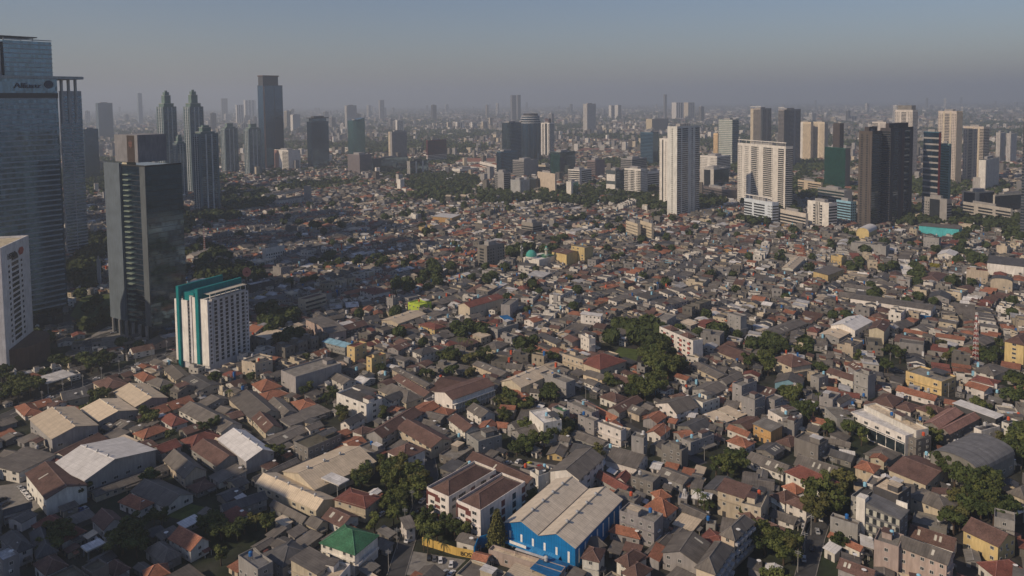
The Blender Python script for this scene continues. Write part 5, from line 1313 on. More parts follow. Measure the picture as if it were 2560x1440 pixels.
strip_road("road", [(1090, 705), (1200, 672), (1330, 640), (1410, 615)], 9, ASPHALT)
strip_road("road", [(1432, 985), (1560, 1062), (1700, 1128), (1760, 1160)], 5.5, ASPHALT, kerb=False)
strip_road("road", [(2200, 900), (2330, 985), (2420, 1020)], 6, ASPHALT, kerb=False)
strip_road("road", [(700, 965), (820, 920), (880, 870)], 5, ASPHALT, kerb=False)
patch("parking_lot", [(1225, 1372), (1262, 1335), (1405, 1388), (1372, 1424)], ASPHALT)
patch("parking_lot", [(1000, 1436), (1030, 1378), (1165, 1400), (1120, 1445)], PAVE)
patch("parking_lot", [(-10, 1290), (-10, 1215), (70, 1205), (112, 1262), (60, 1290)], PAVE)
patch("forecourt", [(200, 855), (270, 815), (330, 835), (290, 872)], PAVE)
patch("yard", [(1270, 1160), (1300, 1148), (1400, 1165), (1360, 1180)], PAVE)
patch("lawn", [(175, 790), (205, 742), (275, 735), (280, 790), (230, 815)], GRASS)
patch("lawn", [(1535, 885), (1548, 868), (1600, 875), (1590, 905)], GRASS)
patch("lawn", [(415, 1290), (470, 1258), (520, 1270), (470, 1305)], GRASS)

def low_wall(pts, h, col, label, name="boundary_wall", t=.3):
    P = [at(*p) for p in pts]; b = MB()
    for i in range(len(P) - 1):
        d = (P[i + 1] - P[i]).normalized(); n = Vector((-d.y, d.x, 0)) * t / 2; A, C = P[i], P[i + 1]
        p = [(A.x - n.x, A.y - n.y), (C.x - n.x, C.y - n.y), (C.x + n.x, C.y + n.y), (A.x + n.x, A.y + n.y)]; b.prism(p, 0, h, WALL, col)
    o = b.obj(name); return tag(o, label, "wall")
low_wall([(60, 1040), (190, 985), (325, 935), (440, 888)], 3.0, (0.42, 0.41, 0.40), "long pale boundary wall along the road in front of the petrol station")
m_ = low_wall([(1056, 1362), (1090, 1372), (1140, 1388), (1184, 1396)], 3.2, (0.62, 0.42, 0.12), "yellow mural wall with painted letters beside the car park", "mural_wall")
wl = text_mesh("BOSY", 2.4, .03, plain("mural_black", (0.03, 0.03, 0.03)), "lettering"); A, C = at(1140, 1388), at(1184, 1396)
q = link(wl, "lettering", m_); q.location = (A.x + (C.x - A.x) * .25, A.y + (C.y - A.y) * .25 - .35, .5); q.rotation_euler = (PI / 2, 0, math.atan2(C.y - A.y, C.x - A.x))
low_wall([(1186, 1400), (1196, 1372), (1218, 1366)], 5.0, (0.0, 0.2, 0.5), "tall sky blue gate wall at the entrance of the blue warehouse yard", "gate_wall")
low_wall([(1400, 1068), (1440, 1090), (1500, 1120)], 2.6, (0.35, 0.34, 0.33), "bare grey yard wall right of the trees above the parked cars")
low_wall([(2030, 1260), (2010, 1330), (1985, 1400)], 2.4, (0.5, 0.46, 0.4), "cream street wall along the shaded street at the lower right")

# ---------------------------------------------------------------- trees
rngV = random.Random(5)
def quad_cloud(b, c, r, n, size, m, rng, squash=.75):
    for _ in range(n):
        d = Vector((rng.gauss(0, 1), rng.gauss(0, 1), rng.gauss(0, 1))).normalized(); k = rng.random() ** .33
        p = Vector(c) + Vector((d.x * r * k, d.y * r * k, d.z * r * squash * k))
        nrm = (d + Vector((rng.gauss(0, .6), rng.gauss(0, .6), rng.gauss(0, .6) + .35))).normalized()
        a = nrm.cross(Vector((rng.gauss(0, 1), rng.gauss(0, 1), rng.gauss(0, 1)))).normalized(); e = nrm.cross(a); s = size * rng.uniform(.6, 1.3); a *= s; e *= s * rng.uniform(.6, 1)
        b.face([tuple(p - a - e * .6), tuple(p + a * .7 - e), tuple(p + a + e * .7), tuple(p - a * .6 + e)], m)
def crown_mesh(i, m, kind="round"):
    rng = random.Random(100 + i); b = MB()
    if kind == "round":
        sh = i // 4 if i < 16 else 0; n = (10, 12, 8, 9)[sh]; wide = (1.0, 1.45, .7, 1.2)[sh]; tall = (1.0, .55, 1.5, .9)[sh]
        for k in range(n):
            a = 2 * PI * k / n + rng.uniform(-.4, .4); rr = rng.uniform(1.2, 3.2) * wide; z = 6.4 + (rng.uniform(-1.6, 2.0) - rr * .2) * tall
            quad_cloud(b, (rr * math.cos(a), rr * math.sin(a), z), rng.uniform(.9, 1.9), 150, .33, m, rng, .7)
        quad_cloud(b, (0, 0, 6.6), 2.2 * wide, 120, .45, m, rng, .6 * tall)
    elif kind == "conifer":
        for k in range(14):
            z = 2 + k * .95; rr = 4.2 * (1 - k / 15) + .3
            for j in range(7):
                a = j * 2 * PI / 7 + k; quad_cloud(b, (rr * .7 * math.cos(a), rr * .7 * math.sin(a), z - .3), rr * .42, 20, .36, m, rng, .4)
    elif kind == "palm":
        for j in range(13):
            a = j * 2 * PI / 13 + rng.uniform(-.1, .1); el = rng.uniform(.1, .9); pv = Vector((0, 0, 9))
            for s in range(6):
                t = s / 5; d = Vector((math.cos(a) * math.cos(el - t * 1.6), math.sin(a) * math.cos(el - t * 1.6), math.sin(el - t * 1.6))); q = pv + d * .62
                sd = Vector((-math.sin(a), math.cos(a), -.25)) * (.42 * (1 - .7 * t)); sd2 = Vector((math.sin(a), -math.cos(a), -.25)) * (.42 * (1 - .7 * t))
                b.face([tuple(pv), tuple(q), tuple(q + sd), tuple(pv + sd)], m); b.face([tuple(pv), tuple(pv + sd2), tuple(q + sd2), tuple(q)], m); pv = q
    return b.mesh("crown")
def trunk_mesh(kind="round"):
    b = MB()
    if kind == "palm": b.cyl(0, 0, 0, 9.1, .26, BARK, n=7, r2=.16); return b.mesh("trunk")
    b.cyl(0, 0, 0, 3.4, .38, BARK, n=7, r2=.26)
    if kind == "conifer": b.cyl(0, 0, 3.4, 14.5, .26, BARK, n=6, r2=.05); return b.mesh("trunk")
    rng = random.Random(3)
    for k in range(6):
        a = k * PI / 3 + .3; b.beam((0, 0, 3.0 + .15 * k), (2.1 * math.cos(a), 2.1 * math.sin(a), 6.4 + rng.random()), .2, BARK)
    return b.mesh("trunk")
CROWNS = {(k, f): crown_mesh(k * 4 + f, FOL[f]) for k in range(4) for f in range(3)}
CROWNS[(0, 3)] = crown_mesh(40, FOL[3]); TRUNK = trunk_mesh(); PALMC = crown_mesh(50, FOL[1], "palm"); PALMT = trunk_mesh("palm"); CONC_ = crown_mesh(60, FOL[2], "conifer"); CONT = trunk_mesh("conifer")
TREES = []
QUEUE = []
def tree(P, s, f, kind="round", var=None, label=""): QUEUE.append((P[0], P[1], s, f, kind, label))
def plant(P, s, f, kind="round", var=None):
    nm = {"round": "broadleaf_tree", "palm": "palm_tree", "conifer": "conifer_tree"}[kind]
    r = thing(nm, "", "tree", (P[0], P[1], 0), rngV.uniform(0, 6.28)); r.scale = (s * rngV.uniform(.9, 1.1), s * rngV.uniform(.9, 1.1), s * rngV.uniform(.85, 1.1))
    if kind == "round": link(CROWNS[(0 if f == 3 else (rngV.randrange(4) if var is None else var), f)], "crown", r); link(TRUNK, "trunk", r)
    elif kind == "palm": link(PALMC, "crown", r); link(PALMT, "trunk", r)
    else: link(CONC_, "crown", r); link(CONT, "trunk", r)
    TREES.append((r, kind, f, s)); return r
# groves: centre and half size in the photo, number of trees, scale range, foliage
GR = """
40 985 60 45 9 1.2 1.8 1|150 905 45 22 4 1.2 1.6 0|250 915 70 26 8 1.2 1.6 0|215 770 45 30 4 1.1 1.5 2|130 860 60 20 4 1.0 1.3 0|330 868 40 12 3 .9 1.2 2
520 660 45 20 8 1.1 1.5 0|560 690 50 16 7 1.0 1.4 0|690 800 60 28 12 1.2 1.6 0|710 850 50 20 6 1.1 1.4 1|830 660 55 20 9 1.0 1.4 0|760 715 50 12 4 .9 1.2 0
960 665 50 18 7 1.0 1.3 0|1100 690 50 28 10 1.2 1.6 0|1060 725 50 22 9 1.2 1.6 0|1000 800 25 16 3 1.0 1.3 0|1190 845 50 24 9 1.1 1.4 0|1230 715 22 18 4 1.0 1.4 0
1290 640 30 16 6 1.1 1.5 0|1320 655 24 14 4 1.0 1.4 0|1400 610 40 10 5 1.0 1.3 0|1560 850 45 26 9 1.3 1.7 1|1620 880 45 50 14 1.6 2.2 0|1650 935 45 40 10 1.5 2.1 1
1610 985 48 28 8 1.5 1.9 1|1700 925 30 20 4 1.2 1.5 0|1530 975 26 12 3 1.1 1.3 1|1290 1020 50 26 10 1.1 1.4 1|1360 1000 40 20 6 1.0 1.3 0|1345 1105 40 26 7 1.1 1.5 1
1400 1095 30 26 5 1.1 1.4 1|1310 1130 30 16 4 1.0 1.3 0|1000 1210 45 28 9 1.1 1.4 1|1045 1240 30 40 8 1.2 1.5 1|990 1290 22 40 7 1.1 1.4 1|970 1180 30 16 4 1.0 1.3 1
905 1205 24 14 4 1.0 1.3 1|670 1155 28 12 4 1.1 1.3 1|1060 1325 20 22 5 1.0 1.3 0|1110 1345 40 16 8 1.0 1.2 1|1150 1350 20 12 3 1.0 1.2 1|820 1000 26 14 4 .9 1.2 0
850 1050 14 26 4 .9 1.2 1|1500 1150 16 10 2 1.1 1.3 2|1810 1185 34 20 5 1.2 1.5 1|1840 1160 20 14 3 1.0 1.3 0|2060 1280 48 40 12 1.4 1.8 1|2090 1230 30 14 3 1.1 1.4 2
2390 1200 50 22 8 1.4 1.8 0|2440 1230 50 22 8 1.4 1.8 0|2420 1290 46 22 8 1.3 1.6 1|2490 1310 44 24 7 1.3 1.6 0|2390 1330 24 16 3 1.2 1.4 1|2540 1000 26 34 6 1.3 1.7 0
2550 1140 22 60 7 1.4 1.8 0|1920 875 50 24 9 1.1 1.4 0|1905 925 40 22 8 1.3 1.6 1|1990 885 40 18 5 1.1 1.4 0|1790 840 30 16 5 1.1 1.4 0|1975 1000 30 16 5 1.0 1.3 1
1780 1290 18 10 2 .9 1.1 1|1900 1370 36 26 7 1.2 1.5 0|1960 1400 40 24 6 1.2 1.5 1|1880 1300 16 18 3 1.0 1.3 0|2220 1400 34 12 4 .8 1.0 2|2110 1380 20 14 3 .9 1.1 0
2130 670 30 16 5 1.0 1.4 0|2280 700 26 28 6 1.2 1.5 0|2180 760 26 18 4 1.0 1.3 0|2100 800 20 18 3 1.0 1.3 0|2400 600 40 20 6 1.1 1.4 0|2420 650 60 24 10 1.2 1.5 0
2470 900 34 26 7 1.2 1.5 0|2380 915 20 12 3 1.0 1.3 1|2230 920 26 26 5 1.2 1.5 0|2060 930 20 12 3 1.0 1.2 0|2160 910 22 14 3 1.0 1.2 1|2070 1080 14 16 3 1.0 1.2 0
2140 1080 40 18 6 1.0 1.3 0|2330 1050 18 10 2 .9 1.1 2|2000 1050 40 18 5 1.1 1.3 0|1310 1250 0 0 0 1 1 0|120 1370 40 30 5 1.1 1.4 1|330 1370 34 34 6 1.2 1.5 0
390 1320 26 16 3 1.0 1.3 0|560 1340 60 26 8 1.1 1.4 0|650 1330 30 12 3 1.0 1.2 1|380 1060 26 14 3 1.1 1.3 1|530 960 18 10 2 1.1 1.3 0|420 1000 14 12 2 1.2 1.4 1
450 1060 12 8 1 1.3 1.4 1|530 1085 20 10 3 1.1 1.3 0|370 1210 14 14 2 1.2 1.5 0|210 1250 14 14 2 1.1 1.3 1|230 1035 20 10 3 1.0 1.2 1|540 1160 0 0 0 1 1 0
1250 1060 14 16 3 .9 1.1 1|1180 1035 14 10 2 .9 1.1 0|1110 900 40 16 5 1.0 1.3 0|1350 905 40 14 6 1.0 1.3 0|1220 905 30 12 4 1.0 1.3 0|950 935 14 10 2 .9 1.1 0
760 985 24 10 3 .9 1.1 1|620 925 10 8 1 1.2 1.3 2|1130 940 20 10 2 1.0 1.3 0|640 700 30 12 4 .9 1.2 0|180 700 20 14 3 .9 1.2 0|940 1340 18 12 2 .9 1.1 1
"""
PLACED = []
for ln in GR.strip().split("\n"):
    for g_ in ln.split("|"):
        x, y, rx, ry, n, s0, s1, f = (float(v) for v in g_.split()); s0 *= .86; s1 *= .86; rx *= .9; ry *= .9; n, f = int(n * .85), int(f)
        tries = 0; k = 0
        while k < n and tries < n * 14:
            tries += 1; a, q = rngV.uniform(0, 2 * PI), rngV.random() ** .5
            P = at(x + rx * q * math.cos(a), y + ry * q * math.sin(a)); s = rngV.uniform(s0, s1)
            if any((P.x - t[0]) ** 2 + (P.y - t[1]) ** 2 < (2.6 * (s + t[2])) ** 2 * .55 for t in PLACED[-160:]): continue
            if not is_free((P.x, P.y), 0, -1.5, -1.5, 1.5, 1.5, 0, .3) and tries < n * 11: continue
            tree(P, s, min(2, max(0, f + rngV.choice((0, 0, 0, 1, -1))))); PLACED.append((P.x, P.y, s)); k += 1
for t in PLACED: occupy((t[0], t[1]), 0, -2.2 * t[2], -2.2 * t[2], 2.2 * t[2], 2.2 * t[2])
tree(at(1243, 1372), 1.15, 2, "conifer", label= "tall feathery conifer between the white maroon flats and the blue warehouse")
tree(at(2335, 682), 1.3, 3, label="yellow leaved tree shining among dark trees at the right")
for (x, y) in ((1060, 1378), (1070, 1392), (1760, 1290), (1745, 1268), (1220, 905), (1150, 880), (1165, 884), (1178, 886), (1950, 1215), (575, 1012), (2125, 1095), (1330, 905), (2045, 1020)):
    P = at(x, y); tree(P, rngV.uniform(.8, 1.1), 1, "palm"); occupy((P.x, P.y), 0, -1, -1, 1, 1)

# dark belts of trees seen in the middle distance: centre, half size in the photo, count
BELTS = [(610, 500, 75, 28, 260), (540, 545, 60, 12, 90), (210, 690, 45, 40, 70), (240, 800, 45, 36, 50), (560, 692, 80, 20, 70), (520, 640, 50, 16, 50), (400, 700, 60, 60, 30), (1330, 640, 60, 14, 40), (1560, 488, 120, 12, 150), (1100, 458, 100, 22, 420), (1010, 442, 70, 12, 160), (1250, 500, 60, 12, 110), (780, 420, 110, 14, 120), (1470, 500, 150, 14, 170), (1640, 515, 50, 14, 60), (1900, 555, 60, 10, 50), (1760, 510, 60, 14, 90), (760, 470, 60, 12, 70), (300, 470, 60, 30, 160),
         (240, 620, 40, 30, 60), (2020, 470, 60, 30, 120), (2300, 545, 130, 22, 150), (2480, 560, 80, 14, 70), (690, 440, 60, 10, 60), (880, 400, 90, 14, 110), (1400, 370, 160, 14, 170), (1800, 360, 40, 14, 60), (2000, 430, 40, 22, 80), (1180, 405, 80, 10, 70), (460, 560, 20, 30, 30), (2540, 590, 30, 16, 22), (1960, 530, 40, 20, 40)]
bx = []
for (x, y, rx, ry, n) in BELTS:
    for _ in range(n):
        a, q = rngV.uniform(0, 2 * PI), rngV.random() ** .5; P = at(x + rx * q * math.cos(a), y + ry * q * math.sin(a))
        if is_free((P.x, P.y), 0, -1, -1, 1, 1) or not (OX < P.x < OX + 2200 and P.y < 2600): bx.append((P.x, P.y))
for (X, Y) in bx: occupy((X, Y), 0, -5, -5, 5, 5)

# ---------------------------------------------------------------- the rest of the quarter: many more houses on a bent street grid
rngF = random.Random(21); nr = np.random.default_rng(4)
ph = nr.uniform(0, 6.28, 24); dr = nr.uniform(0, 6.28, 24)
def smooth(x, y, wl, k=0): 
    return sum(np.sin((x * np.cos(dr[(i + k) % 24]) + y * np.sin(dr[(i + k) % 24])) / (wl * (0.7 + .25 * i)) * 6.28 + ph[(i * 3 + k) % 24]) for i in range(4)) / 2.2
ROOFW = {'near': ("GGGGGBBBOOORDkkkkmWWC", "vvvvkkwwwcccpPay")}
FILL = []
TH0 = R_(56)
def frustum(x, y, mrg=25): return abs(x) < y * 0.68 + mrg
def warp(a, b):
    c, s = math.cos(TH0), math.sin(TH0); X = a * c - b * s; Y = 800 + a * s + b * c
    return X + 26 * smooth(X, Y, 300), Y + 22 * smooth(X, Y, 270, 7)
rows = []; bpos = -1500.0; k_ = 0
while bpos < 1500:
    dep = rngF.uniform(8.6, 11.8); sd_ = 0; a = -1700.0 + rngF.uniform(0, 9)
    while a < 1700:
        w = rngF.choice((5.2, 6.5, 7.5, 8.5, 9.5, 11)) * rngF.uniform(.9, 1.1)
        X, Y = warp(a, bpos)
        if rngF.random() > .56: sd_ = rngF.randrange(10 ** 6)
        if 235 < Y < 1335 and frustum(X, Y):
            X1, Y1 = warp(a + 6, bpos); rows.append((Y, X, w, dep * random.Random(sd_).uniform(.86, 1.0), math.atan2(Y1 - Y, X1 - X), sd_))
        a += w + (rngF.uniform(1.5, 4.5) if rngF.random() < .09 else rngF.uniform(0, .25))
    k_ += 1; bpos += dep + (rngF.uniform(2.0, 3.6) if k_ % 2 == 0 else .15)
rows.sort()
for (Y, X, W, D, th, sd_) in rows:
    rS = random.Random(sd_)
    left = X < -20 and Y < 480; n_ = rngF.random()
    if rngF.random() < (.22 if left else .07): W *= rngF.uniform(1.5, 2.3); D *= rngF.uniform(1.1, 1.7)
    if Y < 450: W *= 1.3; D *= 1.12
    if rngF.random() < .02: continue
    th += R_(rngF.uniform(-2, 2)); P = Vector((X, Y, 0)); ok = False
    for f in (1.0, .8, .6):
        if is_free(P, th, .8, .8, W * f - .8, D * f - .8, 0, .05): ok = True; break
    if not ok or W * f < 3.2 or D * f < 3.2: continue
    W *= f; D *= f; occupy(P, th, 0.4, 0.4, W - .4, D - .4, 0)
    if rngF.random() < (.10 if left else .05): FILL.append(('tree', P, th, W, D)); continue
    z = rS.random(); typ = 'g' if z < .46 else 'h' if z < .58 else 'f' if z < .80 else 's'
    if typ == 'h' and W < 7: typ = 'g'
    h = rS.choice((2.6, 2.8, 2.9, 3.1, 3.3, 3.6, 4.2, 5.6)) if typ != 'f' else rS.choice((3.2, 3.4, 3.6, 5.8, 6.2, 3.9, 8.8))
    rise = min(W, D) * rS.uniform(.14, .24) if typ in 'gh' else rS.uniform(.4, 1.0)
    rc = rS.choice("GGGGGGBBROOODW") if typ in 'gh' else rS.choice("kkkkmGG") if typ == 'f' else rS.choice("GGGGGWCD")
    if W * D > 180 and rc == 'O': rc = 'G'
    if typ == 'h' and rc in 'GW': rc = rS.choice("BORBO")
    wc = rS.choice("vvvvkkkkwwwwcck" if typ == 'f' else "vvvkkkkwwwwccc") if rS.random() > .02 else rS.choice("yopPpa")
    FILL.append((typ, P, th, W, D, h, rise, 'r' if rS.random() < .5 else 'l', rc, wc, rS.choice((.5, .5, .4, .6, .3))))
# low sheds, porches and back rooms squeezed into what is left between the buildings
small = []
yy = 240.0
while yy < 1000:
    xx = -yy * .7 - 20
    while xx < yy * .7 + 20:
        X, Y = xx + rngF.uniform(-1, 1), yy + rngF.uniform(-1, 1); th = TH0 + R_(8) * float(smooth(np.array(X), np.array(Y), 420, 3)) + R_(rngF.uniform(-3, 3)); xx += 4.2
        if occ[int((X - OX) / OC), int((Y - OY) / OC)]: continue
        for (W, D) in ((9.5, 6.5), (6.5, 8.5), (6.8, 4.4), (4.2, 6.0), (3.9, 3.4)):
            W *= rngF.uniform(.85, 1.1); D *= rngF.uniform(.85, 1.1); P = Vector((X, Y, 0))
            if is_free(P, th, .5, .5, W - .5, D - .5, 0, .03):
                if rngF.random() < (.30 if X < 0 and Y < 480 else .16): occupy(P, th, 0, 0, W, D, 0); break
                occupy(P, th, .4, .4, W - .4, D - .4, 0); typ = rngF.choice("ggsssf"); small.append((typ, P, th, W, D, rngF.uniform(2.3, 3.3), rngF.uniform(.4, 1.0) if typ != 'g' else min(W, D) * .17, rngF.choice("rl"), rngF.choice("GGGGGBODkCW"), rngF.choice("vvkkkcw"), .5)); break
    yy += 4.2
FILL += small; FILL.sort(key=lambda e: e[1].y)
NEARF = 330; cntF = 0; stuff = []
for e in FILL:
    if e[0] == 'tree':
        c = e[1] + Vector((math.cos(e[2]) * e[3] / 2 - math.sin(e[2]) * e[4] / 2, math.sin(e[2]) * e[3] / 2 + math.cos(e[2]) * e[4] / 2, 0))
        if c.y < 700: tree(c, rngV.uniform(.75, 1.15), rngV.choice((0, 1, 1, 2)))
        else: stuff.append(('tree', c))
        continue
    X_ = px(e[1])
    if cntF < NEARF and -60 < X_[0] < 2620 and X_[1] < 1500:
        cntF += 1; make_house(e[1], e[2], e[3], e[4], e[0], e[5], e[6], e[7], e[8], e[9], e[10], None, rngF, nwin=8)
    else: stuff.append(e)

QUEUE.sort(key=lambda q: (0 if q[5] or q[4] != "round" else 1, q[1])); farq = []; nin = 0
for (x, y, s, f, kind, lb) in QUEUE:
    q = px((x, y, 5)); seen = -25 < q[0] < 2585 and q[1] < 1475
    if nin < 296 and seen:
        r = plant((x, y), s, f, kind); nin += 1
        if lb: r["label"] = lb
    else: farq.append((x, y, s))
# prototypes for the merged far houses: every vertex is (fx, cx, fy, cy, fh, fr, cz) -> x = fx W + cx, y = fy D + cy, z = fh h + fr rise + cz
def proto(typ, ridge, win):
    V, Fc = [], []   # faces: (4 verts, slot) slot w wall, r roof, c concrete, p pane
    def q(pts, slot): n = len(V); V.extend(pts); Fc.append(((n, n + 1, n + 2, n + 3), slot))
    c4 = [(0, 0), (1, 0), (1, 1), (0, 1)]
    for i in range(4):
        (a, b), (c, d) = c4[i], c4[(i + 1) % 4]; top = .75 if typ == 'f' else 0
        q([(a, 0, b, 0, 0, 0, 0), (c, 0, d, 0, 0, 0, 0), (c, 0, d, 0, 1, 0, top), (a, 0, b, 0, 1, 0, top)], 'w')
    o = .45; oz = -.12
    if typ == 'f':
        q([(0, .22, 0, .22, 1, 0, 0), (1, -.22, 0, .22, 1, 0, 0), (1, -.22, 1, -.22, 1, 0, 0), (0, .22, 1, -.22, 1, 0, 0)], 'c')
        for i in range(4):
            (a, b), (c, d) = c4[i], c4[(i + 1) % 4]; s = lambda v: .22 if v == 0 else -.22
            q([(a, 0, b, 0, 1, 0, .75), (c, 0, d, 0, 1, 0, .75), (c, s(c), d, s(d), 1, 0, .75), (a, s(a), b, s(b), 1, 0, .75)], 'w')
            q([(c, s(c), d, s(d), 1, 0, 0), (a, s(a), b, s(b), 1, 0, 0), (a, s(a), b, s(b), 1, 0, .75), (c, s(c), d, s(d), 1, 0, .75)], 'w')
        if ridge == 'r':
            b0 = [(.1, 0, .5, 0), (.5, 0, .5, 0), (.5, 0, .92, 0), (.1, 0, .92, 0)]
            for i in range(4): A, B = b0[i], b0[(i + 1) % 4]; q([(*A, 1, 0, 0), (*B, 1, 0, 0), (*B, 1, 0, 2.5), (*A, 1, 0, 2.5)], 'w')
            q([(*v, 1, 0, 2.5) for v in b0], 'r')
    elif typ == 'g' and ridge == 'r':
        q([(0, -o, 0, -o, 1, 0, oz), (1, o, 0, -o, 1, 0, oz), (1, o, .5, 0, 1, 1, .05), (0, -o, .5, 0, 1, 1, .05)], 'r')
        q([(1, o, 1, o, 1, 0, oz), (0, -o, 1, o, 1, 0, oz), (0, -o, .5, 0, 1, 1, .05), (1, o, .5, 0, 1, 1, .05)], 'r')
        q([(0, 0, 1, 0, 1, 0, 0), (0, 0, 0, 0, 1, 0, 0), (0, 0, .5, 0, 1, 1, 0), (0, 0, .5, 0, 1, 1, 0)], 'w'); q([(1, 0, 0, 0, 1, 0, 0), (1, 0, 1, 0, 1, 0, 0), (1, 0, .5, 0, 1, 1, 0), (1, 0, .5, 0, 1, 1, 0)], 'w')
    elif typ == 'g':
        q([(0, -o, 1, o, 1, 0, oz), (0, -o, 0, -o, 1, 0, oz), (.5, 0, 0, -o, 1, 1, .05), (.5, 0, 1, o, 1, 1, .05)], 'r')
        q([(1, o, 0, -o, 1, 0, oz), (1, o, 1, o, 1, 0, oz), (.5, 0, 1, o, 1, 1, .05), (.5, 0, 0, -o, 1, 1, .05)], 'r')
        q([(0, 0, 0, 0, 1, 0, 0), (1, 0, 0, 0, 1, 0, 0), (.5, 0, 0, 0, 1, 1, 0), (.5, 0, 0, 0, 1, 1, 0)], 'w'); q([(1, 0, 1, 0, 1, 0, 0), (0, 0, 1, 0, 1, 0, 0), (.5, 0, 1, 0, 1, 1, 0), (.5, 0, 1, 0, 1, 1, 0)], 'w')
    elif typ == 'h':
        a, b = ((.35, 0, .5, 0), (.65, 0, .5, 0)) if ridge == 'r' else ((.5, 0, .35, 0), (.5, 0, .65, 0)); A, B = (*a, 1, 1, .05), (*b, 1, 1, .05)
        c = [(0, -o, 0, -o, 1, 0, oz), (1, o, 0, -o, 1, 0, oz), (1, o, 1, o, 1, 0, oz), (0, -o, 1, o, 1, 0, oz)]
        if ridge == 'r': q([c[0], c[1], B, A], 'r'); q([c[2], c[3], A, B], 'r'); q([c[3], c[0], A, A], 'r'); q([c[1], c[2], B, B], 'r')
        else: q([c[0], c[1], A, A], 'r'); q([c[2], c[3], B, B], 'r'); q([c[3], c[0], A, B], 'r'); q([c[1], c[2], B, A], 'r')
    else:
        q([(0, -o, 0, -o, 1, 0, oz), (1, o, 0, -o, 1, 0, oz), (1, o, 1, o, 1, 1, .05), (0, -o, 1, o, 1, 1, .05)], 'r')
        q([(0, 0, 1, 0, 1, 0, 0), (0, 0, 0, 0, 1, 0, 0), (0, 0, 0, 0, 1, 0, 0), (0, 0, 1, 0, 1, 1, 0)], 'w'); q([(1, 0, 0, 0, 1, 0, 0), (1, 0, 1, 0, 1, 0, 0), (1, 0, 1, 0, 1, 1, 0), (1, 0, 0, 0, 1, 0, 0)], 'w')
    if win:
        for fz in ((.14, .32), (.60, .80)):
            for k in range(2):
                fx = .2 + .42 * k
                q([(fx, 0, 0, -.05, fz[0], 0, 0), (fx, 1.3, 0, -.05, fz[0], 0, 0), (fx, 1.3, 0, -.05, fz[1], 0, 0), (fx, 0, 0, -.05, fz[1], 0, 0)], 'p')
                q([(0, -.05, fx, 1.3, fz[0], 0, 0), (0, -.05, fx, 0, fz[0], 0, 0), (0, -.05, fx, 0, fz[1], 0, 0), (0, -.05, fx, 1.3, fz[1], 0, 0)], 'p')
    return np.array(V, float), np.array([f for f, _ in Fc]), [s for _, s in Fc]
SMATS = [WALL, SHEET, TILE, CONC, PANE]
class Bag:
    def __init__(s): s.V, s.F, s.M, s.C, s.n = [], [], [], [], 0
    def add(s, typ, ridge, win, P, th, W, D, h, rise, rc, wc, tile):
        V, F, S = proto(typ, ridge, win); n = len(P)
        if n == 0: return
        X = V[None, :, 0] * W[:, None] + V[None, :, 1]; Y = V[None, :, 2] * D[:, None] + V[None, :, 3]
        Z = V[None, :, 4] * h[:, None] + V[None, :, 5] * rise[:, None] + V[None, :, 6]
        c, sn = np.cos(th)[:, None], np.sin(th)[:, None]
        s.V.append(np.stack([P[:, :1] + X * c - Y * sn, P[:, 1:2] + X * sn + Y * c, Z], 2).reshape(-1, 3))
        s.F.append((F[None] + (np.arange(n) * len(V))[:, None, None] + s.n).reshape(-1, 4)); s.n += n * len(V)
        mi = np.zeros((n, len(F)), int); cf = np.zeros((n, len(F), 3))
        for k, sl in enumerate(S):
            mi[:, k] = 0 if sl == 'w' else 3 if sl == 'c' else 4 if sl == 'p' else np.where(tile, 2, 1)
            cf[:, k] = wc if sl == 'w' else rc
        s.M.append(mi.ravel()); s.C.append(cf.reshape(-1, 3))
    def build(s, name):
        me = big_mesh(name, np.concatenate(s.V), np.concatenate(s.F), SMATS, np.concatenate(s.M), np.concatenate(s.C)); return link(me, name)
bag = Bag(); groups = {}
for e in stuff:
    if e[0] != 'tree': groups.setdefault((e[0], e[7], e[1].y < 1000), []).append(e)
for (typ, ridge, win), L in groups.items():
    n = len(L); j = nr.uniform(.62, 1.12, (n, 1))
    bag.add(typ, ridge, win, np.array([[e[1].x, e[1].y] for e in L]), np.array([e[2] for e in L]), np.array([e[3] for e in L]), np.array([e[4] for e in L]),
            np.array([e[5] for e in L]), np.array([e[6] for e in L]), np.array([CC[e[8]] for e in L]) * j, np.minimum(.78, np.array([CC[e[9]] for e in L]) * nr.uniform(.55, 1.0, (n, 1))), np.array([e[8] in 'ORBP' for e in L]))
ex = [e for e in stuff if e[0] != 'tree' and rngF.random() < .62]; n = len(ex); eW, eD, eh = (np.array([e[i] for e in ex]) for i in (3, 4, 5)); eth = np.array([e[2] for e in ex])
fx, fy = nr.uniform(-.1, .6, n), nr.uniform(-.15, .5, n); px_ = np.array([[e[1].x, e[1].y] for e in ex]); lx, ly = fx * eW, fy * eD
px_ = px_ + np.stack([lx * np.cos(eth) - ly * np.sin(eth), lx * np.sin(eth) + ly * np.cos(eth)], 1); sc_ = nr.uniform(.3, .62, (n, 2)); up_ = np.where(nr.random(n) < .5, eh + nr.uniform(1.0, 2.6, n), eh * nr.uniform(.6, .95, n))
pal_ = np.array([CC[c] for c in "GGGkkWCOBRDvw"]); wal_ = np.array([CC[c] for c in "vvvkkkwcc"]); sel_ = nr.random(n)
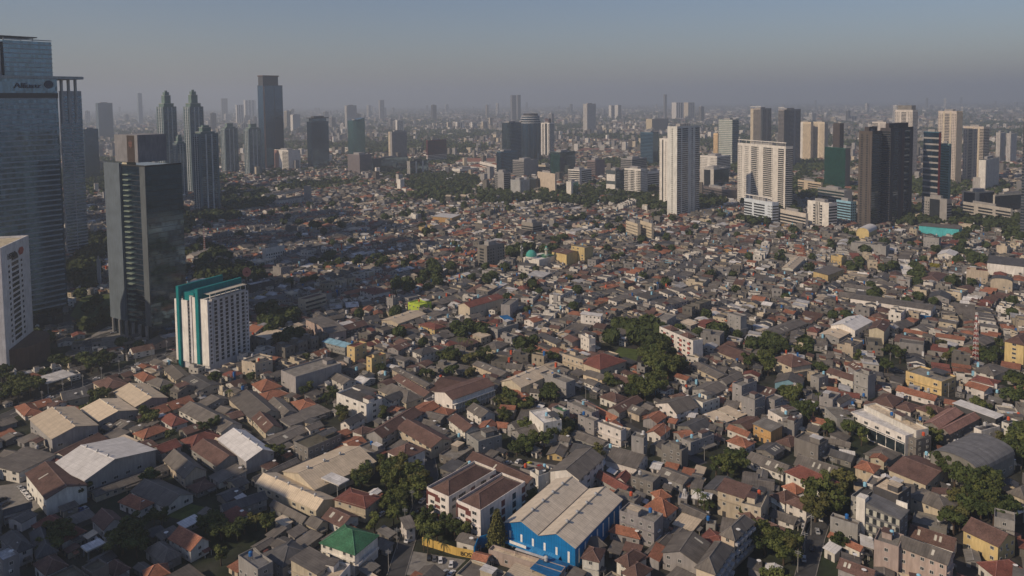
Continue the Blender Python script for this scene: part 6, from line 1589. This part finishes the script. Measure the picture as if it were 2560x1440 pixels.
for lo, hi, ty, rd in ((0, .35, 's', 'r'), (.35, .6, 's', 'r'), (.6, .8, 'g', 'l'), (.8, 1.01, 'f', 'l')):
    m = (sel_ >= lo) & (sel_ < hi); q_ = m.sum(); rcx = pal_[nr.integers(0, len(pal_), q_)] * nr.uniform(.7, 1.2, (q_, 1))
    bag.add(ty, rd, False, px_[m], eth[m], (eW * sc_[:, 0])[m], (eD * sc_[:, 1])[m], up_[m], nr.uniform(.3, 1.1, q_), rcx, wal_[nr.integers(0, len(wal_), q_)], rcx[:, 0] > rcx[:, 2] * 1.7)
m = nr.random(n) < .22; q_ = m.sum(); tc_ = np.array(TC + [(.6, .6, .6)])[nr.integers(0, 5, q_)]
bag.add('f', 'l', False, px_[m] + 1, eth[m], np.full(q_, 1.3), np.full(q_, 1.3), eh[m] + 2.2, np.full(q_, .1), tc_, tc_, np.zeros(q_, bool))
o = bag.build("houses"); tag(o, "dense carpet of small roofs filling the ground between the nearer buildings and the towers", "houses"); o["kind"] = "stuff"
# --- farther quarters out to the hazy plain
def far_field(y0, y1, sp, size, hs, rise_k, seed, name, label, green, tall=0.0):
    r = np.random.default_rng(seed); bag = Bag(); g_ = np.arange(-y1 * .75, y1 * .75, sp)
    X, Y = np.meshgrid(g_, np.arange(y0, y1, sp)); X, Y = X.ravel(), Y.ravel()
    X = X + r.uniform(-.3, .3, X.shape) * sp; Y = Y + r.uniform(-.3, .3, Y.shape) * sp
    c, s = math.cos(R_(20)), math.sin(R_(20)); X, Y = X, Y
    den = smooth(X, Y, 900, 5) + .6 * smooth(X, Y, 330, 2) + r.uniform(-.5, .5, X.shape)
    k = (np.abs(X) < Y * .7 + 60) & (Y > y0) & (Y < y1) & (den > green)
    T = (np.abs(X) < Y * .7 + 60) & (den <= green + .15)
    i = ((X - OX) / OC).astype(int); j = ((Y - OY) / OC).astype(int); ins = (i >= 0) & (i < occ.shape[0]) & (j >= 0) & (j < occ.shape[1])
    bad = np.zeros(X.shape, bool); bad[ins] = occ[i[ins], j[ins]]; k &= ~bad; tr = T & ~bad
    x, y = X[k], Y[k]; n = len(x); tsel = r.random(n); th = R_(50) + .5 * smooth(x, y, 1500, 9) + r.uniform(-.1, .1, n)
    W = r.uniform(*size, n); D = r.uniform(*size, n) * 1.1; h = r.choice(hs, n); tl = r.random(n) < tall; h = np.where(tl, r.uniform(14, 32, n), h)
    pal = np.array([CC[c_] for c_ in "GGGBBOOORkkkDWC"]); rc = pal[r.integers(0, len(pal), n)] * r.uniform(.6, 1.1, (n, 1)); pw = np.array([CC[c_] for c_ in "vvvkkkkGGwwccv"]); wc = np.minimum(.78, pw[r.integers(0, len(pw), n)] * r.uniform(.6, 1.1, (n, 1)))
    tile = rc[:, 0] > rc[:, 2] * 1.7
    for a, b, typ, rd in ((0, .25, 'g', 'r'), (.25, .48, 'g', 'l'), (.48, .62, 'h', 'r'), (.62, 1.01, 'f', 'l')):
        m = (tsel >= a) & (tsel < b) & ~tl if typ != 'f' else ((tsel >= a) & (tsel < b)) | tl
        bag.add(typ, rd, False, np.stack([x[m], y[m]], 1), th[m], W[m], D[m], h[m], (np.minimum(W, D) * rise_k)[m], rc[m], wc[m], tile[m])
    o = bag.build(name); tag(o, label, "houses"); o["kind"] = "stuff"
    return X[tr], Y[tr]
t1 = far_field(1330, 2500, 12.5, (7, 12), (3, 4, 4, 6, 7, 9), .22, 31, "houses", "small mixed roofs between and behind the mid distance towers", -.6, .01)
t2 = far_field(2500, 5200, 22, (9, 18), (4, 5, 8, 10), .2, 32, "houses", "blurred low quarters beyond the office cluster", -.42, .08)
t3 = far_field(5200, 15000, 62, (18, 46), (6, 9, 13), .15, 33, "houses", "faint far city plain fading into the haze", -.5, .11)
# --- far trees as one mass
def tufts(X, Y, S, name, label, nq, seed, m):
    r = np.random.default_rng(seed); n = len(X); N_ = n * nq
    d = r.normal(size=(N_, 3)); d /= np.linalg.norm(d, axis=1, keepdims=True); k = r.random((N_, 1)) ** .4
    cx = np.repeat(np.stack([X, Y, S * .62], 1), nq, 0); rad = np.repeat(S, nq)[:, None] * .5
    p = cx + d * rad * k * np.array([1, 1, .8]); nn = d + r.normal(size=(N_, 3)) * .5 + np.array([0, 0, .3]); nn /= np.linalg.norm(nn, axis=1, keepdims=True)
    a = np.cross(nn, r.normal(size=(N_, 3))); a /= np.linalg.norm(a, axis=1, keepdims=True); b = np.cross(nn, a); s = rad * .34 * r.uniform(.7, 1.3, (N_, 1)); a *= s; b *= s
    V = np.stack([p - a - b * .6, p + a * .7 - b, p + a + b * .8, p - a * .7 + b], 1).reshape(-1, 3); V[:, 2] = np.maximum(V[:, 2], .05)
    F = np.arange(N_ * 4).reshape(-1, 4); me = big_mesh(name, V, F, [m], np.zeros(N_, int), np.full((N_, 3), .5)); o = link(me, name); tag(o, label, "trees"); o["kind"] = "stuff"
st = np.array([[e[1].x, e[1].y] for e in stuff if e[0] == 'tree']); r_ = np.random.default_rng(8)
fq = np.array([(q[0], q[1]) for q in farq]); tufts(fq[:, 0], fq[:, 1], np.array([q[2] * 8.5 for q in farq]), 'trees', 'groves standing among the roofs of the middle distance', 420, 9, FOL[0])
bx = np.array(bx); A = np.concatenate([st, bx]); tufts(A[:, 0], A[:, 1], r_.uniform(7, 13, len(A)), "trees", "dark tree belts between the middle distance roofs", 70, 1, FOL[0])
sel = r_.random(len(t1[0])) < .9; tufts(t1[0][sel], t1[1][sel], r_.uniform(8, 14, sel.sum()), "trees", "tree canopy scattered around the mid distance towers", 34, 2, FOL[0])
sel = r_.random(len(t2[0])) < .8; tufts(t2[0][sel], t2[1][sel], r_.uniform(16, 26, sel.sum()), "trees", "far tree canopy beyond the office cluster", 12, 3, FOL[0])
sel = r_.random(len(t3[0])) < .45; tufts(t3[0][sel], t3[1][sel], r_.uniform(22, 44, sel.sum()) , "trees", "faint tree canopy of the hazy plain", 10, 4, FOL[0])
# --- anonymous high rises of the far plain
FARB = []
rr_ = random.Random(77)
for k in range(170):
    y = 4200 + (rr_.random() ** 1.3) * 9500; X = rr_.uniform(-.68, .68) * y
    if rr_.random() < .35: X = rr_.gauss(-.28, .12) * y
    w = rr_.uniform(18, 42); d = rr_.uniform(16, 30); H = rr_.choice((25, 30, 35, 45, 60, 80, 110)) * rr_.uniform(.8, 1.15) + (y - 3000) * .004
    xp, yp = px((X, y, 0)); 
    if not (0 < xp < 2560): continue
    c = rr_.choice(['w', 'c', 'v', 'w', 'v', 'k', 'D']); b = MB(); b.box(0, 0, 0, w, d, H, WALL, CC[c]); b.box(w * .25, d * .3, H, w * .7, d * .8, H + 5, WALL, CC['v'])
    for i in range(3): b.box(w * (.12 + .3 * i), -.3, 3, w * (.12 + .3 * i) + w * .14, 0, H - 3, PANE); b.box(-.3, d * (.12 + .3 * i), 3, 0, d * (.12 + .3 * i) + d * .14, H - 3, PANE)
    o = b.obj("high_rise_block"); o.location = (X, y, 0); o.rotation_euler = (0, 0, R_(rr_.uniform(25, 60))); o["category"] = "tower"; FARB.append((o, c, H))
    if y < 5200: occupy((X, y), 0, 0, 0, w, d)
o_ = [(1278, 238, 1292, 305), (1293, 237, 1303, 305), (553, 246, 570, 300), (1660, 236, 1668, 300), (1684, 256, 1712, 300), (1714, 256, 1740, 300), (948, 250, 962, 300), (1118, 305, 1130, 325), (1140, 305, 1158, 327), (1178, 305, 1194, 327), (1205, 304, 1220, 325), (1223, 294, 1233, 320), (590, 262, 610, 310), (990, 300, 1010, 335), (610, 250, 640, 300), (2112, 290, 2150, 306)]
for (x0, yt, x1, yb) in o_:
    P = at((x0 + x1) / 2, yb); w = (x1 - x0) / F_PX * P.y; H = z_at(P, yt); b = MB(); c = "K" if x0 in (1278, 1293, 1660, 553) else rr_.choice("wcvw"); b.box(-w * .35, 0, 0, w * .5, w * .6, H, WALL, CC[c])
    for i in range(3): b.box(-w * .3 + w * .26 * i, -.4, 3, -w * .3 + w * .26 * i + w * .13, 0, H - 3, PANE)
    o = b.obj("high_rise_block"); o.location = P; o.rotation_euler = (0, 0, R_(30)); o["category"] = "tower"; FARB.append((o, c, H))

POLES = []
pm = MB(); pm.cyl(0, 0, 0, 9, .16, plain("pole_concrete", (0.3, 0.29, 0.27)), n=7, r2=.1); PSH = pm.mesh("shaft")
pm = MB(); pm.box(-1.1, -.06, 8.1, 1.1, .06, 8.25, STEEL, bottom=True); pm.box(-1.1, -.06, 7.4, 1.1, .06, 7.5, STEEL, bottom=True); PAR = pm.mesh("crossarm")
for pts, n in ((((2025, 1440), (2105, 1195)), 7), (((1000, 1430), (1085, 1190)), 6), (((1450, 1000), (1745, 1160)), 8), (((120, 1015), (430, 882)), 8), (((2210, 915), (2410, 1025)), 5), (((1110, 705), (1400, 622)), 7)):
    A, B = at(*pts[0]), at(*pts[1]); d = (B - A).normalized(); nn_ = Vector((-d.y, d.x, 0)) * 4.4; az = math.atan2(d.y, d.x) + PI / 2
    for k in range(n):
        q = A.lerp(B, k / (n - 1)) + nn_; r = thing("utility_pole", "", "pole", (q.x, q.y, 0), az, "concrete poles along the streets"); link(PSH, "shaft", r); link(PAR, "crossarm", r); POLES.append(r)
# ---------------------------------------------------------------- cars
def car_meshes():
    prof = [(-2.1, .35), (-2.15, .85), (-1.75, 1.0), (-1.2, 1.45), (.45, 1.5), (1.15, 1.0), (1.95, .9), (2.1, .6), (2.1, .35)]
    gl = MB(); g2 = [(-1.6, 1.03), (-1.12, 1.4), (.4, 1.45), (1.02, 1.03)]
    for s in (-1, 1):
        y = .80 * s; p = [(x, y, z) for x, z in g2]; gl.face(p if s < 0 else p[::-1], PANE)
    gl.face([(1.18, -.68, .99), (1.18, .68, .99), (.5, .62, 1.48), (.5, -.62, 1.48)], PANE); gl.face([(-1.8, .68, .99), (-1.8, -.68, .99), (-1.24, -.62, 1.43), (-1.24, .62, 1.43)], PANE)
    wh = MB(); n = 10; rub = plain("tyre_rubber", (0.02, 0.02, 0.02))
    for s in (-1, 1):
        pts = [(.32 * math.cos(2 * PI * i / n), .1 * s, .32 + .32 * math.sin(2 * PI * i / n)) for i in range(n)]; wh.face(pts if s < 0 else pts[::-1], rub)
    for i in range(n):
        a, c = 2 * PI * i / n, 2 * PI * (i + 1) / n; wh.face([(.32 * math.cos(a), -.1, .32 + .32 * math.sin(a)), (.32 * math.cos(c), -.1, .32 + .32 * math.sin(c)), (.32 * math.cos(c), .1, .32 + .32 * math.sin(c)), (.32 * math.cos(a), .1, .32 + .32 * math.sin(a))], rub)
    bodies = {}
    for nm, col in (("white", (.7, .7, .7)), ("black", (.02, .02, .025)), ("silver", (.4, .41, .42)), ("grey", (.12, .12, .13)), ("yellow", (.65, .6, .03)), ("red", (.4, .03, .02)), ("blue", (.03, .08, .25))):
        m = plain("car_paint_" + nm, col, .3, 0.1, .03); b = MB()
        L = [(x, -.82 if z < 1.2 else -.64, z) for x, z in prof]; Rr = [(x, .82 if z < 1.2 else .64, z) for x, z in prof]
        b.face(L, m); b.face(Rr[::-1], m)
        for i in range(len(prof) - 1): b.face([L[i + 1], L[i], Rr[i], Rr[i + 1]], m)
        bodies[nm] = b.mesh("body")
    return bodies, gl.mesh("windows"), wh.mesh("wheel")
CBOD, CGL, CWH = car_meshes(); CARS = []
def car(x, y, col, rz):
    P = at(x, y); r = thing("parked_car", "", "car", (P.x, P.y, .06), R_(rz)); link(CBOD[col], "body", r); link(CGL, "windows", r)
    for a in (-1.35, 1.3):
        for s in (-.76, .76): link(CWH, "wheel", r, (a, s, 0))
    CARS.append((r, col)); return r
for c in [(1288, 1366, "white", 55), (1341, 1391, "black", 60), (1073, 1397, "black", 95), (1086, 1400, "grey", 95), (1101, 1404, "white", 95), (1128, 1414, "white", 90), (1112, 1436, "silver", 60), (1129, 1438, "white", 60),
          (51, 1222, "silver", 140), (59, 1232, "white", 140), (66, 1240, "white", 140), (73, 1249, "white", 140), (6, 1252, "black", 60), (14, 1262, "grey", 60), (1322, 1163, "yellow", 60), (1308, 1158, "black", 60), (1296, 1156, "white", 60), (1331, 1178, "white", 40), (1349, 1170, "red", 20), (1270, 1160, "silver", 20),
          (1769, 1288, "white", 70), (1996, 1309, "white", 70), (2008, 1318, "silver", 70), (1139, 1108, "white", 10), (917, 1116, "white", 15), (885, 1100, "silver", 15), (200, 1278, "blue", 150), (212, 1274, "silver", 150), (40, 1308, "black", 20), (46, 1318, "white", 20),
          (1058, 1237, "grey", 60), (955, 1288, "white", 60), (380, 1282, "silver", 30), (1420, 895, "white", 10), (1405, 893, "silver", 10), (275, 822, "white", 60), (240, 812, "white", 60), (345, 913, "white", 20), (400, 893, "black", 20), (125, 996, "white", 25), (90, 1012, "silver", 25), (500, 856, "white", 20),
          (2010, 1400, "silver", 70), (2030, 1375, "black", 70), (2052, 1300, "white", 70), (1025, 1340, "silver", 65), (1048, 1280, "black", 65), (1530, 1046, "white", -25), (1620, 1092, "grey", -25), (2300, 968, "white", -30), (1200, 674, "white", 20), (1250, 662, "silver", 20), (1300, 650, "black", 20), (620, 806, "silver", 20), (640, 800, "white", 20), (2240, 1296, "grey", 40)]: car(*c)

rc_ = random.Random(17)
for pts, az in (([(205, 959), (330, 918), (445, 870)], 25), ([(215, 860), (300, 829), (430, 794)], 25), ([(1105, 700), (1200, 672), (1330, 640)], 25), ([(2042, 1335), (2070, 1255)], 75), ([(1020, 1352), (1050, 1272), (1070, 1200)], 70), ([(1440, 990), (1555, 1060), (1690, 1122)], -30), ([(2215, 910), (2330, 984)], -30)):
    for k in range(len(pts) - 1):
        for _ in range(3 if len(pts) > 2 else 4):
            f = rc_.random(); car(pts[k][0] * (1 - f) + pts[k + 1][0] * f, pts[k][1] * (1 - f) + pts[k + 1][1] * f + rc_.choice((-1.5, 1.5)), rc_.choice(("white", "silver", "black", "grey", "white", "red", "blue")), az)
# ---------------------------------------------------------------- labels that single things out
LM = [("blue warehouse", 1400, 1310), ("green hipped house", 870, 1350), ("teal finned hotel", 540, 830), ("petrol station canopy", 142, 945), ("big white warehouse", 290, 1140), ("long cream warehouse", 820, 1160), ("right maroon flats", 1230, 1250), ("left maroon flats", 1150, 1210), ("orange hipped house", 1655, 1265),
      ("grey curtained hotel", 2210, 1290), ("dark vaulted hall", 2430, 1140), ("long white office", 2200, 1060), ("yellow villa", 2470, 1350), ("maroon balcony block", 1700, 850), ("golden slab", 1430, 640), ("turquoise dome", 1345, 655), ("broad pyramid roof", 1975, 900), ("red hipped mansion", 1500, 900),
      ("cream apartment house", 1200, 770), ("pink gabled hall", 800, 810), ("lime green villa", 1045, 760), ("yellow apartment houses", 920, 890), ("long yellow school", 2310, 950), ("turquoise hall", 2340, 570), ("red white mast", 2438, 840), ("mossy flat roof", 800, 1110), ("white metal shed", 610, 1110), ("brown roofed hall", 135, 1190),
      ("cream gable hall", 1320, 940), ("open gallery row", 1170, 980), ("bright white hall", 2130, 805), ("long grey shed", 2230, 760), ("grey townhouse rows", 1830, 1370), ("red roofed white villa", 2060, 1190), ("orange yellow row", 1915, 1075), ("mirror tower", 370, 850), ("stone tower", 40, 900),
      ("three storey school", 785, 760), ("blue canopy", 1265, 795), ("white louvred block", 690, 640), ("tallest white slab", 1700, 500), ("bronze tower", 680, 350), ("round topped tower", 1328, 340), ("black twin towers", 2210, 440), ("slim pointed tower", 1085, 285), ("pointed twin towers", 460, 300), ("beige ribbed towers", 2400, 380), ("brown grey towers", 1930, 330)]
ORD = ["nearest", "second", "third", "fourth", "fifth", "sixth", "seventh", "eighth", "ninth", "tenth", "eleventh", "twelfth", "thirteenth", "fourteenth", "fifteenth", "sixteenth", "seventeenth", "eighteenth", "nineteenth", "twentieth"]
DIRS = ["right of", "upper right of", "above", "upper left of", "left of", "lower left of", "below", "lower right of"]
def label_all(items):
    """items: (object, description, centre) -> 'description, nth direction the landmark'"""
    G = {}
    for o, d, c in items:
        x, y = px(c); n = min(LM, key=lambda l: (l[1] - x) ** 2 + ((l[2] - y) * 1.3) ** 2); dx, dy = x - n[1], n[2] - y; dist = math.hypot(dx, dy * 1.3)
        w = "at" if dist < 14 else DIRS[int(round(math.atan2(dy, dx) / (PI / 4))) % 8]
        G.setdefault((d, n[0], w), []).append((dist, o))
    for (d, n, w), L in G.items():
        L.sort(key=lambda t: t[0])
        for i, (_, o) in enumerate(L): 
            lb = "%s, %s%s the %s" % (d, (ORD[min(i, 19)] + " " if (len(L) > 1) else ""), w, n)
            if len(lb.replace("-", " ").split()) > 16: lb = lb.replace(" bare concrete", " concrete").replace(" light grey walls", " grey walls").replace(" weathered grey", " grey")
            if len(lb.replace("-", " ").split()) > 16: lb = lb.replace(" two storey", "").replace(" dark brown roofed", " brown roofed").replace(" orange tiled roofed", " orange roofed").replace(" far off", "").replace("orange yellow walls", "orange walls")
            o["label"] = lb
def centre(o, W, D, h): return tuple(o.matrix_basis @ Vector((W / 2, D / 2, h)))
TN = {'g': 'gabled', 'h': 'hipped', 'f': 'flat roofed', 's': 'lean-to', 'b': 'vaulted', 'p': 'hipped', 'c': 'flat'}
items = []
for (o, typ, rc, wc, h, W, D, name) in HOUSES:
    if name: o["label"] = name if len(name.split()) > 3 else name + (" with %s walls" % WN.get(wc, 'pale') if wc else " on posts"); continue
    sz = "small " if W * D < 75 else "large " if W * D > 260 else ""
    if typ == 'c': items.append((o, "%s canopy on posts" % CN.get(rc, 'grey'), centre(o, W, D, h))); continue
    sn = "house" if W * D < 420 else "hall"
    if typ == 'f': d = "%s%s %s flat roofed block" % (sz, "tall" if h > 9 else "low" if h < 6 else "two storey", WN.get(wc, 'grey'))
    else: d = "%s%s roofed %s %s, %s walls" % (sz, CN.get(rc, 'grey'), TN[typ], sn, WN.get(wc, 'grey'))
    items.append((o, d, centre(o, W, D, h)))
for (o, typ, rc, wc, h, W, D, name) in HOUSES: o["group"] = "houses and small blocks of the low quarter"
label_all(items)
FN = ["deep green", "mid green", "olive green", "yellow"]
label_all([(r, "%s %s %s" % ("small" if s < 1.05 else "medium" if s < 1.4 else "large", FN[f] if k != 'palm' else 'feathery', {'round': 'round crowned tree', 'palm': 'palm', 'conifer': 'conifer'}[k]), (r.location.x, r.location.y, 6 * s)) for r, k, f, s in TREES if not r["label"]])
for t in TREES: t[0]["group"] = "trees among the houses"
label_all([(r, "%s car parked on the ground" % c, tuple(r.location)) for r, c in CARS])
for c in CARS: c[0]["group"] = "parked cars"
label_all([(r, "slim concrete utility pole", tuple(r.location)) for r in POLES])
label_all([(o, "%s %s block in the haze" % ("tall" if H > 85 else "low" if H < 45 else "mid height", WN.get(c, 'grey')), (o.location.x, o.location.y, H)) for o, c, H in FARB])
for f in FARB: f[0]["group"] = "far towers in the haze"

# ---------------------------------------------------------------- haze
hz = MB(); S = 29000.0; hz.box(-S, -S, -1.0, S, S, 500.0, None if False else WALL, bottom=True)
mh = bpy.data.materials.new("haze_air"); mh.use_nodes = True; t = mh.node_tree; t.nodes.remove(t.nodes["Principled BSDF"])
pv = t.nodes.new("ShaderNodeVolumePrincipled"); pv.inputs["Density"].default_value = 0.00016; pv.inputs["Color"].default_value = (0.72, 0.80, 0.89, 1); pv.inputs["Anisotropy"].default_value = 0.27
t.links.new(pv.outputs[0], t.nodes["Material Output"].inputs["Volume"])
o = hz.obj("haze"); o.data.materials.clear(); o.data.materials.append(mh); o["kind"] = "stuff"; o["label"] = "thin even brownish blue haze over the whole city"
